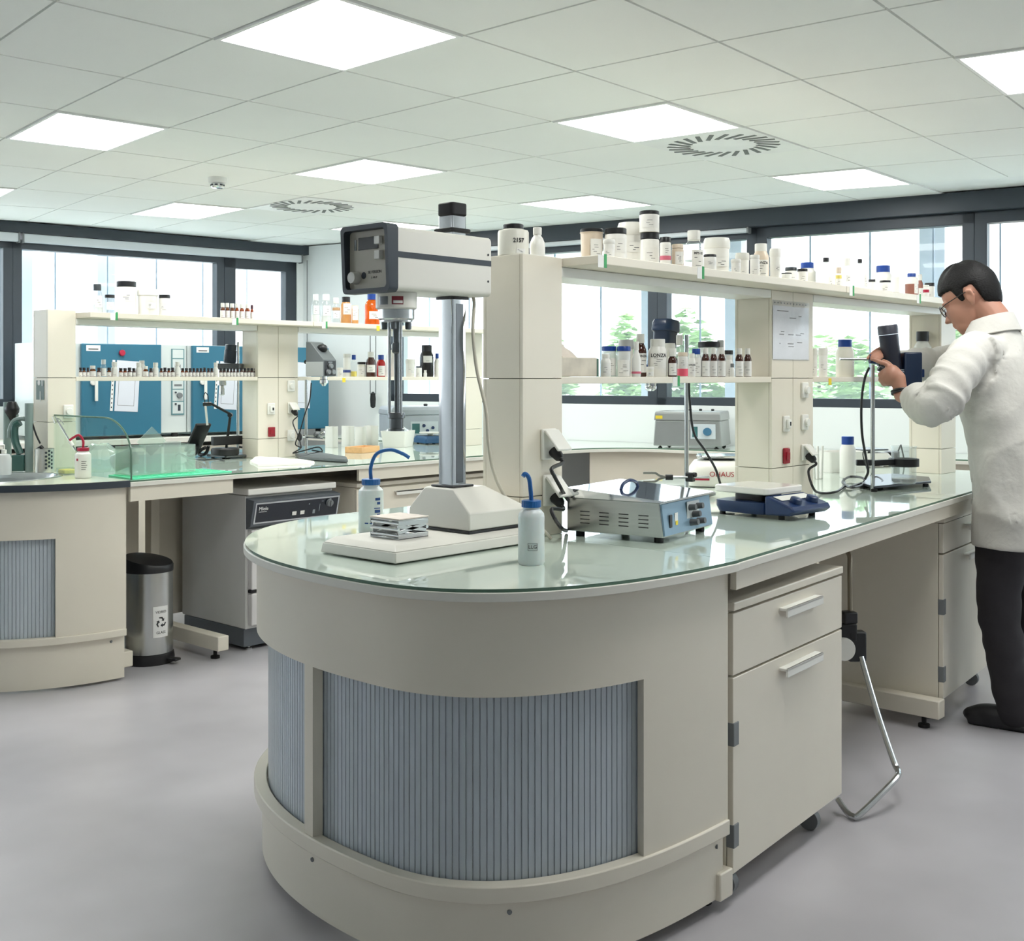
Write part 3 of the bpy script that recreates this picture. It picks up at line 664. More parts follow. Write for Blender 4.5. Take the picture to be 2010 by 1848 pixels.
for a, m_, nm in ((-2.25, mat('maroon_plate', (126, 36, 46), .4), 'rating_plate'), (-3.0, M_gun, 'rating_plate')):
    b = MB(); b.patch(.054, .647, .668, a-.28, a+.28, c=(MXX, 0)); pl = b.build(nm, m_, t)
    if nm == 'rating_plate' and a > -2.5: b = MB(); b.patch(.0548, .650, .657, a-.2, a+.24, c=(MXX, 0)); b.build('plate_field', M_paper, pl)
b = MB(); b.lathe([(.048, .6355), (.048, .612), (.043, .608), (.043, .604)], 36, (MXX, 0, 0)); b.build('flange', M_steel, t)
for k in range(4):
    a = k*PI/2+.6; b = MB(); b.lathe([(.008, .603), (.009, .598), (.008, .585), (.004, .583)], 10, (MXX+.032*math.cos(a), .032*math.sin(a), 0)); b.build('wing_nut', M_gun, t)
for k in range(3):
    a = k*2*PI/3+.45; b = MB(); x, y = MXX+.0185*math.cos(a), .0185*math.sin(a); b.cyl((x, y, .36), (x, y, .603), .0042, n=14); b.build('support_rod', M_steel, t)
b = MB(); b.lathe([(.009, .603), (.009, .55), (.0115, .548), (.0115, .525), (.006, .52), (.005, .36)], 18, (MXX, 0, 0)); b.build('drive_shaft', M_gun, t)
b = MB(); b.lathe([(.021, .366), (.023, .36), (.023, .352), (.0185, .35), (.0185, .325), (.021, .323), (.021, .318), (.006, .318)], 28, (MXX, 0, 0)); b.build('mixing_head', M_gun, t)
b = MB(); b.tube(spline([(.05, -.03, .684), (.05, -.035, .66), (.03, -.05, .58), (.045, -.05, .48), (.06, -.07, .37), (.065, -.075, .28), (.09, -.07, .2), (.12, -.085, .13), (.165, -.12, .075), (.205, -.155, .03), (.225, -.165, .006)], 8), .0048, 10)
b.build('power_cable', mat('beige_cable', (206, 200, 184), .4), t)
# ---- lab jack on its base plate
t = thing('lab_jack', 'small steel scissor lab jack with a pale top plate, on the mixer base', 'lab jack', (2.055, 2.26, BZ+.0445), .0); 
J = .105
b = MB(); b.box(-.052, .052, -.055, .055, 0, .0025)
for y in (-.055, .0535): b.box(-.052, .052, y, y+.0015, 0, .013)
b.build('bottom_plate', M_steel, t, bevel=.0008)
b = MB(); b.box(-.052, .052, -.055, .055, .047, .05)
for y in (-.055, .0535): b.box(-.052, .052, y, y+.0015, .034, .047)
tp = b.build('top_plate', M_steel, t, bevel=.0008); b = MB(); b.box(-.053, .053, -.056, .056, .0502, .0535); b.build('pad', mat('worn_pad', (226, 216, 206), .8, var=.08, scale=30), tp, bevel=.001)
for y in (-.051, .047):
    for s in (1, -1):
        b = MB(); X = Matrix.Translation((0, y, .025)) @ Matrix.Rotation(s*.17, 4, 'Y'); b.X = X; b.box(-.05, .05, 0, .004, -.005, .005); b.build('scissor_arm', M_steel, t, bevel=.001)
for x, z in ((-.047, .009), (.047, .009), (-.047, .04), (.047, .04), (-.05, .025), (.05, .025)):
    b = MB(); b.cyl((x, -.053, z), (x, .053, z), .0045, n=12); b.build('roller', M_chrome, t)
# ---- wash bottles
M_ldpe = mat('milky_plastic', (218, 226, 226), .3, spec=.45, var=.02, sss=.25)
M_bcap = mat('bright_blue_cap', (20, 92, 160), .35, var=.04)
def washbottle(lb, X, Y, r, h, capc, zc, spout, body=M_ldpe, group=None):
    t = thing('wash_bottle', lb, 'wash bottle', (X, Y, zc), group='wash bottles with bent spouts')
    b = MB(); b.lathe([(r*.92, 0), (r, .006), (r, h*.78), (r*.96, h*.84), (r*.72, h*.9), (r*.62, h*.92), (r*.62, h*.95)], 32); b.build('body', body, t)
    b = MB(); n = 40; rings = []
    for z in (h*.945, h*1.06): rings.append([((r*.74 if k % 2 else r*.71)*math.cos(2*PI*k/n), (r*.74 if k % 2 else r*.71)*math.sin(2*PI*k/n), z) for k in range(n)])
    b.loft(rings); b.build('screw_cap', capc, t, bevel=.0015)
    b = MB(); b.tube(spline([Vector(p) for p in spout], 8), .0055, 10, rr=None); b.build('spout', capc, t); return t
X, Y = 2.155, 1.89; h = .148
t = washbottle('translucent wash bottle with blue cap and a black LLG mark, right of the mixer', X, Y, .0325, h, M_bcap, BZ, [(0, 0, h*1.05), (-.002, 0, h*1.2), (-.006, .002, h*1.42), (-.016, .006, h*1.50), (-.022, .008, h*1.46)])
a = math.atan2(-Y, -X); n = (math.cos(a+.1), math.sin(a+.1), 0)
for tx, sz, dz in (('LLG', .0125, .046),):
    o = words(tx, sz, face_to((n[0]*.0327, n[1]*.0327, dz), n), M_ink, t, wrap=.0327)
b = MB(); a2 = a+.1
for z0, z1, p0, p1 in ((.0372, .0378, -.36, .36), (.0545, .0551, -.36, .36), (.0372, .0551, -.36, -.335), (.0372, .0551, .335, .36)): b.patch(.0326, z0, z1, a2+p0, a2+p1, 6)
b.build('mark_frame', M_ink, t)
X, Y = 2.27, 2.62; h = .15
t = washbottle('translucent wash bottle with blue cap and blue printing, left of the mixer', X, Y, .037, h, M_bcap, BZ, [(0, 0, h*1.05), (0, 0, h*1.3), (.012, -.012, h*1.55), (.04, -.04, h*1.63), (.066, -.066, h*1.55), (.08, -.08, h*1.47)])
b = MB(); a = math.atan2(-Y, -X)
for k, (z0, z1, p0, p1) in enumerate(((.098, .106, .35, .8), (.086, .094, .5, .8), (.074, .077, .25, .8), (.062, .071, .3, .8), (.052, .059, .5, .8), (.046, .049, .4, .7), (.03, .034, -.5, -.2), (.03, .034, -.1, .1))): b.patch(.0371, z0, z1, a+p0, a+p1, 5)
b.build('printing', mat('blue_print', (40, 78, 140), .6), t)
# ---- steel heating plate / bath with sloping lid and knobs
t = thing('heating_bath', 'low stainless steel heating bath with mirror lid and five dark knobs', 'heating bath', (2.654, 1.846, BZ), math.radians(9.3)); hb = t
M_st2 = mat('satin_steel', (190, 192, 190), .26, 1.0, var=.04, stretch=(1, 1, 20))
w, d = .335, .305      # x along the control side, y away from the viewer
b = MB(); b.loft([[(0, 0, .016), (w, -.0, .016), (w, d, .016), (0, d, .016)], [(0, .012, .112), (w, .012, .112), (w, d, .112), (0, d, .112)]]); b.build('casing', M_st2, t, bevel=.002)
M_mir = mat('mirror_steel', (222, 225, 226), .05, 1.0, var=.01)
b = MB(); b.loft([[(-.004, -.006, .1125), (w+.006, -.006, .1125), (w+.006, d+.004, .1125), (-.004, d+.004, .1125)], [(-.004, -.006, .1175), (w+.006, -.006, .1175), (w+.006, d+.004, .140), (-.004, d+.004, .140)]]); ld = b.build('lid', M_mir, t, smooth=0)
b = MB(); hx, hy = w*.5, d*.62; b.tube(spline([(hx-.055, hy, .130), (hx-.04, hy, .146), (hx, hy, .154), (hx+.04, hy, .146), (hx+.055, hy, .130)], 6), .005, 10); b.build('handle', M_navy, ld)
b = MB(); b.loft([[(.004, -.0045, .02), (w-.004, -.0045, .02), (w-.004, .0015, .02), (.004, .0015, .02)], [(.004, .0065, .108), (w-.004, .0065, .108), (w-.004, .0125, .108), (.004, .0125, .108)]]); cp = b.build('control_panel', mat('blue_steel_panel', (132, 160, 180), .3, .3), t, bevel=.001)
def pz(x, z, dy=0): return (x, -.0045+(z-.02)*.125-dy, z)
b = MB(); b.cbox(pz(.2, .064, .0008), .085, .001, .075); b.build('knob_plate', mat('pale_plate', (196, 202, 204), .3), cp, smooth=0)
M_knob = mat('grey_knob', (82, 84, 86), .35)
for x, z in ((.175, .084), (.225, .084), (.2, .063), (.18, .041), (.228, .041)):
    p = Vector(pz(x, z)); b = MB(); b.cyl(p, p+Vector((0, -.024, .003)), .0095, .0085, 18); b.build('knob', M_knob, cp)
b = MB(); b.cbox(pz(.045, .058, .002), .016, .004, .036); b.build('rocker_switch', M_black, cp, bevel=.001)
b = MB(); b.cbox(pz(.085, .06, .0006), .02, .0008, .036); b.m = 1; b.cbox(pz(.085, .05, .0012), .014, .0008, .012); b.build('warning_label', [M_paper, M_yellow], cp, smooth=0)
b = MB(); p = Vector(pz(.085, .068, .0013)); b.add([p+Vector((-.006, 0, -.006)), p+Vector((.006, 0, -.006)), p+Vector((0, 0, .007))], [(0, 1, 2)]); b.build('warning_triangle', M_ink, cp, smooth=0)
for k in range(4):
    b = MB()
    for q in range(4): b.box(-.0012, .0005, .045+k*.062, .075+k*.062, .04+q*.011, .0425+q*.011)
    b.build('vent_slots', M_black, t, smooth=0)
for x, y in ((.025, .025), (w-.03, .025), (w-.03, d-.03), (.025, d-.03)):
    b = MB(); b.lathe([(.013, 0), (.013, .0155)], 16, (x, y, 0)); b.build('rubber_foot', M_rub, t)
def cable(name, lb, pts, r=.0035, m=M_black, n=8):
    o0 = Vector(pts[0]); b = MB(); b.tube([p-o0 for p in spline(pts, n)], r, 8); o = b.build(name, m); o.location = o0; return tag(o, lb, 'cable', 'cables and plugs')
def plug(lb, col, px, py, y, pts, r=.0035):
    """mains plug in a pillar socket with its cable"""
    X = onY(px, y); d = depth(X, y); p0 = Vector((X, y-.016, zat(py, d)))
    t = thing('mains_plug', lb, 'plug', p0, group='cables and plugs')
    b = MB(); b.lathe([(.017, -.001), (.018, .006), (.014, .03), (.009, .036)], 16, (0, -.001, 0), True, (0, -.75, -.66)); b.build('plug_body', M_black, t)
    P = [Vector((0, -.0255, -.022)), Vector((0, -.033, -.035))]+[Vector(q)-p0 for q in pts]
    b = MB(); b.tube(spline(P, 8), r, 8); b.build('cable', M_black, t)
plug('black mains plug in the upper socket of the near pillar', cM1, 1078, 884, 2.195, [W(1083, 920, 3.27), W(1088, 935, 3.27), W(1099, 955, 3.28), W(1106, 968, 3.34), (2.59, 2.13, .995)], .0056)
plug('black mains plug in the lower socket of the near pillar', cM1, 1080, 974, 2.195, [W(1083, 1000, 3.27), W(1090, 1020, 3.25), W(1103, 1038, 3.22), onZ(1112, 1044, BZ+.004)+(BZ+.007,)], .0056)
# ---- blue hotplate stirrer
t = thing('hotplate_stirrer', 'dark blue magnetic hotplate stirrer with a square white plate', 'hotplate stirrer', (3.46, 2.02, BZ), math.radians(-4)); 
b = MB(); b.loft([[(x, y, z) for x, y in rrect(a, c_, .03)] for z, a, c_ in ((.012, .22, .19), (.03, .235, .2), (.05, .235, .2))]); 
b.build('housing', M_navy, t, smooth=40)
b = MB(); pr = [(-.0995, .012), (-.19, .016), (-.21, .03), (-.20, .045), (-.0995, .075)]
b.loft([[(x, y, z) for y, z in pr] for x in (-.112, .112)]); hd = b.build('control_head', M_navy, t, bevel=.006)
X_ = Matrix.Translation((0, -.152, .061)) @ Matrix.Rotation(math.radians(16.7), 4, 'X')
b = MB(); b.X = X_; b.box(-.09, .09, .0, .035, -.0005, .0012); b.build('pale_strip', M_wplas, hd, bevel=.0005)
for x in (-.045, .05):
    b = MB(); b.X = X_; b.lathe([(.02, -.001), (.019, .014), (.016, .016)], 20, (x, -.022, 0)); b.build('dial', M_navy, hd)
b = MB(); b.prism(rrect(.12, .12, .02), .0505, .075); b.build('neck', M_black, t)
b = MB(); b.prism(rrect(.215, .215, .018), .0755, .098); b.build('heating_plate', mat('white_ceramic', (238, 236, 230), .12, spec=.6), t, bevel=.004)
for x, y in ((-.09, .08), (.09, .08), (-.09, -.15), (.09, -.15)):
    b = MB(); b.lathe([(.01, 0), (.01, .014)], 12, (x, y, 0)); b.build('rubber_foot', M_rub, t)
# ---- precision balance with printed name
t = thing('balance', 'white laboratory balance with a steel pan and red lettering, behind the hotplate stirrer', 'balance', (4.28, 2.69, BZ), math.radians(-57))
b = MB(); b.loft([[(x*k, y*k, z) for x, y in rrect(.26, .30, .05)] for z, k in ((.004, .96), (.03, 1.0), (.07, .97), (.1, .8), (.108, .62))]); bo = b.build('housing', M_wplas, t, smooth=40)
b = MB(); b.prism(rrect(.13, .13, .04), .1085, .118); b.build('pan_support', M_black, t)
b = MB(); b.prism(rrect(.19, .19, .04), .1185, .128); b.build('weighing_pan', M_chrome, t, bevel=.003)
b = MB(); b.box(-.10, -.04, -.152, -.147, .03, .042); b.build('red_accent', M_red, bo)
words('OHAUS', .03, face_to((.01, -.1505, .055), (0, -1, .1)), mat('red_print', (170, 40, 48), .6), bo)
# ---- retort stand behind the shelf: rod, stirrer head on top, clamp
def retort(lb, X, Y, zb, rodh, base=True, bw=.2, bd=.3, rz=0.0, m=M_steel):
    t = thing('lab_stand', lb, 'stand', (X, Y, zb), rz, group='laboratory stands with rods')
    if base:
        b = MB(); b.prism(rrect(bd, bw, .02), .006, .018); b.build('base_plate', M_gun, t, bevel=.002)
        for sx in (-1, 1):
            for sy in (-1, 1): b = MB(); b.lathe([(.01, 0), (.01, .0055)], 12, (sx*(bd/2-.03), sy*(bw/2-.03), 0)); b.build('rubber_foot', M_rub, t)
    b = MB(); b.cyl((0, 0, .0185 if base else 0), (0, 0, rodh), .0085, n=18); b.build('rod', m, t); return t
RS = (3.735, 2.49); dR = depth(*RS)
t = retort('steel rod stand behind the near shelf, with a clamp and the dark blue stirrer', RS[0], RS[1], BZ, .62, bw=.16, bd=.2, rz=.1)
zc_ = zat(936, dR)-BZ
Mb = Matrix.Rotation(-.1, 4, 'Z')
def along(px): v = W(px, 936, dR-.02); return Mb @ Vector((v.x-RS[0], v.y-RS[1], zc_))
b = MB(); b.X = None; b.cyl(along(1310)+Vector((0, -.01, 0)), along(1388)+Vector((0, -.01, 0)), .005, n=12); cl = b.build('clamp_rod', M_chrome, t)
b = MB(); p = along(1302)+Vector((0, -.01, 0)); q = along(1316)+Vector((0, -.01, 0)); b.cyl(p, q, .011, n=16); b.build('clamp_grip', M_black, cl)
b = MB(); fk = [along(1296), along(1288), along(1280), along(1256)]
for s in (1, -1):
    b.tube([along(1302)+Vector((0, -.01, 0)), along(1290)+Vector((0, -.01, s*.006)), along(1282)+Vector((0, -.01, s*.016)), along(1274)+Vector((0, -.01, s*.0165)), along(1258)+Vector((0, -.01, s*.0165))], .0045, 8)
b.build('clamp_fork', mat('cast_clamp', (118, 118, 114), .4, .6), cl)
b = MB(); b.cbox(along(1353)+Vector((0, -.004, 0)), .026, .03, .034); b.cyl(along(1353)+Vector((0, -.03, .01)), along(1353)+Vector((0, -.015, .01)), .009, n=12); b.build('boss_head', M_black, t, bevel=.003)
def stirrer_head(lb, M, m1, m2, name='overhead_stirrer', cable_pts=None):
    """modern overhead stirrer: motor can on a flat gear body, chuck below; M places it"""
    t = thing(name, lb, 'stirrer', M.translation, M.to_euler().z, group='overhead stirrers'); return t
hz = zat(692, dR)-BZ
P0 = W(1303, 700, dR-.05)
t = thing('overhead_stirrer', 'dark blue overhead stirrer head rising above the amber bottles on the near bench', 'stirrer', (P0.x, P0.y, P0.z)); k = (dR)/FOC
b = MB(); b.prism(rrect(.085, .11, .02), -.055, -.008); gb = b.build('gear_body', M_navy, t, bevel=.006)
Xm = Matrix.Translation((0, 0, -.007)) @ Matrix.Rotation(.12, 4, 'Y'); b = MB(); b.X = Xm
b.loft([[(x*s_, y*s_, z) for x, y in rrect(.08, .085, .02)] for z, s_ in ((0, .85), (.02, .88), (.10, .9))]); b.build('motor', mat('dark_blue_housing', (26, 40, 62), .3, var=.05), t, smooth=40)
b = MB(); b.X = Xm; b.loft([[(x*s_, y*s_, z) for x, y in rrect(.086, .09, .024)] for z, s_ in ((.1005, .96), (.105, 1.02), (.135, 1.0), (.145, .9))]); b.build('motor_cap', mat('dark_blue_cap', (34, 52, 80), .25), t, smooth=40)
Pc = W(1277, 757, dR-.05); v = Vector((Pc.x-P0.x, Pc.y-P0.y, 0))
b = MB(); b.lathe([(.014, -.05), (.022, -.075), (.024, -.105), (.022, -.115), (.02, -.13), (.022, -.133), (.022, -.142), (.012, -.15), (.005, -.15)], 22, (v.x, v.y, .02)); b.build('chuck', M_chrome, t)
b = MB(); b.box(min(0, v.x)-.02, .03, -.025+min(0, v.y), .025+max(0, v.y), -.056, -.03); b.build('arm', M_navy, t, bevel=.004)
cable('power_cable', 'thin black cable hanging from the dark blue stirrer down to the bench', [W(1352, 742, dR-.06), W(1354, 790, dR-.06), W(1362, 850, dR-.06), W(1384, 885, dR-.06), W(1404, 920, dR-.06), W(1413, 947, dR-.02), W(1416, 960, dR-.02)], .0046)
# ---- paper in a plastic sleeve on the middle pillar
y = 2.1975; X0, X1 = onY(1516, y), onY(1588, y); d = depth((X0+X1)/2, y); z1, z0 = zat(592, d), zat(708, d)
t = thing('paper_sheet', 'wrinkled paper sheet in a clear punched sleeve on the middle pillar', 'paper', (X0, y, z0))
b = MB(); b.box(.004, X1-X0-.004, -.0008, 0, .004, z1-z0-.02); sh = b.build('sheet', mat('sleeved_paper', (244, 244, 246), .25, var=.04, scale=14, bump=.25, bscale=22), t, smooth=0)
b = MB(); b.box(0, X1-X0, -.0016, -.0009, 0, z1-z0); b.build('sleeve', clear('clear_sleeve', (252, 253, 254), tint=.99, solid=.1, fres=1.15), t, smooth=0)
b = MB(); rnd = random.Random(3)
for k in range(11): b.box(.012+k*(X1-X0-.02)/11, .018+k*(X1-X0-.02)/11, -.0021, -.0017, z1-z0-.012, z1-z0-.007)
b.build('punch_holes', M_grey, t, smooth=0)
b = MB()
for (u, v, w_) in ((.12, .9, .3), (.45, .78, .18), (.22, .52, .09), (.18, .47, .12), (.42, .47, .14), (.62, .47, .15), (.75, .5, .1), (.4, .3, .16), (.42, .25, .15), (.66, .33, .14), (.7, .82, .08), (.18, .3, .03)): b.box(u*(X1-X0), (u+w_)*(X1-X0), -.0012, -.0009, v*(z1-z0-.02), v*(z1-z0-.02)+.0035)
b.build('handwriting', mat('faint_ink', (140, 140, 142), .8), sh, smooth=0)
# ================================================================ JARS AND BOTTLES
M_hdpe = mat('milky_hdpe', (232, 230, 218), .35, var=.015); M_hdpew = mat('white_hdpe', (240, 239, 233), .3, var=.015)
M_beige = mat('beige_plastic', (222, 206, 186), .35, var=.02); M_cgl = clear('clear_bottle_glass', (251, 253, 253), tint=.985, solid=.07, fres=1.42)
M_frost = clear('frosted_bottle', (247, 249, 248), tint=.97, solid=.55, fres=1.3); M_amb = clear('amber_glass', (176, 96, 30), tint=.8, solid=.25)
M_amd = mat('dark_amber_glass', (64, 30, 20), .08, spec=.6); M_org = clear('orange_glass', (250, 140, 22), tint=.95, solid=.3)
M_lab = mat('label_paper', (236, 235, 230), .6, var=.015); M_blk = mat('black_bottle', (26, 26, 28), .25); M_gcap = mat('charcoal_cap', (50, 56, 60), .45)
M_pink = mat('pink_content', (214, 110, 130), .4); M_pinkl = mat('pink_label', (240, 96, 120), .5); M_yel = mat('yellow_content', (240, 216, 90), .2); M_brn = mat('brown_content', (150, 98, 84), .35)
M_redgl = clear('red_glass', (220, 40, 40), tint=.85, solid=.35); M_wine = mat('maroon_cap', (70, 24, 40), .4); M_tan = mat('amber_liquid', (206, 150, 92), .2)
BODY = {  # profile (radius, height) of the body, then (cap radius, cap z0, cap z1)
 'jar': ([(.94, 0), (1, .02), (1, .78), (.97, .82), (.9, .835)], (.99, .84, 1.0)),
 'flatlid': ([(.86, 0), (.9, .02), (.98, .88), (1.04, .885), (1.04, .9)], (1.0, .902, 1.0)),
 'tub': ([(.86, 0), (.88, .015), (.93, .74)], (1.0, .74, 1.0)),
 'wide': ([(.94, 0), (1, .03), (1, .62), (.95, .7), (.74, .79), (.7, .84)], (.76, .8, 1.0)),
 'square': ([(.96, 0), (1, .02), (1, .74), (.95, .8), (.66, .84), (.6, .86)], (.66, .85, 1.0)),
 'bottle': ([(.94, 0), (1, .03), (1, .58), (.95, .64), (.76, .72), (.6, .76), (.58, .8)], (.66, .78, 1.0)),
 'jug': ([(.95, 0), (1, .03), (1, .62), (.9, .69), (.5, .79), (.26, .84), (.25, .88)], (.29, .87, 1.0)),
 'round': ([(.9, 0), (.97, .03), (1, .3), (.94, .5), (.72, .64), (.5, .72), (.48, .78)], (.56, .76, 1.0)),
 'vial': ([(.95, 0), (1, .03), (1, .56), (.9, .64), (.62, .7), (.62, .74)], (.84, .71, 1.0)),
 'beaker': ([(.9, 0), (.97, .03), (1, 1)], None)}
def container(name, lb, cat, X, Y, z, r, h, kind, body, cap, label=None, txt=None, group=None, content=None, tz=None, sq=0.0, n=28, bars=3):
    t = thing(name, lb, cat, (X, Y, z), group=group); pr, cp = BODY[kind]; a = math.atan2(-Y, -X)
    b = MB(); b.lathe([(q*r, w*h) for q, w in pr], n, sq=sq); b.build('body', body, t)
    if cp:
        b = MB()
        if kind == 'tub': b.lathe([(cp[0]*r*.96, cp[1]*h), (cp[0]*r, (cp[1]+.02)*h), (cp[0]*r, (cp[2]-.08)*h), (cp[0]*r*.9, cp[2]*h-.0005), (cp[0]*r*.5, cp[2]*h)], n)
        else: b.lathe([(cp[0]*r, cp[1]*h+.0004), (cp[0]*r, cp[2]*h-.002), (cp[0]*r*.94, cp[2]*h)], n)
        b.build('lid' if kind in ('tub', 'flatlid') else 'cap', cap, t)
    if content:
        m, f0, f1 = content; b = MB(); b.lathe([(r*.93, h*f0+.002), (r*.955, h*f0+.004), (r*.955, h*f1)], n, sq=sq) if body in (M_cgl, M_frost, M_org, M_amb, M_redgl) else b.patch(r, h*f0+.001, h*f1, a-1.6, a+1.6, 16)
        b.build('content', m, t)
    if label:
        z0, z1, half, off = label; b = MB(); R = r*1.0+(.0005); a2 = a+off
        wr = sq > 0
        b.patch(R, z0*h, z1*h, a2-half, a2+half, 12)
        b.m = 1; rnd = random.Random(lb)
        for k in range(bars):
            zz = z0+(z1-z0)*(.2+.6*k/max(1, bars)); e = rnd.uniform(.3, .85); s0 = rnd.uniform(-.8, .0)
            b.patch(R+.0007, zz*h, zz*h+max(.0011, h*.012), a2+half*s0, a2+half*min(.9, s0+e), 5, t=.0002)
        b.build('label', [M_lab, mat('label_print', (84, 84, 86), .7)], t, smooth=50)
    if txt:
        s_, size, zf = txt[:3]; off = txt[3] if len(txt) > 3 else 0; nx = (math.cos(a+off), math.sin(a+off), 0); R = r+.0016
        words(s_, size, face_to((nx[0]*R, nx[1]*R, zf*h), nx), M_ink, t, wrap=R, bold=size*.018)
    return t
def put(rowY, zb, px0, px1, ytop, name, lb, cat, kind, body, cap, **k):
    pc = (px0+px1)/2; X = onY(pc, rowY); d = depth(X, rowY); r = (px1-px0)/2*d/FOC; h = zat(ytop, d)-zb
    return container(name, lb, cat, X, rowY, zb, r, h, kind, body, cap, **k)
L1 = (.18, .55, .75, .15); L2 = (.08, .5, .8, .0); L3 = (.3, .62, .6, .3)
G1 = 'containers on top of the near bench shelving'; zs = ZS
put(2.272, zs, 977, 1038, 441, 'plastic_bottle', 'large milky square-shouldered bottle with black cap and number 2157, on top of the near pillar', 'bottle', 'square', M_hdpe, M_black, txt=('2157', .017, .45, .35), label=(.06, .2, .3, .5), group=G1)
put(2.25, zs, 1039.5, 1070, 447, 'plastic_bottle', 'small white round bottle on top of the near pillar, right of the large one', 'bottle', 'round', M_hdpew, M_cap, group=G1)
put(2.27, zs, 1139, 1184, 450, 'plastic_tub', 'beige tub with a flat black lid, leftmost on the near upper shelf', 'tub', 'flatlid', M_beige, M_black, label=(.1, .7, .55, .45), group=G1, bars=6)
put(2.2, zs, 1187, 1230, 449, 'screw_jar', 'white jar with black cap standing behind a small emblem-labelled jar', 'jar', 'jar', M_hdpew, M_black, label=(.3, .7, .7, .3), group=G1)
put(2.105, zs, 1183.5, 1207.5, 470, 'small_jar', 'small white jar with dark round emblem at the front left of the near shelf', 'jar', 'tub', M_hdpew, M_cap, label=L2, group=G1)
put(2.36, zs, 1212, 1265, 438, 'plastic_tub', 'tall white tub with rounded white lid behind the black-capped jar', 'tub', 'tub', M_hdpew, M_wplas, label=(.4, .6, .5, .3), group=G1)
j = put(2.27, zs, 1257, 1294, 458, 'screw_jar', 'lower white jar of the stack of two black-capped jars', 'jar', 'jar', M_hdpew, M_black, label=(.25, .6, .7, .2), group=G1)
dj = depth(j.location.x, 2.27); put(2.27, zat(457.5, dj), 1255, 1294, 415, 'screw_jar', 'topmost white jar, stacked on another black-capped jar', 'jar', 'jar', M_hdpew, M_black, label=(.2, .75, .8, .1), group=G1)
put(2.19, zs, 1295.5, 1317, 466, 'screw_jar', 'narrow jar with black cap and a pink band at the bottom', 'jar', 'jar', M_hdpew, M_black, label=(.45, .75, .7, .2), content=(M_pink, .28, .42), group=G1)
put(2.17, zs, 1318.5, 1342, 480, 'screw_jar', 'cream jar with cream lid beside the clear white-capped bottle', 'jar', 'jar', M_beige, M_beige, label=(.2, .7, .7, .3), group=G1, bars=6)
put(2.23, zs, 1343, 1381, 453, 'clear_bottle', 'clear plastic bottle with white cap and boxed lettering on the near upper shelf', 'bottle', 'bottle', M_cgl, M_cap, label=(.1, .55, .7, .5), content=(M_frost, .3, .34), group=G1, txt=('MPS 12', .011, .47, .5))
put(2.095, zs, 1381, 1406, 500, 'small_jar', 'small white jar with black cap in front of the big white tub', 'jar', 'jar', M_hdpew, M_black, label=(.3, .62, .9, .1), group=G1)
put(2.29, zs, 1381, 1433, 468, 'plastic_tub', 'big wide white tub with domed white lid on the near upper shelf', 'tub', 'tub', M_hdpew, M_wplas, label=(.3, .5, .5, .4), group=G1)
put(2.10, zs, 1434.5, 1454.5, 509, 'small_jar', 'smallest white jar with brown emblem, right of the big wide tub', 'jar', 'tub', M_hdpew, M_cap, label=L2, group=G1)
put(2.25, zs, 1443, 1471, 497, 'plastic_tub', 'medium white tub behind the smallest emblem jar', 'tub', 'tub', M_hdpew, M_cap, label=L2, group=G1)
put(2.12, zs, 1472.5, 1491, 501, 'small_jar', 'slim white jar left of the bottle with bold black lettering', 'jar', 'jar', M_hdpew, M_cap, label=L2, group=G1)
put(2.24, zs, 1478, 1509, 479, 'plastic_bottle', 'cream bottle with tall cream cap and bold black name on the near upper shelf', 'bottle', 'wide', M_beige, M_cap, label=(.06, .58, .8, .15), group=G1, txt=('LONZA', .0145, .5, .15), bars=5)
put(2.17, zs, 1510.5, 1533, 488, 'plastic_tub', 'tall white tub at the right end of the white containers, beside the low black-capped jars', 'tub', 'tub', M_hdpew, M_wplas, label=(.3, .5, .5, .4), group=G1)
put(2.105, zs, 1533.5, 1554, 536, 'small_jar', 'low white jar with black cap above the middle pillar, frontmost', 'jar', 'jar', M_hdpew, M_black, group=G1)
put(2.3, zs, 1541, 1564, 525, 'screw_jar', 'white jar with dark grey cap above the middle pillar', 'jar', 'jar', M_hdpew, M_gcap, label=(.2, .7, .8, .2), group=G1)
put(2.18, zs, 1564.5, 1585, 528, 'screw_jar', 'white jar with black cap just in front of a wide blue cap', 'jar', 'jar', M_hdpew, M_black, label=(.15, .75, .8, .2), group=G1)
put(2.33, zs, 1568, 1601, 516, 'plastic_bottle', 'white bottle with ribbed blue cap above the middle pillar', 'bottle', 'wide', M_hdpew, M_blue, group=G1)
G2 = 'containers on the upper shelf near the person'
put(2.25, zs, 1601.5, 1641, 506, 'plastic_jug', 'left one of two milky jugs with small black caps', 'jug', 'jug', M_frost, M_black, label=(.05, .4, .25, .5), group=G2)
put(2.14, zs, 1640, 1653, 525, 'small_bottle', 'small bottle with yellow liquid and pale cap between the two jugs', 'bottle', 'vial', M_cgl, M_beige, content=(M_yel, 0, .62), label=(.1, .45, .9, 0), group=G2)
put(2.22, zs, 1654, 1672, 507, 'clear_bottle', 'clear bottle with white cap left of the right jug', 'bottle', 'bottle', M_cgl, M_cap, label=(.3, .5, .6, .3), group=G2)
put(2.13, zs, 1672.5, 1703, 509, 'plastic_jug', 'right one of two milky jugs with small black caps, frontmost', 'jug', 'jug', M_frost, M_black, label=(.12, .5, .3, .9), group=G2)
put(2.2, zs, 1704.5, 1718, 549, 'small_jar', 'small jar with black cap right of the milky jugs', 'jar', 'jar', M_hdpew, M_black, group=G2)
put(2.3, zs, 1716, 1751, 522, 'plastic_bottle', 'wide white bottle with blue cap, third from the right of the shelf by the person', 'bottle', 'wide', M_hdpew, M_blue, label=(.15, .5, .6, .3), group=G2)
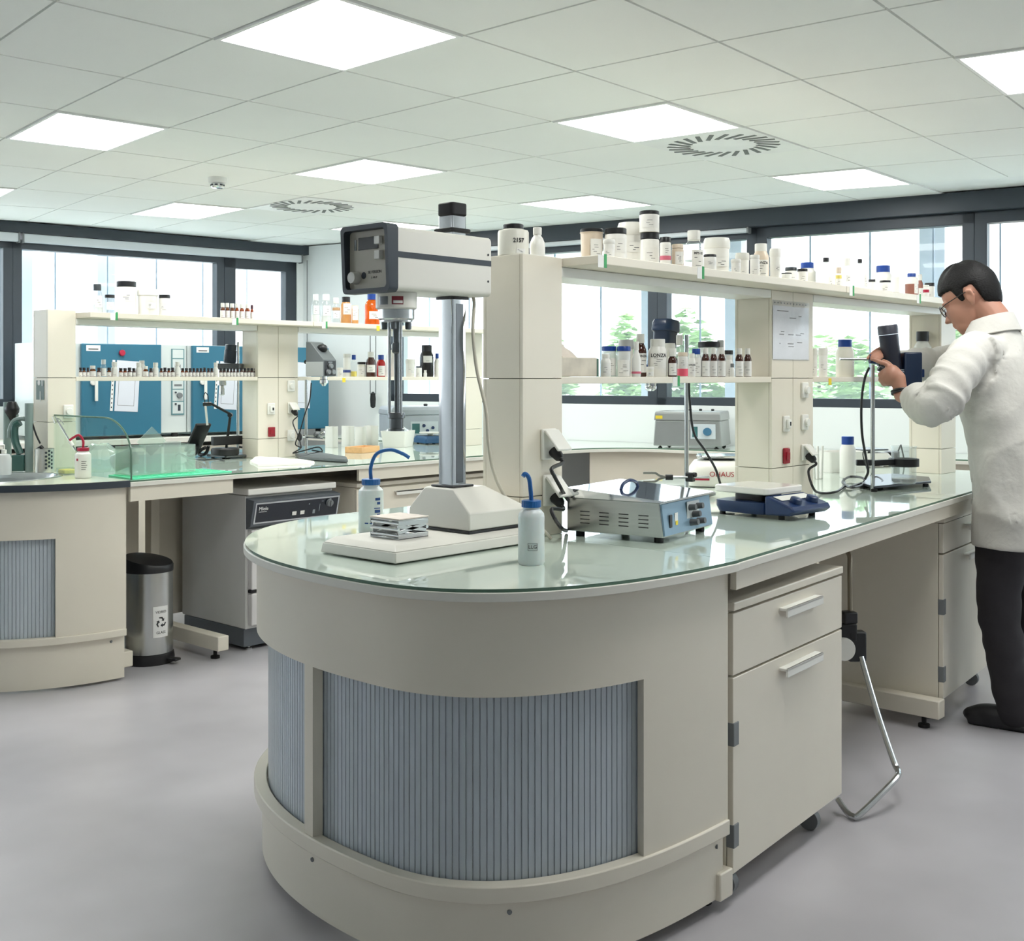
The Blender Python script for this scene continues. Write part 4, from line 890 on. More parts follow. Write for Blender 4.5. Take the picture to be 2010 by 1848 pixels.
put(2.11, zs, 1727, 1748, 551, 'small_jar', 'low jar with black cap in front of the wide blue-capped bottle', 'jar', 'jar', M_hdpew, M_black, label=(.1, .6, .9, .1), group=G2)
put(2.18, zs, 1752.5, 1766, 544, 'plastic_beaker', 'narrow white beaker standing alone on the shelf by the person', 'beaker', 'beaker', M_hdpew, None, group=G2)
put(2.15, zs, 1777, 1802, 537, 'plastic_bottle', 'square white bottle half full of brown liquid with blue cap', 'bottle', 'square', M_hdpew, M_blue, content=(M_brn, .0, .55), label=(.15, .6, .35, .75), group=G2)
put(2.25, zs, 1800, 1812, 539, 'small_bottle', 'slim brown bottle with white cap behind the half-full bottle', 'bottle', 'bottle', M_brn, M_cap, label=(.1, .5, .8, .2), group=G2)
put(2.12, zs, 1812, 1823.5, 560, 'small_jar', 'small white jar with red printing by the head of the person', 'jar', 'jar', M_hdpew, M_cap, content=(M_red, .4, .65), group=G2)
put(2.24, zs, 1815, 1834, 556, 'screw_jar', 'white jar with black cap at the right end of the shelf by the person', 'jar', 'jar', M_hdpew, M_black, label=L1, group=G2)
# ---- lower shelf of the near bench
G3 = 'bottles on the lower shelf of the near bench'; ze = EYE
F_, B_ = 2.222, 2.305
put(2.216, ze, 1179, 1199, 695, 'small_bottle', 'small white bottle left of two blue-lidded clear jars', 'bottle', 'wide', M_hdpew, M_cap, label=(.1, .6, .9, .1), group=G3)
put(2.29, ze, 1181, 1210, 680, 'clear_jar', 'left clear jar with wide blue lid on the near lower shelf', 'jar', 'jar', M_frost, M_blue, label=(.05, .6, .8, .2), group=G3, bars=5)
put(2.24, ze, 1210.5, 1238, 680, 'clear_jar', 'right clear jar with wide blue lid on the near lower shelf', 'jar', 'jar', M_frost, M_blue, label=(.02, .55, .9, .0), group=G3, bars=5)
put(2.33, ze, 1214, 1244, 667, 'plastic_tub', 'grey-lidded tub behind the blue-lidded jars', 'tub', 'tub', M_hdpe, mat('pale_grey_lid', (190, 192, 190), .4), group=G3)
put(2.216, ze, 1240, 1258, 671, 'small_bottle', 'white round bottle with pink liquid showing at the bottom', 'bottle', 'round', M_hdpew, M_cap, content=(M_pink, .08, .15), group=G3)
put(2.30, ze, 1245, 1269, 656, 'amber_bottle', 'tall dark amber bottle with white cap behind the pink-bottomed one', 'bottle', 'bottle', M_amd, M_cap, label=(.1, .55, .9, .3), txt=('LONZA', .011, .48, .3), group=G3)
put(2.214, ze, 1268, 1284, 720, 'small_jar', 'low white pot in front, left of the bold-lettered white bottle', 'jar', 'tub', M_hdpe, M_cap, label=L2, group=G3)
put(2.26, ze, 1272, 1310, 666, 'plastic_bottle', 'large white wide-necked bottle with bold black name on the near lower shelf', 'bottle', 'wide', M_hdpew, M_cap, label=(.22, .62, .9, .1), txt=('LONZA', .0165, .56, .1), group=G3, bars=5)
put(2.33, ze, 1303, 1326, 674, 'plastic_tub', 'white tub behind the bold-lettered white bottle', 'tub', 'tub', M_hdpe, M_cap, group=G3)
put(2.22, ze, 1311, 1329, 684, 'amber_bottle', 'short amber bottle with white cap right of the bold-lettered white bottle', 'bottle', 'vial', M_amd, M_cap, label=(.05, .48, .9, .1), group=G3)
put(2.31, ze, 1322, 1346, 658, 'clear_bottle', 'clear round bottle with white cap, tallest right of the dark blue stirrer', 'bottle', 'round', M_cgl, M_cap, content=(M_frost, 0, .3), group=G3)
put(2.222, ze, 1330, 1350, 692, 'small_box', 'cream pot with a bright pink label on the near lower shelf', 'jar', 'jar', M_hdpew, M_beige, content=(M_pinkl, .02, .33), label=(.4, .8, .8, .1), group=G3)
put(2.214, ze, 1351, 1365, 694, 'small_bottle', 'small white bottle with bold name right of the pink label', 'bottle', 'wide', M_hdpew, M_cap, label=(.05, .6, .9, .1), txt=('LONZA', .0075, .5, .1), group=G3)
put(2.24, ze, 1356, 1377, 685, 'clear_bottle', 'printed white bottle with bright blue cap on the near lower shelf', 'bottle', 'wide', M_frost, M_blue, label=(.02, .68, 1.0, .1), group=G3, bars=6)
for k, (x0, x1, q) in enumerate(((1377, 1393, 'first'), (1393, 1408, 'second'), (1408.5, 1424, 'third'))):
    put(2.215+.0*k, ze, x0, x1, 683, 'amber_bottle', 'amber bottle with white cap and ticked label, %s of three side by side' % q, 'bottle', 'bottle', M_amd, M_cap, label=(.02, .55, 1.1, .1), group=G3)
put(2.325, ze, 1370, 1413, 671, 'screw_jar', 'jar with wide black lid behind the three amber bottles', 'jar', 'jar', M_frost, M_black, group=G3)
put(2.305, ze, 1406, 1423, 668, 'small_bottle', 'pale-capped bottle behind the third amber bottle', 'bottle', 'wide', M_hdpew, mat('pale_grey_lid', (190, 192, 190), .4), group=G3)
put(2.24, ze, 1424.5, 1438, 698, 'small_bottle', 'white bottle between the three and the two amber bottles', 'bottle', 'wide', M_hdpew, M_cap, label=L2, group=G3)
put(2.31, ze, 1420, 1439, 688, 'screw_jar', 'clear jar with black cap behind the white bottle between amber ones', 'jar', 'jar', M_frost, M_black, group=G3)
put(2.211, ze, 1433, 1442, 714, 'sample_vial', 'tiny white vial with grey cap at the front of the near lower shelf', 'vial', 'vial', M_hdpew, M_grey, group=G3)
put(2.225, ze, 1443, 1459, 684, 'amber_bottle', 'amber bottle with white cap, left one of the last pair', 'bottle', 'bottle', M_amd, M_cap, label=(.02, .55, 1.1, .1), group=G3)
put(2.225, ze, 1460, 1475, 684, 'amber_bottle', 'amber bottle with white cap, right one of the last pair by the pillar', 'bottle', 'bottle', M_amd, M_cap, label=(.02, .55, 1.1, .1), group=G3)
# tissue box and loose tissue
X0, X1 = onY(1099, 2.21), onY(1172, 2.21); d = depth((X0+X1)/2, 2.21); h = zat(702, d)-ze
t = thing('tissue_box', 'beige patterned tissue box with a dark green end on the near lower shelf', 'tissue box', (X0, 2.21, ze))
b = MB(); b.box(0, X1-X0, 0, .11, .0005, h); b.build('carton', mat('marbled_carton', (208, 200, 184), .6, var=.16, scale=14), t, bevel=.003, smooth=0)
b = MB(); b.box(X1-X0+.0005, X1-X0+.012, 0.002, .108, .0005, h-.002); b.build('green_end', mat('dark_green_card', (48, 92, 72), .5), t, bevel=.002, smooth=0)
b = MB(); rnd = random.Random(5); rg = []
for k in range(6):
    u = k/5; w = .055*(1-u*.5); rg.append([(.075-.05*u+w*math.cos(q*PI/8)*(1+.25*math.sin(3*q)), .055+w*.5*math.sin(q*PI/8), h+.0005+.05*u+.008*math.sin(q*1.3+k)*u) for q in range(16)])
b.loft(rg); b.build('tissue', mat('tissue_cream', (226, 216, 204), .8), t, smooth=60)
# lower shelf by the person
G4 = 'bottles on the lower shelf near the person'
put(2.24, ze, 1592.5, 1605, 684, 'screw_jar', 'left one of two white jars beside the middle pillar, under the long shelf', 'jar', 'tub', M_hdpew, M_wplas, label=L2, group=G4)
put(2.24, ze, 1606, 1625, 683, 'screw_jar', 'right one of two white jars beside the middle pillar, under the long shelf', 'jar', 'tub', M_hdpew, M_wplas, label=L1, group=G4)
t = put(2.26, ze, 1641, 1676, 667, 'plastic_bottle', 'milky bottle with ribbed blue cap behind the horizontal stirrer rod', 'bottle', 'wide', M_hdpe, M_blue, label=(.3, .5, .2, 1.1), group=G4)
put(2.27, ze, 1793, 1829, 651, 'plastic_bottle', 'bottle of yellow liquid with black cap behind the raised sleeve', 'bottle', 'bottle', M_frost, M_black, content=(M_yel, 0, .45), group=G4)
# ---- left bench, upper shelf
G5 = 'jars on the left upper shelf'; zl = ZL
put(5.42, zl, 180, 202, 558, 'clear_bottle', 'clear bottle with small dark cap at the left end of the left upper shelf', 'bottle', 'bottle', M_cgl, M_gcap, label=(.2, .6, .7, .3), content=(M_frost, 0, .3), group=G5)
put(5.40, zl, 206, 225, 579, 'clear_jar', 'small clear jar with black cap on the left upper shelf', 'jar', 'jar', M_cgl, M_black, label=(.2, .6, .8, .2), group=G5)
put(5.44, zl, 229, 267, 553, 'screw_jar', 'large white jar with black cap on the left upper shelf', 'jar', 'jar', M_hdpew, M_black, label=(.4, .68, .7, .2), group=G5)
put(5.42, zl, 269, 310, 568, 'plastic_tub', 'wide white tub with white lid on the left upper shelf', 'tub', 'tub', M_hdpew, M_wplas, label=(.25, .5, .4, .4), group=G5)
put(5.40, zl, 312, 334, 579, 'screw_jar', 'smaller white jar with black cap right of the wide white tub', 'jar', 'jar', M_hdpew, M_black, label=(.2, .6, .9, .1), group=G5)
ORD = ['first', 'second', 'third', 'fourth', 'fifth', 'sixth', 'seventh', 'eighth', 'ninth', 'tenth', 'eleventh', 'twelfth', 'thirteenth', 'fourteenth', 'fifteenth', 'sixteenth', 'seventeenth', 'eighteenth', 'nineteenth', 'twentieth']
ORD += ['twenty-'+w for w in ORD[:9]]+['thirtieth']+['thirty-'+w for w in ORD[:9]]+['fortieth']+['forty-'+w for w in ORD[:9]]
def vial_proto(r, h, body, cap, nm='sample_vial', kind='vial'):
    t = container(nm, 'x', 'vial', 0, 0, 0, r, h, kind, body, cap, label=(.04, .5, 1.3, 0), n=16, bars=1); return t
def vialrow(items, Y, z, group, where):
    """items: (px0, px1, ytop, style); each vial is its own thing, copied from one prototype per style"""
    protos = {}
    for k, (x0, x1, yt, st) in enumerate(items):
        y = Y+(.0 if st[0] != '_' else .06); st_ = st.strip('_'); X = onY((x0+x1)/2, y); d = depth(X, y); r = (x1-x0)/2*d/FOC; h = zat(yt, d)-z
        body, cap, what = {'a': (M_amd, M_black, 'tiny dark vial'), 'o': (M_amb, M_black, 'tiny glowing amber vial'), 'w': (M_amb, M_cap, 'white-capped amber vial'), 'c': (M_cgl, M_frost, 'tall clear vial'), 'p': (M_hdpew, M_cap, 'tall white vial'), 'm': (M_amb, M_wine, 'maroon-capped vial')}[st_]
        if st_ not in protos: o = protos[st_] = vial_proto(r, h, body, cap); P = (r, h); o['_rh'] = 1; protos[st_+'r'] = P
        else: o = dup(protos[st_])
        pr = protos[st_+'r']; o.location = (X, y, z); o.scale = (r/pr[0], r/pr[0], h/pr[1]); o.rotation_euler.z = math.atan2(-y, -X)-math.atan2(0, 0)+PI*0 if True else 0
        o['label'] = '%s, %s from left %s' % (what, ORD[k], where); o['category'] = 'vial'; o['group'] = group
    for o in protos.values():
        if not isinstance(o, tuple) and '_rh' in o: del o['_rh']
    for o in list(C.objects):
        if '_rh' in o: del o['_rh']
vialrow([(432.5, 441.5, 595, 'w'), (442, 450.5, 595, 'w'), (451, 460.5, 596, 'w'), (461, 469, 596, 'w'), (470, 479.5, 597, 'w'), (480.5, 490.5, 597, 'w'), (491.5, 497.5, 599, 'm')], 5.35, zl, 'small vials on the left upper shelf', 'in the short row on the left upper shelf')
V = [(155, 161, 722, 'a'), (161.5, 168.5, 722, 'o'), (169.5, 175.5, 722, 'a'), (176, 188, 718, 'w'), (190, 197.5, 722, 'a'), (198, 208.5, 706, 'c'), (210, 218, 722, 'o'), (218.5, 230.5, 711, 'p'), (233, 241, 723, 'o'), (241.5, 249.5, 723, 'o'), (250, 258.5, 722, 'a'), (259, 266, 723, 'a'), (266.5, 278, 712, 'p'), (281, 291, 719, 'w'), (292.5, 299.5, 723, 'a'), (299.5, 311, 712, 'p'), (313, 319.5, 723, 'o'), (320, 327.5, 722, 'a'), (328, 334.5, 723, 'o'), (335, 342.5, 722, 'a'), (343, 353.5, 711, 'p'), (355, 362, 723, 'o'), (362.5, 369.5, 723, 'o'), (370, 376.5, 723, 'a'), (377, 383.5, 723, 'a'), (384, 390.5, 723, 'a'), (391, 397.5, 723, 'a'), (398, 404.5, 722, 'a'), (406, 412, 723, 'a'), (412.5, 418.5, 723, 'a'), (419, 428, 712, 'p'), (430, 436.5, 723, 'a'), (437, 443.5, 723, 'a'), (444, 450.5, 723, 'a'), (451, 456.5, 723, 'a'), (457, 462.5, 723, 'a'), (463.5, 469.5, 723, 'a'), (470.5, 477, 722, 'a'), (477.5, 484, 723, 'a'), (484.5, 490.5, 723, 'a'), (491, 497.5, 723, 'a'), (498, 504.5, 723, 'a')]
vialrow(V, 5.485, ze, 'tiny vials in the long row on the left lower shelf', 'in the long row on the left lower shelf')
put(5.56, ze, 272, 285, 708, 'sample_vial', 'white-capped vial standing behind the long row of vials', 'vial', 'wide', M_hdpew, M_cap, group='tiny vials in the long row on the left lower shelf')
# ---- left bench, shelves behind the mixer
G6 = 'bottles on the left upper shelf behind the mixer'
put(5.42, zl, 611.5, 628, 578, 'clear_bottle', 'left one of two clear bottles on the shelf behind the mixer', 'bottle', 'bottle', M_cgl, M_frost, label=(.3, .6, .7, .2), content=(M_frost, 0, .28), group=G6)
put(5.40, zl, 630, 650.5, 578, 'clear_bottle', 'right one of two clear bottles on the shelf behind the mixer', 'bottle', 'bottle', M_cgl, M_frost, label=(.25, .6, .8, .2), content=(M_frost, 0, .25), group=G6)
put(5.42, zl, 651.5, 668, 585, 'clear_bottle', 'clear bottle holding tan liquid, next to the black-capped jar behind the mixer', 'bottle', 'bottle', M_cgl, M_cap, label=(.2, .5, .8, .1), content=(M_tan, .5, .62), group=G6)
put(5.44, zl, 668.5, 690, 583, 'amber_jar', 'square jar of amber liquid with black cap on the shelf behind the mixer', 'jar', 'wide', M_tan, M_black, label=(.35, .75, .8, .3), group=G6)
put(5.36, zl, 690.5, 703.5, 600, 'small_jar', 'small brown jar with printed label beside the amber jar behind the mixer', 'jar', 'jar', M_tan, M_beige, label=(.2, .95, .9, .1), group=G6, bars=5)
put(5.42, zl, 716, 745, 575, 'orange_bottle', 'bright orange bottle with blue cap just under the mixer head', 'bottle', 'bottle', M_org, M_blue, label=(.18, .42, .8, .4), group=G6)
G7 = 'bottles on the left lower shelf behind the mixer'; y5 = 5.5
put(y5, ze, 650, 660, 706, 'small_bottle', 'small white bottle right beside the grey stirrer head', 'bottle', 'bottle', M_hdpew, M_cap, label=(.05, .3, .9, .1), group=G7)
put(y5, ze, 661.5, 673.5, 722, 'small_jar', 'lowest white pot on the shelf behind the mixer', 'jar', 'tub', M_hdpew, M_cap, label=L1, group=G7)
put(y5, ze, 673.5, 688, 695, 'plastic_bottle', 'tall white container with a blue band on the label, behind the mixer', 'bottle', 'jar', M_hdpew, M_cap, content=(mat('navy_band', (60, 74, 140), .5), .18, .3), group=G7)
put(5.47, ze, 688.5, 700.5, 697, 'clear_bottle', 'clear bottle of yellow liquid with blue cap behind the mixer', 'bottle', 'bottle', M_cgl, M_blue, content=(M_yel, 0, .25), group=G7)
put(5.53, ze, 701.5, 718, 711, 'screw_jar', 'cream jar with black lid left of the amber bottle behind the mixer', 'jar', 'jar', M_hdpe, M_black, label=(.1, .7, .9, .1), group=G7)
put(5.49, ze, 718.5, 737, 691, 'amber_bottle', 'dark amber bottle with white cap on the shelf behind the mixer', 'bottle', 'bottle', M_amd, M_cap, label=(.18, .48, 1.0, .1), group=G7)
put(5.51, ze, 739, 756.5, 697, 'red_bottle', 'red glass bottle with blue cap left of the mixer rods', 'bottle', 'bottle', M_redgl, M_blue, label=(.05, .5, .8, .2), group=G7)
put(5.53, ze, 757, 789, 676, 'plastic_jug', 'white jug half hidden behind the mixer rods', 'jug', 'jug', M_hdpew, M_cap, group=G7)
put(y5, ze, 796, 815, 705, 'plastic_tub', 'white tub right of the mixer rods', 'tub', 'tub', M_hdpew, M_wplas, label=L1, group=G7)
put(5.475, ze, 816, 828, 719, 'small_jar', 'small jar with black cap left of the tall black bottle', 'jar', 'jar', M_hdpew, M_black, label=L2, group=G7)
put(5.54, ze, 824, 851, 678, 'black_bottle', 'tall black bottle with white label behind the mixer', 'bottle', 'wide', M_blk, M_black, label=(.45, .66, .7, .2), group=G7, bars=1)
put(5.465, ze, 831.5, 838, 727, 'sample_vial', 'tiny vial in front of the tall black bottle', 'vial', 'vial', M_hdpew, M_cap, group=G7)
put(5.5, ze, 852.5, 863, 694, 'small_bottle', 'blue-capped bottle right of the tall black bottle', 'bottle', 'bottle', M_hdpew, M_blue, group=G7)
put(y5, ze, 910.5, 919.5, 720, 'sample_vial', 'small clear vial with black cap right of the chrome mixer column', 'vial', 'vial', M_cgl, M_black, content=(M_frost, 0, .5), group=G7)
# ================================================================ LEFT BENCH AND UNDER IT
# ---- dishwasher
x0, x1, yf = 3.36, 3.90, 4.775; w = x1-x0
t = thing('dishwasher', 'grey and white laboratory dishwasher with a slanted dark control panel under the left bench', 'dishwasher', (x0, yf, 0))
M_dw = mat('appliance_grey', (214, 214, 211), .4, var=.02); M_dwd = mat('appliance_dark', (92, 98, 104), .4)
b = MB(); b.box(0, w, .035, .60, .11, .765); b.build('cabinet', M_dw, t, bevel=.004, smooth=0)
b = MB(); b.box(-.004, w+.004, .005, .60, .768, .80); b.build('lid', M_wplas, t, bevel=.006, smooth=0)
b = MB(); b.loft([[(0, y, z) for y, z in ((.034, .60), (-.005, .618), (-.035, .745), (.034, .755))], [(w, y, z) for y, z in ((.034, .60), (-.005, .618), (-.035, .745), (.034, .755))]]); ch = b.build('control_housing', M_dwd, t, bevel=.003, smooth=0)
Xp = Matrix.Translation((w/2, -.0205, .6815)) @ Matrix.Rotation(math.atan2(-.03, .127)*-1, 4, 'X')
b = MB(); b.X = Xp
for q in ((-w/2+.012, w/2-.006, .046, .054), (-w/2+.012, w/2-.006, -.054, -.046), (-w/2+.012, -w/2+.02, -.046, .046), (w/2-.014, w/2-.006, -.046, .046)): b.box(q[0], q[1], -.003, .001, q[2], q[3])
b.build('panel_frame', M_steel, ch, smooth=0)
b = MB(); b.X = Xp; b.box(-w/2+.02, w/2-.014, -.0018, .001, -.046, .046); pn = b.build('control_panel', mat('dark_panel', (26, 32, 42), .12), ch, smooth=0)
Mf = lambda x, z: Xp @ face_to((x, -.0022, z), (0, -1, 0))
words('Miele', .026, Mf(-w/2+.062, .022), M_paper, pn); words('PROFESSIONAL', .007, Mf(-w/2+.06, .006), M_paper, pn)
b = MB(); b.X = Xp; b.cyl((w/2-.07, -.002, .02), (w/2-.07, -.016, .02), .02, .018, 22); b.m = 0; b.box(w/2-.0725, w/2-.0675, -.022, -.015, .004, .036); b.build('programme_knob', M_grey, pn)
b = MB(); b.X = Xp
for x in (-.03, .02): b.box(x, x+.026, -.006, -.0018, -.028, -.008)
b.build('push_buttons', M_wplas, pn, bevel=.002)
b = MB(); b.X = Xp
for x, z, u, v in ((.1, -.03, .022, .03), (.14, -.02, .004, .055), (.15, .03, .02, .004), (.07, .02, .008, .008), (.2, .04, .018, .004)): b.box(x, x+u*.7, -.0022, -.0018, z, z+v*.7)
b.build('panel_marks', mat('panel_grey_print', (140, 148, 152), .6), pn, smooth=0)
b = MB(); b.box(.012, w, .0, .034, .305, .598); b.build('door', mat('door_white', (216, 214, 212), .35), t, bevel=.006, smooth=0)
b = MB(); b.box(.012, w, .0, .034, .13, .288); b.build('lower_door', mat('door_white', (216, 214, 212), .35), t, bevel=.006, smooth=0)
b = MB(); b.box(.01, .1, .004, .03, .29, .303); b.build('door_hinge', M_black, t, smooth=0)
b = MB(); b.cbox((.045, -.0006, .575), .035, .0012, .02); b.build('maker_plate', mat('maroon_plate', (126, 36, 46), .4), t, smooth=0)
b = MB(); b.box(.0, w, .05, .58, .02, .108); b.build('base_plinth', M_dwd, t, bevel=.003, smooth=0)
for x, y in ((.05, .08), (w-.05, .08), (.05, .52), (w-.05, .52)):
    b = MB(); b.lathe([(.018, 0), (.018, .008), (.008, .01), (.008, .0195)], 12, (x, y, 0)); b.build('foot', M_steel, t)
# ---- pedal bin
X, Y = 2.945, 5.0; t = thing('pedal_bin', 'round stainless pedal bin with black lid and a recycling sign, under the left bench', 'bin', (X, Y, 0)); r = .112
b = MB(); b.lathe([(r+.006, 0), (r+.008, .02), (r+.004, .045), (r-.003, .05)], 36); b.build('base', M_black, t)
b = MB(); b.lathe([(r, .0505), (r, .43)], 40); b.build('body', mat('bin_steel', (196, 198, 196), .27, 1.0, var=.03, stretch=(9, 9, .3)), t)
b = MB(); rg = []
for z, q in ((.43, 1.015), (.46, 1.02), (.474, .98)): rg.append([(r*q*math.cos(2*PI*k/36), r*q*math.sin(2*PI*k/36), z+.022*math.sin(2*PI*k/36-.4)*((z-.43)/.044)+(.01 if z > .45 else 0)) for k in range(36)])
rg.append([(r*.5*math.cos(2*PI*k/36), r*.5*math.sin(2*PI*k/36), .492+.012*math.sin(2*PI*k/36-.4)) for k in range(36)]); b.loft(rg); b.build('lid', M_black, t)
a = math.atan2(-Y, -X); b = MB(); p = Vector((math.cos(a+.9), math.sin(a+.9), 0))*(r+.03); b.cbox((p.x, p.y, .022), .06, .04, .012, a+.9); b.build('pedal', M_black, t, bevel=.004)
b = MB(); a1 = a+.52; b.patch(r+.0004, .13, .275, a1-.34, a1+.34, 12); sg = b.build('recycling_sign', M_paper, t)
nx = (math.cos(a1), math.sin(a1), 0); R2 = r+.0016
def bw(tx, z, s): words(tx, s, face_to((nx[0]*R2, nx[1]*R2, z), nx), M_ink, sg, wrap=R2)
bw('VIDRIO', .248, .017); bw('GLASS', .152, .017)
Ms = face_to((nx[0]*R2, nx[1]*R2, .2), nx)
for k in range(3):
    th = k*2*PI/3; b = MB(); Rr = Matrix.Rotation(th, 4, 'Z')
    pts = [(-.012, .019), (.006, .019), (.012, .009), (.017, .012), (.014, -.002), (.001, .002), (.006, .005), (.001, .0125), (-.008, .0125)]
    pts = [Rr @ Vector((x, y+.006, 0)) for x, y in pts]
    def cw(p, o): a_ = p.x/R2; q = Vector(((R2+o)*math.sin(a_), p.y, (R2+o)*math.cos(a_)-R2)); return Ms @ q
    n = len(pts); b.add([cw(p, 0) for p in pts]+[cw(p, .0005) for p in pts], [tuple(range(n-1, -1, -1)), tuple(range(n, 2*n))]+[(i, (i+1) % n, n+(i+1) % n, n+i) for i in range(n)]); b.build('recycling_arrow', M_ink, sg, smooth=0)
# ---- blue-doored ovens on the wall bench
M_door = mat('oven_blue', (46, 112, 138), .38, var=.03, scale=2); M_ov = mat('oven_grey_white', (214, 222, 220), .4, var=.015)
AL = math.atan2(-UL.y, -UL.x)
def ov(px, o): s = s_on(px, UL); return s
def oven(lb, pxl, pxd0, pxd1, pxr, ctrl, paper):
    O = .50; zb, zt_ = .93, 1.585
    def sx(px):   # distance along the front line (offset O from the wall) from its crossing with column pxl
        o = CA+NL*O; t_ = (px-PCX)/FOC; v = Vector((FX+t_*RX, FY+t_*RY)); s = (o.x*v.y-o.y*v.x)/(UL.y*v.x-UL.x*v.y); return o+UL*s
    p = sx(pxl); q = sx(pxr); wd_ = (q-p).length; L = lambda px: (sx(px)-p).length*(1 if (sx(px)-p).dot(-UL) > 0 else -1)
    t = thing('drying_oven', lb, 'oven', (p.x, p.y, .91), AL, group='blue-doored ovens'); H = zt_-.91
    b = MB(); b.box(0, wd_, 0, .40, .03, H); b.build('body', M_ov, t, bevel=.004, smooth=0)
    a, e = L(pxd0), L(pxd1); b = MB(); b.box(a, e, -.035, -.0005, .025, H-.002); d = b.build('door', M_door, t, bevel=.006, smooth=0)
    b = MB(); hx = a+.075; hz = .40; b.cyl((hx, -.035, hz), (hx, -.055, hz), .02, n=16); b.cbox((hx+.018, -.058, hz-.055), .022, .014, .15); b.build('door_handle', M_wplas, d, bevel=.004)
    b = MB(); b.box(a+.03, a+.13, -.0362, -.0352, H-.055, H-.015); b.m = 1; b.box(a+.045, a+.115, -.0366, -.0362, H-.045, H-.038); b.build('name_label', [M_paper, M_ink], d, smooth=0)
    if ctrl:
        c0, c1 = L(ctrl[0]), L(ctrl[1]); 
        b = MB(); b.box(c0, c1, -.006, -.0005, .16, H-.03); cp = b.build('control_strip', mat('oven_trim', (96, 140, 146), .4), t, smooth=0)
        for z0, z1 in ((.17, .255), (.262, .345), (.352, .44), (.447, .57), (.577, H-.035)):
            b = MB(); b.box(c0+.008, c1-.008, -.0075, -.0062, z0, z1); b.build('control_field', M_ov, cp, smooth=0)
        b = MB(); b.cyl(((c0+c1)/2+.01, -.008, .303), ((c0+c1)/2+.01, -.024, .303), .022, .02, 18); b.build('dial', M_grey, cp)
        b = MB(); b.box(c0+.02, c1-.02, -.0085, -.0076, .37, .385); b.box(c0+.025, c1-.03, -.0085, -.0076, .49, .53); b.build('display', M_grey, cp, smooth=0)
        b = MB(); b.cyl((c0+.03, -.008, .325), (c0+.03, -.016, .325), .007, n=10); b.cyl((c0+.03, -.008, .24), (c0+.03, -.016, .24), .007, n=10); b.box((c0+c1)/2, (c0+c1)/2+.018, -.012, -.0076, .19, .235); b.build('switches', M_dark, cp)
    for x in (.08, wd_-.08):
        b = MB(); b.lathe([(.022, 0), (.022, .028)], 14, (x, .03, 0)); b.build('rubber_foot', M_rub, t)
    if paper:
        x0_, x1_ = L(paper[0]), L(paper[1]); tilt = -.06; k = thing('paper_sheet', paper[3], 'paper', t.matrix_basis @ Vector((x0_, -.0365, .2)), AL, group='papers in sleeves on the blue ovens')
        Xt = Matrix.Rotation(.055, 4, 'Y'); wq = x1_-x0_; hq = .36
        b = MB(); b.X = Xt; b.box(.03, wq, -.0016, -.0006, 0, hq); sh = b.build('sheet', mat('sleeved_white', (222, 226, 234), .3, var=.02), k, smooth=0)
        b = MB(); b.X = Xt; b.box(-.002, .018, -.0016, -.0006, 0, hq)
        b.m = 1
        for q_ in range(11): b.box(.004, .011, -.002, -.0016, .02+q_*.031, .031+q_*.031)
        b.build('punched_edge', [M_paper, M_ink], k, smooth=0)
        b = MB(); b.X = Xt
        for q_ in ((.05, wq-.03, .04, .043), (.05, .053, .04, hq-.05), (wq-.033, wq-.03, .04, hq-.05)): b.box(q_[0], q_[1], -.002, -.0016, q_[2], q_[3])
        b.build('printed_frame', mat('faint_ink', (140, 140, 142), .8), sh, smooth=0)
        if paper[2]: b = MB(); b.lathe([(.022, .0), (.022, .012), (.018, .016)], 18, (wq*.42, -.0017, hq+.05), True, (0, -1, 0)); o = b.build('magnet', M_red); o.matrix_basis = k.matrix_basis; tag(o, 'round dark red magnet on the left blue oven door', 'magnet')
    return t
oven('left drying oven with blue door, a red magnet and a control strip on its right', 68, 157, 313, 366, (336, 361), (212, 266, True, 'paper sheet in a punched sleeve on the left blue oven door'))
oven('middle blue-doored drying oven, partly behind the wide left pillar', 368, 374, 497, 527, None, (416, 460, False, 'paper sheet in a punched sleeve on the middle blue oven door'))
oven('right blue-doored oven seen behind the grey stirrer stand', 529, 533, 641, 645, None, (560, 603, False, 'paper sheet on the right blue oven door, half hidden by the pillar'))
# ---- sink taps
M_tap = mat('tap_grey_green', (128, 146, 142), .3, var=.03); M_tapd = mat('tap_dark_green', (56, 92, 86), .35)
p = onZ(57, 926, .8935); d = depth(*p); S = d/FOC
t = thing('lab_tap', 'tall grey-green laboratory tap post with a dark lever, right one at the sink', 'tap', (p[0], p[1], .8935), group='laboratory taps at the sink'); aw = Vector((-RX, -RY, 0))
b = MB(); b.cyl((0, 0, 0), (0, 0, 134*S), 8*S, n=24); b.build('post', M_tap, t)
b = MB(); b.tube(spline([(0, 0, 100*S), aw*14*S+Vector((0, 0, 104*S)), aw*30*S+Vector((0, 0, 99*S)), aw*38*S+Vector((0, 0, 82*S)), aw*39*S+Vector((0, 0, 66*S))], 6), 4.5*S, 10); b.build('curved_arm', M_tap, t)
b = MB(); b.tube(spline([aw*18*S+Vector((0, 0, 97*S)), aw*28*S+Vector((0, 0, 88*S)), aw*27*S+Vector((0, 0, 60*S)), aw*17*S+Vector((0, 0, 34*S))], 6), 7.5*S, 10); b.build('lever', M_tapd, t)
b = MB(); b.cbox(aw*19*S+Vector((0, 0, 17*S)), 24*S, 20*S, 32*S, PHI-PI/2); b.build('valve_body', M_tapd, t, bevel=.004)
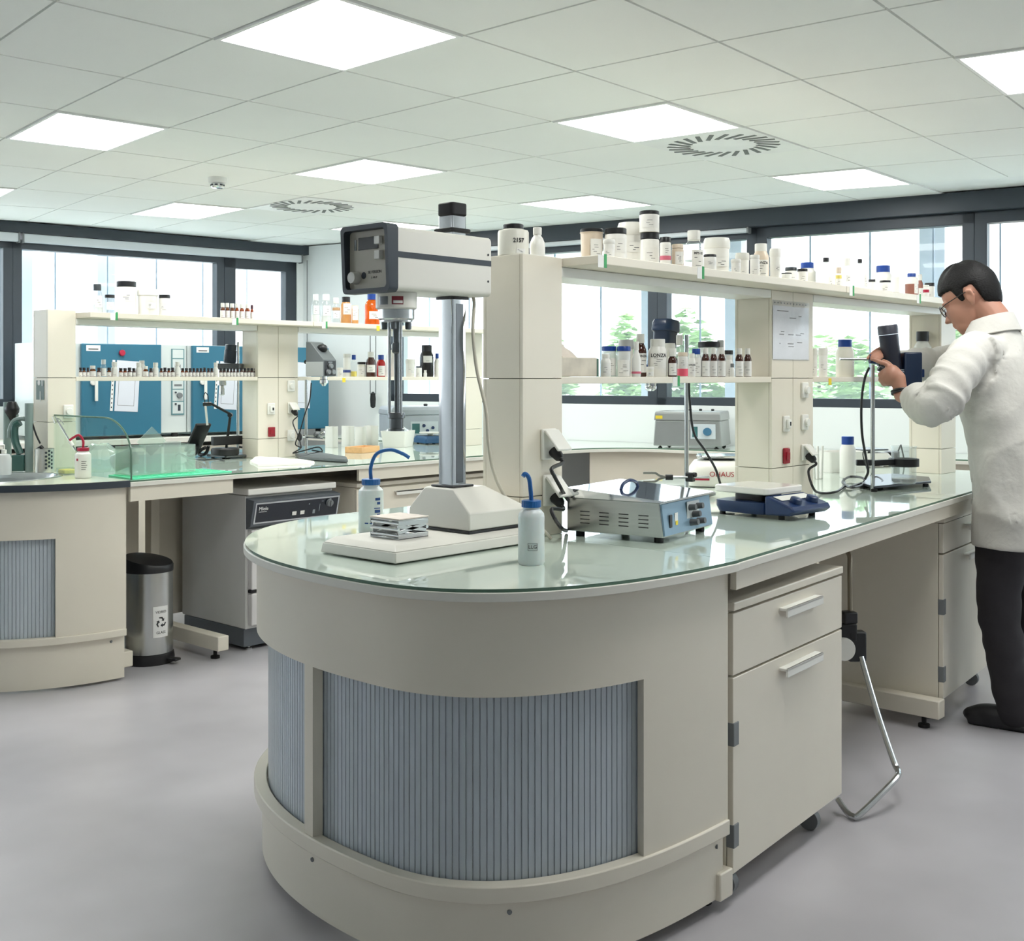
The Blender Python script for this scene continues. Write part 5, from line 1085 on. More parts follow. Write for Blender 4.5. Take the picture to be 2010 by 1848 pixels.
b = MB(); ar = -aw; b.tube(spline([ar*6*S+Vector((0, 0, 96*S)), ar*14*S+Vector((0, 0, 72*S)), ar*22*S+Vector((0, 0, 55*S))], 5), 1.8*S, 8); b.cyl(ar*16*S+Vector((0, 0, 40*S)), ar*27*S+Vector((0, 0, 47*S)), 6*S, n=14); b.build('hose_nozzle', M_black, t)
p2 = onZ(12, 923, .8935); p2 = (p2[0]+.02, p2[1]+.03); d2 = depth(*p2); S = d2/FOC
t = thing('lab_tap', 'second grey-green tap post behind, with a black eyewash head', 'tap', (p2[0], p2[1], .8935), group='laboratory taps at the sink')
b = MB(); b.cyl((0, 0, 0), (0, 0, 132*S), 7.5*S, n=24); b.build('post', M_tap, t)
b = MB(); q = -aw*9*S; b.lathe([(4*S, 96*S), (13*S, 112*S), (14*S, 120*S), (8*S, 133*S)], 20, (q.x, q.y, 0)); b.build('eyewash_head', M_black, t)
b = MB(); q = -aw*19*S; b.cyl(q+Vector((0, 0, 92*S)), q+Vector((0, 0, 108*S)), 3*S, n=10); b.tube([Vector((0, 0, 100*S)), q+Vector((0, 0, 98*S))], 2.2*S, 8); b.build('bracket', M_tap, t)
# ---- glass splash screen
xs = 2.70; y0, y1 = 4.735, 5.62; H = .272
pts = [(y1, 0), (y0, 0), (y0, H*.38)]+[(y0+.24-.24*math.cos(a*PI/20)*1.0, H*.38+H*.62*math.sin(a*PI/20)) for a in range(1, 11)]+[(y1, H)]
t = thing('splash_screen', 'clear glass splash screen with a rounded corner beside the sink', 'screen', (xs, y0, BZ+.0015)); n = len(pts)
b = MB(); b.add([(x, y-y0, z) for x in (0, .008) for y, z in pts], [tuple(range(n)), tuple(range(2*n-1, n-1, -1))]+[(i, n+i, n+(i+1) % n, (i+1) % n) for i in range(n)])
b.build('glass_sheet', clear('screen_glass', (244, 252, 248), tint=.985, fres=1.3), t, smooth=0)
b = MB(); b.tube([(.004, y-y0, z) for y, z in pts[1:]], .0045, 6); b.build('dark_edge', M_gedge, t)
# ---- things at the sink and on the drying mat
P = onZ(163, 938, .894); r = 15.5*depth(*P)/FOC
t = washbottle('white wash bottle with dark red cap and spout, in front of the glass screen', P[0], P[1], r, r*3.6, M_red, .8935, [(0, 0, r*3.8), (0, 0, r*4.7), (-RX*r*.5, -RY*r*.5, r*5.4), (-RX*r*1.2, -RY*r*1.2, r*5.1), (-RX*r*1.7, -RY*r*1.7, r*4.75)], M_hdpew)
b = MB(); a = math.atan2(-P[1], -P[0]); b.patch(r+.0004, r*.9, r*2.6, a-.5, a+.9, 10); b.m = 1; b.patch(r+.0012, r*2.2, r*2.5, a-.85, a-.6, 4); b.m = 2
for k in range(5): b.patch(r+.0011, r*(1.1+k*.25), r*(1.16+k*.25), a-.2, a+.3+.1*(k % 3), 4)
b.build('label', [M_lab, M_red, M_ink], t)
P = (2.30, 5.70); r = .035
washbottle('white wash bottle with dark red cap behind the sink taps', P[0], P[1], r, r*3.8, M_red, .8935, [(0, 0, r*4), (0, 0, r*5), (-RX*r*.5, -RY*r*.5, r*5.6), (-RX*r*1.2, -RY*r*1.2, r*5.3)], M_hdpew)
P = onZ(8, 932, .894); dP = depth(*P); r = 14*dP/FOC
t = thing('soap_dispenser', 'clear pump soap dispenser at the left edge by the sink', 'dispenser', (P[0], P[1], .8935))
b = MB(); b.lathe([(r*.95, 0), (r, .004), (r, r*2.3), (r*.8, r*2.8), (r*.3, r*2.95), (r*.3, r*3.1)], 24); b.build('bottle', M_frost, t)
b = MB(); b.lathe([(r*.35, r*3.0), (r*.35, r*3.5), (r*.12, r*3.55), (r*.12, r*4.2)], 16); b.tube([(0, 0, r*4.1), (-RX*r*.9, -RY*r*.9, r*4.05)], r*.16, 8); b.build('pump', M_wplas, t)
P = onZ(88, 925, .894); dP = depth(*P); r = 18*dP/FOC; h = 46*dP/FOC
t = thing('steel_holder', 'perforated steel utensil holder beside the sink taps', 'holder', (2.632, 5.405, .8935))
b = MB(); b.lathe([(r*.97, 0), (r, .004), (r, h), (r*.97, h), (r*.97, .005)], 32); hb_ = b.build('cup', mat('holder_steel', (206, 206, 200), .3, .85), t); b = MB()
a = math.atan2(-P[1], -P[0])
for k in range(5):
    for q in range(3): b.lathe([(r*.13, 0), (r*.13, .0008)], 10, ((r+.0003)*math.cos(a+.15+q*.32), (r+.0003)*math.sin(a+.15+q*.32), h*(.2+k*.16+(q % 2)*.07)), True, (math.cos(a+.15+q*.32), math.sin(a+.15+q*.32), 0))
b.build('holes', M_dark, hb_)
p0, p1 = W(148, 884, 5.45), W(108, 818, 5.50)
b = MB(); v = (p1-p0); b.tube([(0, 0, 0), v*.9], .004, 8); b.tube([v*.55+Vector((.01, .01, 0)), v*1.0, v*1.02+Vector((-.012, 0, -.005)), v*.8+Vector((-.02, 0, 0))], .0025, 6); b.tube([v*.95, v*.98+Vector((.02, 0, -.01)), v*.82+Vector((.025, .0, -.01))], .0025, 6)
t = thing('bent_wire_tool', 'thin steel wire tool leaning diagonally behind the red-capped wash bottle', 'tool', p0); b.build('wire', M_chrome, t); b = MB(); b.cyl(v*.12, v*.28, .009, n=10); b.build('collar', M_wplas, t)
# drying mat, glass tray, clear box with glassware
def matq(px, py, z=.8915): p_ = onZ(px, py, z); return p_
q = [(2.72, 4.75), (3.25, 4.765), (3.2, 5.02), (2.74, 5.0)]
c = (2.95, 4.88); t = thing('drying_mat', 'bright green ribbed drying mat at the front edge of the left bench', 'mat', (c[0], c[1], .8905))
b = MB(); b.prism(rel(q, c), 0, .006)
for k in range(14): x = 2.76+k*.035; b.box(x-c[0], x+.012-c[0], 4.78-c[1], 4.99-c[1], .006, .0085)
b.build('rubber_sheet', mat('mint_green_rubber', (96, 226, 176), .4, var=.04), t, bevel=.001, smooth=0)
M_ac = clear('clear_acrylic', (246, 254, 250), tint=.99, solid=.16, fres=1.3)
def openbox(name, lb, cat, X, Y, z, sx, sy, h, m, rz=0, th=.003, nm='tray', flare=.0, group=None):
    t = thing(name, lb, cat, (X, Y, z), rz, group); b = MB(); f = flare
    o0 = rrect(sx, sy, .012, 4); o1 = rrect(sx+f, sy+f, .014, 4); i1 = rrect(sx+f-2*th, sy+f-2*th, .012, 4); i0 = rrect(sx-2*th, sy-2*th, .01, 4)
    b.loft([[(x, y, zz) for x, y in ring] for ring, zz in ((o0, 0), (o1, h), (i1, h), (i0, th))], cap=True); b.build(nm, m, t, smooth=30); return t
openbox('clear_box', 'clear acrylic box on the green mat, full of glassware', 'box', 2.93, 4.91, .8997, .34, .16, .13, M_ac, .05, nm='box')
def beaker(lb, X, Y, z, r, h, tilt=0, rz=0, m=M_cgl, nm='beaker', wall=.002):
    t = thing(nm, lb, 'beaker', (X, Y, z), rz, group='glass beakers in the clear box'); b = MB(); b.X = Matrix.Rotation(tilt, 4, 'X')
    b.lathe([(r*.9, 0), (r, .006), (r, h-.004), (r*1.06, h), (r-wall, h-.003), (r-wall, .006), (r*.85, .003)], 28); b.build('glass', m, t); return t
beaker('clear beaker standing at the left in the clear box', 2.83, 4.91, .904, .034, .10); beaker('clear beaker with a rim, in the middle of the clear box', 2.915, 4.905, .904, .036, .125)
beaker('tall clear beaker at the right in the clear box', 3.02, 4.915, .904, .04, .14)
beaker('upturned clear beaker leaning behind the glass screen', 2.83, 5.12, .937, .042, .11, 1.2, .7)
t = thing('glass_plate', 'clear framed glass plate leaning out of the clear box', 'plate', (2.90, 4.965, 1.01)); b = MB(); b.X = Matrix.Rotation(.75, 4, 'Y') @ Matrix.Rotation(.2, 4, 'X'); b.box(-.05, .05, -.003, .003, .0, .10); b.build('sheet', M_ac, t, smooth=0)
openbox('glass_tray', 'shallow clear tray with a yellow sponge behind the red-capped wash bottle', 'tray', 2.652, 5.22, .8935, .078, .085, .03, M_ac, 0)
t = thing('sponge', 'yellow sponge lying in the shallow clear tray', 'sponge', (2.652, 5.22, .897), 0); b = MB(); b.box(-.03, .03, -.032, .032, 0, .02); b.build('foam', mat('yellow_sponge', (232, 206, 60), .9, bump=.5, bscale=120), t, bevel=.005)
t = thing('plastic_bag', 'crumpled clear plastic bag of labware behind the glass screen', 'bag', (2.87, 5.32, .8905))
b = MB(); rg = []; rnd = random.Random(8)
for z, s in ((0, .9), (.02, 1.0), (.06, .95), (.10, .7), (.13, .35)): rg.append([(.11*s*math.cos(2*PI*k/18)*(1+rnd.uniform(-.12, .12)), .08*s*math.sin(2*PI*k/18)*(1+rnd.uniform(-.12, .12)), z+rnd.uniform(-.008, .008)*(z > 0)) for k in range(18)])
b.loft(rg); b.build('film', clear('crumpled_film', (244, 252, 248), tint=.97, solid=.3), t, smooth=20)
# ---- tablet-like tilted screen, jointed arm lamp
p = onZ(388, 897, BZ+.001); dd = depth(*p); S = dd/FOC
t = thing('tilted_tablet', 'dark tablet tilted on a curved stand, left of the jointed arm', 'tablet', (p[0], p[1], BZ+.0005), PHI-PI/2-.75)
Xq = Matrix.Translation((0, 0, 38*S)) @ Matrix.Rotation(math.radians(38), 4, 'Y')
b = MB(); b.X = Xq; b.prism(rrect(.02, 34*S, .008), -34*S, 34*S); 
b.build('frame', M_black, t, bevel=.003)
b = MB(); b.X = Xq; b.box(-.0125, -.0102, -13*S, 13*S, -27*S, 27*S); b.build('screen', mat('grey_screen', (150, 176, 176), .15), t, smooth=0)
for sx in (-1, 1):
    b = MB(); b.tube(spline([(8*S, sx*12*S, 18*S), (-8*S+.0, sx*12*S, 12*S), (-14*S, sx*12*S, 4.5*S), (-2*S, sx*12*S, 3.6*S), (12*S, sx*12*S, 8*S), (20*S, sx*12*S, 22*S)], 6), 3.4*S, 8); b.build('curved_foot', M_black, t)
p = onZ(443, 899, BZ+.001); dd = depth(*p); S = dd/FOC
t = thing('jointed_arm', 'black jointed clamp arm standing on the left bench', 'arm', (p[0], p[1], BZ+.0005), PHI-PI/2)
b = MB(); b.box(-6*S, 8*S, -6*S, 6*S, 0, 18*S); b.build('clamp_base', M_black, t, bevel=.003)
e1 = Vector((9*S, 0, 84*S)); e2 = Vector((-40*S, 0, 106*S))
for dy in (-3*S, 3*S): b = MB(); b.tube([Vector((1*S, dy, 17*S)), e1+Vector((0, dy, 0))], 2*S, 6); b.build('lower_bar', M_black, t)
for dy in (-3*S, 3*S): b = MB(); b.tube([e1+Vector((0, dy, 2*S)), e2+Vector((12*S, dy, 0))], 2*S, 6); b.build('upper_bar', M_black, t)
b = MB(); b.cyl(e1+Vector((0, -5*S, 0)), e1+Vector((0, 5*S, 0)), 4.5*S, n=14); b.build('elbow_joint', M_black, t)
b = MB(); b.tube([e2+Vector((12*S, 0, 0)), e2+Vector((-4*S, 0, -1*S))], 4*S, 8); b.build('wrist', M_black, t)
b = MB(); b.tube([e2, e2+Vector((4*S, 0, -42*S))], 2.3*S, 8); b.build('hanging_rod', M_wplas, t)
b = MB(); b.tube(spline([e2, e2+Vector((-3*S, 0, 14*S)), e2+Vector((0, 0, 22*S)), e2+Vector((5*S, 0, 16*S)), e2+Vector((6*S, 0, 2*S))], 6), .9*S, 6); b.build('cable_loop', M_black, t)
def ground(px, py, z=BZ+.004): q_ = onZ(px, py, z); return Vector((q_[0], q_[1], z))
cable('power_cable', 'thin black cable from the tilted tablet curling on the left bench', [ground(345, 893), ground(352, 890), ground(372, 899), ground(400, 903, ), ground(425, 901), ground(440, 905)], .003)
# retort stand with black strap clamp and a dark stirrer, far side of left bench
RS2 = (onY(467, 5.66), 5.66); dr = depth(*RS2)
t = retort('steel rod stand on the left bench behind the pillar, carrying the black ribbed stirrer', RS2[0], RS2[1], BZ, .66, bw=.2, bd=.3)
b = MB(); b.cbox((-.09, -.03, .10), .2, .03, .05); b.lathe([(.075, .02), (.078, .03), (.078, .055), (.07, .06)], 24, (-.12, -.05, 0)); b.build('strap_clamp', M_black, t, bevel=.003)
for k in range(3): b = MB(); b.tube([Vector((0, 0, .12-.03*k)), Vector((.03+.02*k, -.05, .10-.03*k)), Vector((.06, -.06-.01*k, .05))], .006, 8); b.build('clamp_screw', M_gun, t)
P0 = W(450, 722, dr-.09)
t = thing('overhead_stirrer', 'black ribbed overhead stirrer seen between the shelves of the left bench', 'stirrer', (P0.x, P0.y, P0.z), PHI-PI/2, group='overhead stirrers'); S = dr/FOC
b = MB(); b.prism(rrect(52*S, 26*S, 6*S), -3*S, 8*S); b.build('gear_body', M_gun, t, bevel=.004)
b = MB(); b.X = Matrix.Rotation(.08, 4, 'Y'); b.lathe([(10.5*S, 8.5*S), (12*S, 12*S), (12*S, 33*S), (11*S, 34*S), (11*S, 44*S), (9*S, 45*S)], 24); b.build('motor', mat('ribbed_black', (40, 50, 62), .3), t)
b = MB(); b.lathe([(9*S, -4*S), (9*S, -34*S), (4*S, -35*S), (5*S, -42*S), (5*S, -52*S), (2*S, -54*S)], 20, (-14*S, 0, 0)); b.build('chuck', M_steel, t)
# ---- grey retort stand and boxy stirrer in the middle
M_iron = mat('grey_cast', (104, 110, 112), .5, .3)
RX2 = onY(601, 5.36); RS3 = (RX2, 5.36); dr = depth(*RS3); S = dr/FOC
t = retort('grey lab stand with a long flat foot, carrying the boxy grey stirrer', RS3[0], RS3[1], BZ, 152*S, base=False)
b = MB(); q = [onZ(573, 893, .9), onZ(588, 900, .9), onZ(683, 906, .9), onZ(680, 900, .9), onZ(615, 890, .9), onZ(590, 887, .9)]; b.prism([(x-RS3[0], min(y, 5.435)-RS3[1]) for x, y in q], .004, .02); b.build('foot_plate', M_iron, t, bevel=.003)
b = MB(); z_ = 42*S; ax = Vector((RX, RY, 0)); ay = Vector((-FX, -FY, 0))*.02
b.tube([-ax*12*S+ay+Vector((0, 0, z_)), ax*34*S+ay+Vector((0, 0, z_-4*S))], 2.5*S, 8); b.build('clamp_rod', M_chrome, t)
b = MB(); b.ball(-ax*11*S+ay*1.6+Vector((0, 0, z_-2*S)), 5*S, 5*S, 8*S); b.build('clamp_knob', M_black, t)
b = MB(); b.ball(ax*23*S+ay*1.6+Vector((0, 0, z_+3*S)), 7*S, 6*S, 7*S); b.build('clamp_jaw', M_gun, t)
b = MB(); b.tube([ax*20*S+ay+Vector((0, 0, z_)), ax*38*S+ay*2+Vector((0, 0, z_+8*S))], 2*S, 6); b.build('clamp_finger', M_chrome, t)
P0 = W(622, 707, dr-.03); t = thing('overhead_stirrer', 'boxy grey overhead stirrer with sloping top and round dials on the left bench', 'stirrer', (P0.x, P0.y, P0.z), PHI-PI/2-.55, group='overhead stirrers'); t.scale = (1.14, 1.14, 1.1)
b = MB(); pr = [(-.03, -.085), (.085, -.085), (.085, .0), (.0, .09), (-.03, .095)]   # (front +x)
b.loft([[(x*1.0, y, z) for x, z in pr] for y in (-.048, .048)]); b.m = 0; bd = b.build('housing', mat('stirrer_grey', (100, 106, 108), .35), t, bevel=.003, smooth=0)
b = MB(); b.box(-.029, .083, -.0495, -.0482, -.083, -.01); b.build('light_side_panel', mat('stirrer_light', (176, 180, 180), .4), bd, smooth=0)
b = MB(); b.box(.0852, .0864, -.042, .042, -.08, -.005); fp = b.build('front_panel', M_black, bd, smooth=0)
for y, z in ((0, -.032), (-.018, -.062), (.018, -.062)): b = MB(); b.cyl((.0866, y, z), (.098, y, z), .0135, .012, 18); b.build('dial', M_grey, fp)
b = MB(); b.cbox((.0872, 0, -.0125), .001, .03, .008); b.build('display', M_grey, fp, smooth=0)
b = MB(); b.ball((.035, 0, .06), .028, .026, .022); b.build('hand_grip', M_black, bd)
b = MB(); b.cyl((-.031, 0, -.01), (-.075, 0, -.01), .011, n=14); b.box(-.045, -.031, -.02, .02, -.05, .09); b.build('rear_bracket', M_black, t)
b = MB(); b.lathe([(.018, -.0855), (.018, -.10), (.021, -.102), (.021, -.118), (.013, -.126), (.008, -.135)], 20, (.045, 0, 0)); b.build('chuck', M_chrome, t)
cable('power_cable', 'black cable hanging from the boxy grey stirrer and looping on the left bench', [W(611, 752, dr-.08), W(608, 785, dr-.09), W(598, 815, dr-.09), W(588, 850, dr-.07), W(580, 872, dr-.05), W(590, 880, dr-.06), W(575, 890, dr-.08), W(600, 884, dr-.1), W(625, 878, dr-.1), W(632, 887, dr-.1), W(612, 884, dr-.09)], .0036)
plug('black mains plug in the wide left pillar', cL2, 573, 806, 5.45, [W(575, 830, dr-.02), W(586, 858, dr-.06), W(592, 880, dr-.08)], .0036)
# paper towel in front of the pillar
b = MB(); q = [onZ(490, 908, BZ), onZ(506, 916, BZ), onZ(610, 913, BZ), onZ(618, 909, BZ), onZ(560, 903, BZ), onZ(500, 900, BZ)]; c = (sum(v[0] for v in q)/6, sum(v[1] for v in q)/6)
t = thing('paper_towel', 'crumpled white paper towels lying at the front of the left bench', 'paper towel', (c[0], c[1], BZ+.0005)); qq = rel(q, c); rnd = random.Random(4)
rg = [[(x*s, y*s, z+rnd.uniform(0, .005)*(z > 0)) for x, y in [Vector(qq[k]).lerp(Vector(qq[(k+1) % 6]), u/3)[:] for k in range(6) for u in range(3)]] for s, z in ((1, 0), (.98, .006), (.7, .014), (.3, .01))]
b.loft(rg); b.build('sheets', mat('towel_white', (240, 238, 228), .85), t, smooth=15)
# wooden box, ice tub, white containers
P = onZ(716, 890, BZ); t = thing('wooden_box', 'open pale wooden box lying on the left bench behind the mixer', 'box', (P[0]+.05, P[1]+.08, BZ+.0005), .28); M_wd = mat('pale_wood', (222, 176, 122), .5, var=.1, scale=4, stretch=(1, 10, 10))
for q in ((-.1, .1, -.06, -.052), (-.1, .1, .052, .06)): b = MB(); b.box(q[0], q[1], q[2], q[3], 0, .036); b.build('side', M_wd, t, bevel=.001, smooth=0)
for q in ((-.1, -.092), (.092, .1)): b = MB(); b.box(q[0], q[1], -.0518, .0518, 0, .036); b.build('end', M_wd, t, bevel=.001, smooth=0)
b = MB(); b.box(-.0918, .0918, -.0518, .0518, 0, .006); b.build('bottom', M_wd, t, smooth=0)
P = (5.19, 5.72); t = openbox('white_tub', 'white rectangular tub heaped with crumpled foil beside the mixing head', 'tub', P[0], P[1], BZ+.0005, .17, .15, .105, M_hdpew, .5, flare=.03, nm='tub')
b = MB(); rg = []; rnd = random.Random(2)
for z, s in ((.06, .9), (.10, 1.0), (.115, .85), (.128, .45)): rg.append([(.085*s*math.cos(2*PI*k/20)*(1+rnd.uniform(-.15, .15)), .07*s*math.sin(2*PI*k/20)*(1+rnd.uniform(-.15, .15)), z+rnd.uniform(-.006, .006)) for k in range(20)])
b.loft(rg); o = b.build('crumpled_foil', mat('white_foil', (232, 240, 242), .15, .35, bump=.6, bscale=60), None, smooth=10); o.location = (P[0], P[1], BZ+.0005); tag(o, 'crumpled pale foil heaped in the white rectangular tub', 'foil')
for k, (px0, px1, yt, yb, lb) in enumerate(((642, 660, 842, 877, 'white plastic box left of the dark gap, behind the wooden box'), (674, 692, 842, 876, 'white plastic box in the middle, behind the wooden box'), (700, 716, 845, 876, 'white plastic box right of the middle one, behind the wooden box'), (717, 740, 842, 874, 'white plastic box nearest to the foil tub'))):
    Y = 5.98; X = onY((px0+px1)/2, Y); d = depth(X, Y); s = (px1-px0)*d/FOC*.8
    t = openbox('plastic_box', lb, 'box', X, Y, BZ+.0005, s, .09, (yb-yt+6)*d/FOC, M_hdpew, 0, nm='box', group='white plastic boxes on the left bench')
# grey heating bath and blue balance at the far end of left bench
P = (5.78, 6.12); t = thing('heating_block', 'grey boxy laboratory bath with a small control panel, behind the mixer column', 'laboratory bath', (P[0], P[1], BZ), math.radians(-28)); M_gb = mat('bath_grey', (176, 184, 192), .4)
b = MB(); b.loft([[(x, y, z) for x, y in ((-.26, -.15), (.26, -.15), (.26, .22), (-.26, .22))] for z in (.018, .19)]); b.build('casing', M_gb, t, bevel=.008, smooth=0)
b = MB(); b.loft([[(x*k, y*k, z) for x, y in ((-.265, -.155), (.265, -.155), (.265, .225), (-.265, .225))] for z, k in ((.1905, 1), (.225, .99), (.25, .93))]); ld = b.build('lid', M_gb, t, bevel=.008, smooth=0)
b = MB(); b.lathe([(.014, 0), (.016, .012), (.01, .016)], 14, (.03, 0, .2505)); b.build('lid_knob', M_black, ld)
b = MB(); b.box(-.12, .08, -.1535, -.1505, .045, .145); cp = b.build('control_panel', mat('pale_panel', (206, 216, 220), .3), t, smooth=0)
b = MB(); b.box(-.11, -.055, -.1545, -.1537, .06, .13); b.build('display', mat('teal_display', (62, 112, 112), .3), cp, smooth=0)
for x, z in ((-.025, .115), (.0, .08), (.04, .1)): b = MB(); b.cyl((x, -.154, z), (x, -.164, z), .011, n=14); b.build('knob', M_navy, cp)
b = MB(); b.box(-.25, -.215, -.1512, -.1502, .15, .175); b.build('yellow_label', M_yellow, t, smooth=0)
for x, y in ((-.22, -.12), (.22, -.12), (.22, .19), (-.22, .19)): b = MB(); b.lathe([(.016, 0), (.016, .0175)], 12, (x, y, 0)); b.build('foot', M_rub, t)
P = (5.42, 5.74); P = onZ(838, 868, BZ); t = thing('blue_balance', 'small dark blue balance with a white pan beside the foil tub', 'balance', (P[0]-.12, P[1]-.16, BZ), -.3); b = MB()
b.loft([[(x*k, y*k, z) for x, y in rrect(.17, .2, .02)] for z, k in ((.008, 1), (.035, 1.0), (.055, .85))]); b.build('housing', mat('balance_blue', (44, 88, 130), .35), t, smooth=40)
b = MB(); b.lathe([(.02, .0555), (.02, .07), (.075, .0705), (.078, .078), (.07, .08)], 26); b.build('pan', M_wplas, t)
for x, y in ((-.06, -.07), (.06, -.07), (.06, .07), (-.06, .07)): b = MB(); b.lathe([(.01, 0), (.01, .0078)], 10, (x, y, 0)); b.build('foot', M_rub, t)
# ---- vacuum packer on the far wall bench
P = (6.44, 4.25); t = thing('vacuum_packer', 'grey table-top vacuum packing machine with a dial on the far wall bench', 'packing machine', (P[0], P[1], BZ), math.radians(-68)); t.scale = (1.14, 1.0, 1.05); M_vp = mat('packer_grey', (166, 170, 168), .3, .5)
b = MB(); b.loft([[(x*k, y, z) for x, y in ((-.19, -.16), (.19, -.16), (.19, .17), (-.19, .17))] for z, k in ((.014, 1.03), (.17, .97))]); b.build('casing', M_vp, t, bevel=.006, smooth=0)
b = MB(); b.loft([[(x*k, y*k, z) for x, y in ((-.19, -.165), (.19, -.165), (.19, .17), (-.19, .17))] for z, k in ((.171, 1.0), (.21, .98), (.225, .96))]); ld = b.build('lid', M_vp, t, bevel=.004, smooth=0)
for x in (-.02, .04, .11): b = MB(); b.lathe([(.008, 0), (.01, .008), (.006, .012)], 12, (x, .05, .2255)); b.build('lid_knob', M_black, ld)
b = MB(); b.box(-.18, -.14, -.1668, -.1658, .18, .2); b.build('yellow_label', M_yellow, ld, smooth=0)
b = MB(); b.box(.02, .16, -.1632, -.1603, .06, .15); cp = b.build('control_panel', mat('pale_panel', (206, 216, 220), .3), t, smooth=0)
b = MB(); b.cyl((.115, -.1635, .105), (.115, -.172, .105), .024, n=20); b.build('dial', mat('dial_blue', (70, 120, 150), .3), cp)
b = MB(); b.box(.03, .06, -.164, -.1634, .07, .135); b.build('display', mat('teal_display', (62, 112, 112), .3), cp, smooth=0)
for x, y in ((-.16, -.13), (.16, -.13), (.16, .14), (-.16, .14)): b = MB(); b.lathe([(.012, 0), (.012, .006), (.006, .008), (.006, .0135)], 12, (x, y, 0)); b.build('foot', M_rub, t)
# ================================================================ AT THE PERSON: STAND, BEAKER, BOXES, TUBE
SX, SY = 4.435, 2.07; dS = depth(SX, SY); S = dS/FOC
t = retort('lab stand with dark base plate under the stirrer raised by the person', SX, SY, BZ, zat(716, dS)-BZ, base=False)
b = MB(); q = [onZ(1692, 954, .9), onZ(1716, 961, .9), onZ(1828, 950, .9), onZ(1824, 942, .9), onZ(1752, 935, .9), onZ(1708, 938, .9)]
b.prism([(x-SX, y-SY) for x, y in q], .0125, .0225); b.build('base_plate', mat('dark_cast_plate', (70, 74, 82), .3, .4), t, bevel=.002)
for k in (0, 1, 2, 4): x, y = q[k][0]*.9+SX*.1, q[k][1]*.9+SY*.1; b = MB(); b.lathe([(.012, 0), (.012, .012)], 12, (x-SX, y-SY, 0)); b.build('rubber_foot', M_rub, t)
# strap clamp that rings the beaker
PB = onZ(1774, 950, BZ+.0235); PB = (PB[0]-.0, PB[1]+.0); rB = 24*depth(*PB)/FOC; bz = .0235
PB2 = (PB[0]-SX, PB[1]-SY); zc = zat(908, depth(*PB))-BZ
b = MB(); R2 = rB+.004; rr_ = []
b.lathe([(R2, zc-.016), (R2+.006, zc-.016), (R2+.006, zc+.016), (R2, zc+.016), (R2, zc-.016)], 32, (PB2[0], PB2[1], 0), cap=False); sb = b.build('strap_ring', M_black, t)
v = Vector((PB2[0], PB2[1], 0)); vn = v.normalized(); side = Vector((-RX, -RY, 0))
b = MB(); m_ = v*.5*(1-R2/v.length); b.cbox((m_.x, m_.y, zc+.003), (v.length-R2), .014, .024, math.atan2(v.y, v.x)); b.build('strap_arm', M_black, t, bevel=.002)
b = MB(); c_ = side*.036; b.cbox((c_.x, c_.y, zc+.005), .06, .018, .024, math.atan2(side.y, side.x)); b.build('clamp_block', M_black, t, bevel=.003)
t = thing('glass_beaker', 'clear glass beaker held in a black strap clamp on the dark stand base', 'beaker', (PB[0], PB[1], BZ+bz)); h = zat(876, depth(*PB))-BZ-bz
b = MB(); b.lathe([(rB*.86, 0), (rB*.99, .008), (rB, h-.006), (rB*1.05, h), (rB*1.02, h), (rB-.0025, h-.006), (rB-.0025, .01), (rB*.84, .003)], 40); b.build('glass', M_cgl, t)
b = MB(); b.lathe([(rB*.82, .0045), (rB*.93, .012), (rB*.93, .022)], 32); b.build('liquid', clear('water', (250, 252, 253), tint=.95, solid=.05), t)
# cable bundle on the bench
V3 = Vector((-FX, -FY, 0))*.03
g = lambda px, py, dz=.006: ground(px, py, BZ+dz)
pts = [g(1652, 940), g(1655, 950, .012), g(1668, 956, .02), g(1690, 950, .016), g(1690, 938, .02), g(1665, 935, .016), g(1650, 945, .012), g(1662, 955, .008), g(1690, 946, .012), g(1716, 936, .022), g(1728, 944, .02), g(1715, 953, .014), g(1695, 948, .012), g(1672, 952, .006), g(1700, 955, .006), g(1727, 950, .008)]
pts = [p+V3 for p in pts]
cable('power_cable', 'bundled black cable lying in loops in front of the rod by the person', pts, .005)
cable('power_cable', 'black cable hanging from the stirrer in the hands of the person down to the bench', [W(1706, 722, dS-.07), W(1697, 745, dS-.08), W(1691, 790, dS-.08), W(1692, 850, dS-.08), W(1700, 900, dS-.07), W(1704, 925, dS-.07), W(1698, 941, dS-.06)], .005)
plug('black mains plug in the right panel of the middle pillar', cM2, 1579, 893, 2.2, [W(1587, 925, 4.5), W(1596, 958, 4.47), g(1610, 968), g(1640, 966), g(1658, 955, .008)], .005)
cable('thin_cable', 'thin black cable standing up from the cable bundle beside the rod', [g(1692, 950), W(1703, 930, dS-.02), W(1694, 895, dS-.02), W(1697, 880, dS-.02)], .0022)
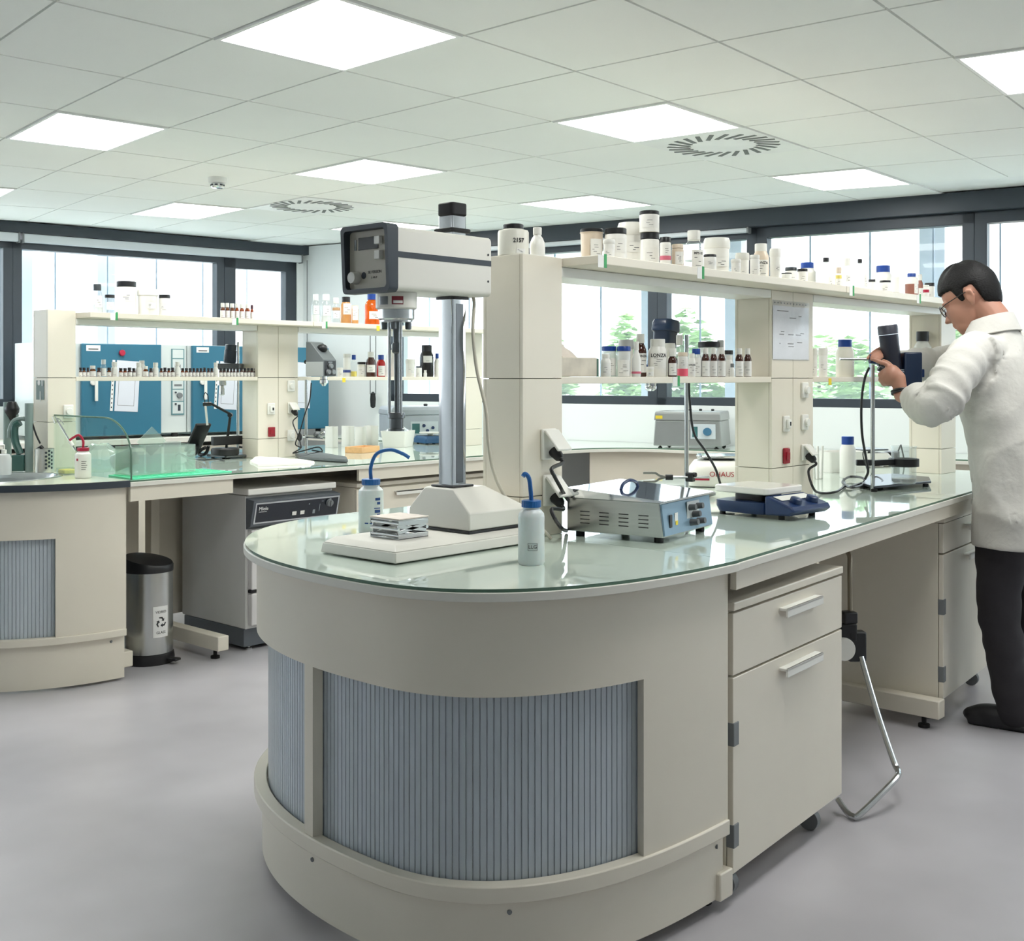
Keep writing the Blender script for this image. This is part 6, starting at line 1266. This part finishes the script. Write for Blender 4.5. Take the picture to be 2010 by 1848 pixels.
# white box with pipette tips, blue-capped bottle, scale behind
Y = 2.62; X = onY(1651, Y); d = depth(X, Y); 
openbox('white_box', 'white open plastic box behind the blue-capped bottle on the long bench', 'box', X, Y, BZ+.0005, .20, .12, zat(886, d)-BZ, M_hdpew, -.5, flare=.02, nm='box')
for k, px in enumerate((1598, 1605, 1612)):
    Y = 2.5; X = onY(px, Y); d = depth(X, Y); b = MB(); b.cyl((0, 0, 0), (.012*(k-1), 0, zat(876, d)-BZ), .008, .005, 10); o = b.build('plastic_tube', M_hdpew); o.location = (X, Y, BZ+.0005); tag(o, ['white plastic tube standing nearest to the middle pillar', 'white plastic tube, middle of the three by the pillar', 'white plastic tube, right one of the three by the pillar'][k], 'tube', 'white tubes by the middle pillar')
Y = 2.44; X = onY(1664, Y); d = depth(X, Y); r = 15.5*d/FOC; container('plastic_bottle', 'white bottle with bright blue cap standing on the long bench', 'bottle', X, Y, BZ+.0005, r, zat(857, d)-BZ, 'wide', M_hdpew, M_blue)
Y = 2.7; X = onY(1700, Y); d = depth(X, Y); t = thing('balance', 'small balance with a dark steel pan behind the rod by the person', 'balance', (X, Y, BZ), -.5)
b = MB(); b.loft([[(x*k, y*k, z) for x, y in rrect(.2, .22, .03)] for z, k in ((.006, 1), (.04, 1.0), (.07, .8))]); b.build('housing', M_wplas, t, smooth=40)
b = MB(); b.prism(rrect(.06, .06, .02), .0705, .082); b.prism(rrect(.17, .17, .02), .082, .09); b.build('pan', M_gun, t, bevel=.002)
Y = 2.62; X = onY(1745, Y)+.03; t = thing('stirrer_motor', 'black small motor unit with cables behind the beaker', 'motor', (X, Y, BZ+.0005), .3); b = MB(); b.prism(rrect(.12, .07, .01), 0, .07); b.build('housing', M_black, t, bevel=.004)
b = MB(); b.tube(spline([(.03, -.03, .071), (.05, -.04, .10), (.08, -.04, .09), (.1, -.05, .03), (.09, -.05, .004)], 6), .004, 8); b.build('cable', M_black, t)
# glass panel patch of far wall bench left free; bent steel tube with a black joint in the knee space
dT = 3.72
A = [W(1662, 1088, 3.95), W(1668, 1100, 3.95), W(1667, 1205, 3.95)]; base = Vector((3.3, 1.9, 0))
Wp = lambda px, py, d: W(px, py, d)
t = thing('steel_footrest', 'bent steel tube with a black plastic joint in the knee space under the bench', 'footrest', (A[2].x, A[2].y, 0)); o3 = Vector((A[2].x, A[2].y, 0))
b = MB(); b.tube([p-o3 for p in spline([Wp(1655, 1076, 4.0), Wp(1667, 1090, 3.97), Wp(1668, 1120, 3.95), Wp(1669, 1225, 3.93)], 6)], .0085, 10); b.build('upper_tube', mat('dull_brass_tube', (150, 140, 124), .3, .9), t)
b = MB(); b.tube([p-o3 for p in spline([Wp(1690, 1290, 3.9), Wp(1722, 1400, 3.82), Wp(1754, 1495, 3.72), Wp(1763, 1515, 3.68), Wp(1755, 1533, 3.64), Wp(1690, 1597, 3.55), Wp(1674, 1603, 3.55), Wp(1660, 1592, 3.58), Wp(1645, 1570, 3.62)], 7)], .0095, 10); b.build('lower_tube', M_steel, t)
b = MB()
for px, py, sx, sz, rz in ((1665, 1212, .05, .04, .2), (1664, 1240, .055, .06, -.1), (1680, 1268, .06, .10, .05)): p = Wp(px, py, 3.92)-o3; b.cbox(p, sx, .045, sz, PHI-PI/2+rz)
b.build('black_joint', M_black, t, bevel=.006)
b = MB(); p = Wp(1656, 1275, 3.9)-o3; b.lathe([(.036, -.012), (.04, 0), (.036, .012)], 24, p, True, (-FX, -FY, 0)); b.build('white_disc', M_wplas, t)
# ================================================================ THE PERSON
def fuse(b, voxel, sm=4, fac=.5):
    """one continuous surface from overlapping closed shapes"""
    me = bpy.data.meshes.new('t'); me.from_pydata(b.v, [], b.f); me.update()
    bm = bmesh.new(); bm.from_mesh(me); bmesh.ops.recalc_face_normals(bm, faces=bm.faces); bm.to_mesh(me); bm.free()
    o = bpy.data.objects.new('t', me); C.objects.link(o)
    r = o.modifiers.new('r', 'REMESH'); r.mode = 'VOXEL'; r.voxel_size = voxel
    s = o.modifiers.new('s', 'SMOOTH'); s.iterations = sm; s.factor = fac
    bpy.context.view_layer.update(); dg = bpy.context.evaluated_depsgraph_get()
    m2 = bpy.data.meshes.new_from_object(o.evaluated_get(dg)); bpy.data.objects.remove(o); bpy.data.meshes.remove(me); return m2
def limb(b, pts, rads, n=16, k=6, flat=1.0):
    P = spline(pts, k); rr = []
    for i in range(len(pts)-1):
        for q in range(k): rr.append(rads[i]+(rads[i+1]-rads[i])*(q/k))
    rr.append(rads[-1]); b.tube(P, 1, n, rr=rr); b.ball(P[0], rr[0]*.98); b.ball(P[-1], rr[-1]*.98)
def add_part(me, name, m, parent, fn=None, smooth=True):
    if fn:
        for v in me.vertices: v.co = fn(v.co, v.normal)
    me.materials.clear(); me.materials.append(m); me.polygons.foreach_set('use_smooth', [smooth]*len(me.polygons)); me.update(); me.name = name
    o = bpy.data.objects.new(name, me); C.objects.link(o); o.parent = parent; return o
V = Vector
PO = V((4.68, 1.62, 0)); man = thing('person', 'person in a white lab coat and glasses, raising the dark blue stirrer with both hands', 'person', PO)
L = lambda p: V(p)-PO
M_skin = mat('skin', (176, 128, 108), .5, var=.04, sss=.12); M_hair = mat('black_hair', (13, 12, 13), .6, spec=.25, var=.3, scale=40, bump=.25, bscale=140, stretch=(1, 1, .3))
M_coat = mat('lab_coat_cotton', (206, 204, 198), .8, var=.02, scale=8, bump=.5, bscale=15); M_trou = mat('dark_trousers', (40, 38, 42), .8, var=.08, bump=.1); M_shoe = mat('black_shoes', (26, 26, 30), .5)
hipL, hipR = V((4.60, 1.60, .93)), V((4.78, 1.585, .93)); knL, knR = V((4.60, 1.635, .51)), V((4.80, 1.60, .51)); anL, anR = V((4.60, 1.575, .09)), V((4.83, 1.53, .09))
shL, shR = V((4.51, 1.70, 1.445)), V((4.905, 1.67, 1.465)); elL, elR = V((4.285, 1.745, 1.245)), V((4.87, 1.965, 1.40)); wrL, wrR = V((4.372, 1.925, 1.277)), V((4.64, 2.105, 1.41))
neck0, headc = V((4.705, 1.69, 1.47)), V((4.684, 1.775, 1.672))
# --- head in its own frame: +Y face, +Z up, X to his right
yaw = math.atan2(-RY*.82+FY*.57, -RX*.82+FX*.57)-PI/2
HM = Matrix.Translation(headc-PO+V((0, 0, -.016))) @ Matrix.Rotation(yaw, 4, 'Z') @ Matrix.Rotation(math.radians(-27), 4, 'X') @ Matrix.Rotation(math.radians(4), 4, 'Y') @ Matrix.Scale(1.08, 4)
b = MB(); b.X = HM
b.ball((0, -.012, .036), .078, .10, .098, 24, 16)        # cranium
b.ball((0, .03, -.025), .062, .066, .08, 24, 16)         # face
b.ball((0, .045, -.075), .045, .045, .04, 20, 12); b.ball((0, .068, -.092), .022, .018, .018)      # jaw, chin
b.loft([[(-.007, .088, .015), (.007, .088, .015), (.006, .085, .005), (-.006, .085, .005)], [(-.010, .106, -.018), (.010, .106, -.018), (.011, .09, -.022), (-.011, .09, -.022)], [(-.015, .113, -.034), (.015, .113, -.034), (.014, .085, -.04), (-.014, .085, -.04)]])   # nose
b.ball((0, .108, -.034), .011, .010, .009); b.ball((-.011, .098, -.037), .007, .008, .006); b.ball((.011, .098, -.037), .007, .008, .006)
b.ball((0, .086, -.058), .022, .012, .0055); b.ball((0, .084, -.068), .020, .012, .006)            # lips
b.ball((-.03, .078, .022), .024, .014, .008); b.ball((.03, .078, .022), .024, .014, .008)          # brows
for s in (-1, 1):
    b.ball((s*.03, .072, .004), .0135, .0135, .0125)
    b.tube([V((s*.076, -.012, .006)), V((s*.085, -.02, .018)), V((s*.087, -.032, .012)), V((s*.084, -.034, -.008)), V((s*.079, -.022, -.03)), V((s*.074, -.012, -.04))], .0062, 8)
    b.ball((s*.079, -.018, -.008), .006, .014, .024)
b.tube([V((0, -.03, -.03)), V((0, -.045, -.09)), V((0, -.05, -.14))], .05, 18, rr=[.056, .053, .055])   # neck
b.X = Matrix.Translation(-PO)
limb(b, [neck0+V((-.005, -.0, .1)), neck0, V((4.705, 1.66, 1.36))], [.054, .056, .07])
limb(b, [V((4.705, 1.64, 1.34)), V((4.70, 1.62, 1.15)), V((4.69, 1.60, .97))], [.09, .085, .10])
limb(b, [shL+V((.10, 0, -.02)), shL+V((.02, 0, -.01)), elL, wrL], [.045, .042, .038, .027]); limb(b, [shR+V((-.10, 0, -.02)), shR+V((-.02, 0, -.01)), elR, wrR], [.045, .042, .038, .027])
limb(b, [hipL, knL, anL], [.085, .058, .042]); limb(b, [hipR, knR, anR], [.085, .058, .042])
def finger(pts, r0=.0088, r1=.0072): b.tube(spline(pts, 4), 1, 10, rr=[r0+(r1-r0)*i/(4*(len(pts)-1)) for i in range(4*(len(pts)-1)+1)]); b.ball(pts[-1], r1*1.02); b.ball(pts[0], r0)
# left hand: seen from its back, reaching to the boss under the stirrer; index straight along the bar, others curled
def hpt(px, py, d): return W(px, py, d)
dW = depth(wrL.x, wrL.y); 
b.tube([wrL, W(1763, 742, dW+.02), W(1752, 733, dW+.035)], .03, 14, rr=[.028, .03, .033], flat=.75); 
palm = W(1750, 735, dW+.03); b.ball(palm, .036, .032, .040, M=Matrix.Rotation(.6, 4, 'Y')); b.ball(W(1744, 741, dW+.035), .03, .03, .034)
finger([W(1748, 722, dW+.03), W(1738, 714, dW+.03), W(1727, 711, dW+.03), W(1715, 706, dW+.04)], .0105, .0085)     # index
finger([W(1737, 727, dW+.035), W(1728, 733, dW+.045), W(1727, 738, dW+.07), W(1733, 738, dW+.09)])
finger([W(1737, 737, dW+.035), W(1728, 744, dW+.045), W(1729, 748, dW+.07), W(1736, 747, dW+.085)])
finger([W(1740, 745, dW+.035), W(1733, 752, dW+.045), W(1735, 756, dW+.065), W(1741, 754, dW+.08)], .0082, .007)
finger([W(1752, 722, dW+.045), W(1743, 713, dW+.075), W(1734, 709, dW+.10)], .0105, .0085)                            # thumb on top side, behind
# right hand behind the motor, thumb and fingers over the bar
dR_ = depth(wrR.x, wrR.y)
b.tube([wrR, W(1752, 697, dR_-.01), W(1738, 691, dR_-.03)], .03, 14, rr=[.027, .029, .031], flat=.8); b.ball(W(1735, 692, dR_-.03), .034, .032, .027)
finger([W(1728, 686, dR_-.03), W(1718, 690, dR_-.045), W(1709, 698, dR_-.06), W(1703, 704, dR_-.065)], .010, .008)
finger([W(1730, 690, dR_-.05), W(1719, 695, dR_-.075), W(1712, 700, dR_-.09), W(1711, 706, dR_-.095)]); finger([W(1733, 694, dR_-.055), W(1724, 699, dR_-.085), W(1718, 704, dR_-.10)])
finger([W(1736, 697, dR_-.055), W(1729, 703, dR_-.085), W(1724, 708, dR_-.095)], .008, .007)
finger([W(1730, 684, dR_-.01), W(1720, 689, dR_-.0), W(1712, 697, dR_-.01)], .0105, .0085)
body = add_part(fuse(b, .0052, 3, .45), 'body', M_skin, man)
# --- hair: cap over the cranium, short at the nape
b = MB(); b.X = HM; n, m = 40, 26; rings = []
def hair_r(th, ph):
    """th around (0 = face, +-pi = nape), ph elevation: radius scale, or None below the hairline"""
    return 1.0
vs = []; fs = []
top = .10
for k in range(m+1):
    ph = PI/2-(PI*.80)*k/m; ring = []
    for i in range(n):
        th = 2*PI*i/n; cf = math.cos(th)      # 1 = front
        low = -.02+.33*max(0, cf)**.7*1.0 if cf > 0 else -.06-1.0*(-cf)**.6      # hairline elevation
        if abs(math.sin(th)) > .80: low = -.42 if .12 < cf < .45 else (.05 if -.35 < cf <= .12 else low)
        p_ = max(ph, low); thick = 1.10+.09*math.sin(p_)+.05*max(0, cf)*max(0, math.sin(p_))
        if p_ > ph+1e-6: thick = 1.04
        rad = math.cos(p_) if p_ > 0 else math.cos(p_)**(.35 if cf < 0 else 1); x = .077*thick*math.cos(p_)*math.sin(th); y = -.012+.098*thick*rad*math.cos(th); z = .03+.092*thick*math.sin(p_)*(1.06 if p_ > 0 else (1.18 if cf < 0 else .95))
        z += .006*max(0, math.sin(p_))*math.sin(5*th+3*p_); ring.append((x, y, z))
    rings.append(ring)
inner = [[(x*.9, -.012+(y+.012)*.9, .03+(z-.03)*.9) for x, y, z in r] for r in rings[::-1]]
b.loft(rings+inner, cap=True); add_part(fuse(b, .0055, 2, .4), 'hair', M_hair, man)
# --- glasses
b = MB(); b.X = HM; fr_ = []
for s in (-1, 1):
    b.tube([V((s*.033+.025*math.cos(2*PI*k/24), .100-.0*abs(math.cos(2*PI*k/24)), -.0+.020*math.sin(2*PI*k/24))) for k in range(24)], .0018, 6, closed=True)
    b.tube([V((s*.058, .099, .008)), V((s*.074, .07, .012)), V((s*.083, .0, .016)), V((s*.084, -.025, .014)), V((s*.082, -.04, 0))], .0018, 6)
b.tube([V((-.008, .101, .004)), V((0, .105, .006)), V((.008, .101, .004))], .0018, 6); gl = b.build('glasses', mat('dark_frame', (40, 34, 32), .3), man)
b = MB(); b.X = HM
for s in (-1, 1): b.lathe([(.0245, 0), (.0245, .001)], 22, (s*.033, .0995, 0), True, (0, 1, 0))
b.build('lenses', clear('lens_glass', (240, 244, 246), tint=.97), gl)
# --- watch strap on the left wrist
b = MB(); ax = (W(1763, 742, dW+.02)-wrL).normalized(); cw_ = wrL+ax*.012-PO; u = ax.cross(V((0, 0, 1))).normalized(); w_ = ax.cross(u)
b.tube([cw_+(u*math.cos(2*PI*k/24)*1.0+w_*math.sin(2*PI*k/24)*1.0)*.032 for k in range(24)], .0045, 8, closed=True); b.tube([cw_+ax*.008+(u*math.cos(2*PI*k/24)+w_*math.sin(2*PI*k/24))*.032 for k in range(24)], .0045, 8, closed=True)
b.build('watch', M_black, man)
# --- trousers and shoes
b = MB(); b.X = Matrix.Translation(-PO)
limb(b, [hipL+V((0, 0, .02)), hipL+V((0, .01, -.15)), knL, knL+V((0, -.02, -.2)), anL+V((0, .0, -.02))], [.115, .108, .08, .074, .066]); limb(b, [hipR+V((0, 0, .02)), hipR+V((0, .01, -.15)), knR, knR+V((0, -.02, -.2)), anR+V((0, 0, -.02))], [.115, .108, .08, .074, .066])
b.ball((4.69, 1.59, .95), .18, .13, .12)
def wr(c, nrm, amp=.006, sc=9): return c+nrm*amp*noise.noise(V((c.x*sc*1.4, c.y*sc*1.4, c.z*sc*2.2)))
add_part(fuse(b, .011, 4), 'trousers', M_trou, man, lambda c, nn: wr(c, nn, .010, 8))
for an, k in ((anL, 'left'), (anR, 'right')):
    b = MB(); tx = -.03 if k == 'left' else .02; b.X = Matrix.Translation(an-PO) @ Matrix.Rotation(.12 if k == 'left' else -.15, 4, 'Z')
    b.ball((0, -.01, -.02), .045, .06, .055); b.ball((0, .07, -.045), .046, .10, .04); b.ball((0, .13, -.055), .045, .06, .032); b.box(-.04, .04, -.05, .165, -.0885, -.066)
    b.v = [(x, y, max(z, .0015)) for x, y, z in b.v]; sh = add_part(fuse(b, .007, 3), 'shoe', M_shoe, man)
    for v in sh.data.vertices: v.co.z = max(v.co.z, .001)
# --- lab coat: torso, skirt, sleeves in one
b = MB(); b.X = Matrix.Translation(-PO)
def ell(c, rx, ry, rz_=0.0, n=36, tilt=0.0, dent=0.0):
    o = []
    for k in range(n):
        a = 2*PI*k/n; x, y = rx*math.cos(a), ry*math.sin(a)
        o.append((c[0]+x*math.cos(rz_)-y*math.sin(rz_), c[1]+x*math.sin(rz_)+y*math.cos(rz_), c[2]+tilt*y))
    return o
tors = [((4.69, 1.57, .70), .262, .178, 0), ((4.69, 1.575, .80), .25, .172, 0), ((4.69, 1.585, .95), .235, .165, 0), ((4.695, 1.605, 1.08), .218, .158, -.02), ((4.70, 1.635, 1.2), .222, .16, -.05), ((4.705, 1.665, 1.32), .225, .155, -.06), ((4.705, 1.685, 1.42), .21, .14, -.06), ((4.705, 1.69, 1.485), .155, .105, -.05), ((4.705, 1.69, 1.53), .095, .082, 0), ((4.705, 1.692, 1.55), .072, .07, 0)]
b.loft([ell(c, rx, ry, rz_, tilt=-.0) for c, rx, ry, rz_ in tors])
limb(b, [shL+V((.10, -.02, -.02)), shL+V((.02, 0, -.01)), shL*.5+elL*.5+V((-.01, -.0, .01)), elL+V((0, 0, -.005)), elL*.5+wrL*.5, wrL-(wrL-elL).normalized()*.068], [.09, .092, .082, .076, .066, .056], 20)
limb(b, [shR+V((-.10, -.02, -.02)), shR+V((-.02, 0, -.01)), shR*.5+elR*.5, elR, elR*.5+wrR*.5, wrR-(wrR-elR).normalized()*.07], [.09, .092, .08, .072, .06, .05], 20)
me = fuse(b, .008, 3, .5)
eLl, sLl, wLl = elL-PO, shL-PO, wrL-PO; eRl, sRl, wRl = elR-PO, shR-PO, wrR-PO
def seg(p, a, c_): t_ = max(0, min(1, (p-a).dot(c_-a)/(c_-a).length_squared)); return t_, (a+(c_-a)*t_-p).length
def ridge(v): q = noise.noise(v); return max(-.35, 1-abs(q)*2.0)
def folds(c, nn):
    best = 9; ph_ = 0
    for A_, B_, C_ in ((sLl, eLl, wLl), (sRl, eRl, wRl)):
        t1, d1 = seg(c, A_, B_); t2, d2 = seg(c, B_, C_)
        if min(d1, d2) < best: best = min(d1, d2); ph_ = (t1*.29 if d1 < d2 else .29+t2*.25)
    if best < .115 and c.z > eLl.z-.12 and (c.y > .02 or c.x < -.17 or c.x > .2):
        o = .017*ridge(V((ph_*17, c.x*4+c.z*6, c.y*5+3)))*math.exp(-((ph_-.31)/.2)**2)+.009*ridge(V((ph_*9+c.z*5, c.x*7, c.y*9)))
    else:
        o = .017*ridge(V((c.x*5+c.z*3.5, c.y*5+5, c.z*2.2)))+.008*ridge(V((c.x*8-c.z*7, c.y*8, c.z*4)))
        if c.z < 1.0: a = math.atan2(c.y, c.x-.01); o += .011*math.sin(a*7+1.2)*min(1, (1.0-c.z)/.3)
    k_ = max(0, min(1, (c.z-.71)/.12)) if c.z < .85 else 1
    return c+nn*((o-.010)*(.15+.85*k_))
coat = add_part(me, 'lab_coat', M_coat, man, folds); sm_ = coat.modifiers.new('soften', 'SMOOTH'); sm_.iterations = 2; sm_.factor = .5
# collar: folded band around the neck
b = MB(); n = 30; nc = V((4.705, 1.70, 1.545))-PO; rg = []
for dr, dz in ((.074, .045), (.082, .052), (.096, .02), (.112, -.018), (.106, -.022), (.09, .012), (.078, .0), (.072, -.03)):
    ring = []
    for k in range(n+1):
        a = -PI/2-2.45+4.9*k/n; f = .5+.5*math.cos(a+PI/2); ring.append(nc+V((dr*1.12*math.cos(a), dr*1.0*math.sin(a)+(.0), dz+.045*(f-.8))))
    rg.append(ring)
b.loft(rg+[rg[0]], cap=False, closed=False); b.build('collar', M_coat, coat, smooth=50)
b = MB(); c0 = V((4.69, 1.61, 1.04))-PO; pts = []
for k in range(15): a = -PI*.5-.5+1.0*k/14; pts.append(c0+V((.222*math.cos(a), .170*math.sin(a), .0)))
o_ = []; i_ = []
for p in pts: d_ = (p-c0).normalized(); o_.append((p+d_*.008)[:2]); i_.append((p-d_*.02)[:2])
band(b, o_, i_, 1.015, 1.06); b.build('half_belt', M_coat, coat, smooth=40)
# --- the stirrer he holds
PC = W(1752, 725, depth(4.60, 2.06)); St = depth(4.6, 2.06)/FOC
t = thing('overhead_stirrer', 'dark blue overhead stirrer held in both hands of the person', 'stirrer', PC, PHI-PI/2, group='overhead stirrers')
Xm = Matrix.Rotation(-.12, 4, 'Y'); M_dn = mat('dark_navy_motor', (30, 34, 48), .35, var=.05)
b = MB(); b.X = Xm; b.lathe([(17*St, -2*St), (18*St, 8*St), (19*St, 68*St)], 30); b.build('motor', M_dn, t)
b = MB(); b.X = Xm; b.lathe([(19.6*St, 68.4*St), (19.6*St, 84*St), (18*St, 87*St)], 30); b.build('motor_cap', mat('motor_cap_grey', (62, 64, 76), .35), t)
b = MB(); b.box(-14*St, 52*St, -15*St, 15*St, -34*St, -2*St-.0005); b.build('gear_body', mat('dark_blue_housing', (26, 40, 62), .3, var=.05), t, bevel=.008)
b = MB(); b.box(18*St, 53*St, -17*St, 17*St, -62*St, 33*St); b.build('control_box', mat('deep_blue_plastic', (20, 38, 66), .35, var=.05), t, bevel=.006)
b = MB(); b.box(53.2*St, 61*St, -6*St, 6*St, -16*St, 0); b.build('side_knob', M_navy, t, bevel=.003)
b = MB(); b.cyl((-14.5*St, -2*St, 20*St-.0), (-104*St, -2*St, 20*St), .0058, n=14); b.build('boom', M_steel, t)
b = MB(); b.cyl((-46*St, -2*St, 20*St), (-30*St, -2*St, 20*St), 9*St, 11*St, n=18); b.build('boom_end', M_navy, t)
b = MB(); b.box(-30*St, -14*St, -9*St, 5*St, 6*St, 28*St); b.build('boss_head', M_black, t, bevel=.003)
b = MB(); b.cyl((-30*St, -8*St, 3*St), (-8*St, -8*St, -9*St), 6.5*St, n=16); b.build('clamp_handle', M_black, t)
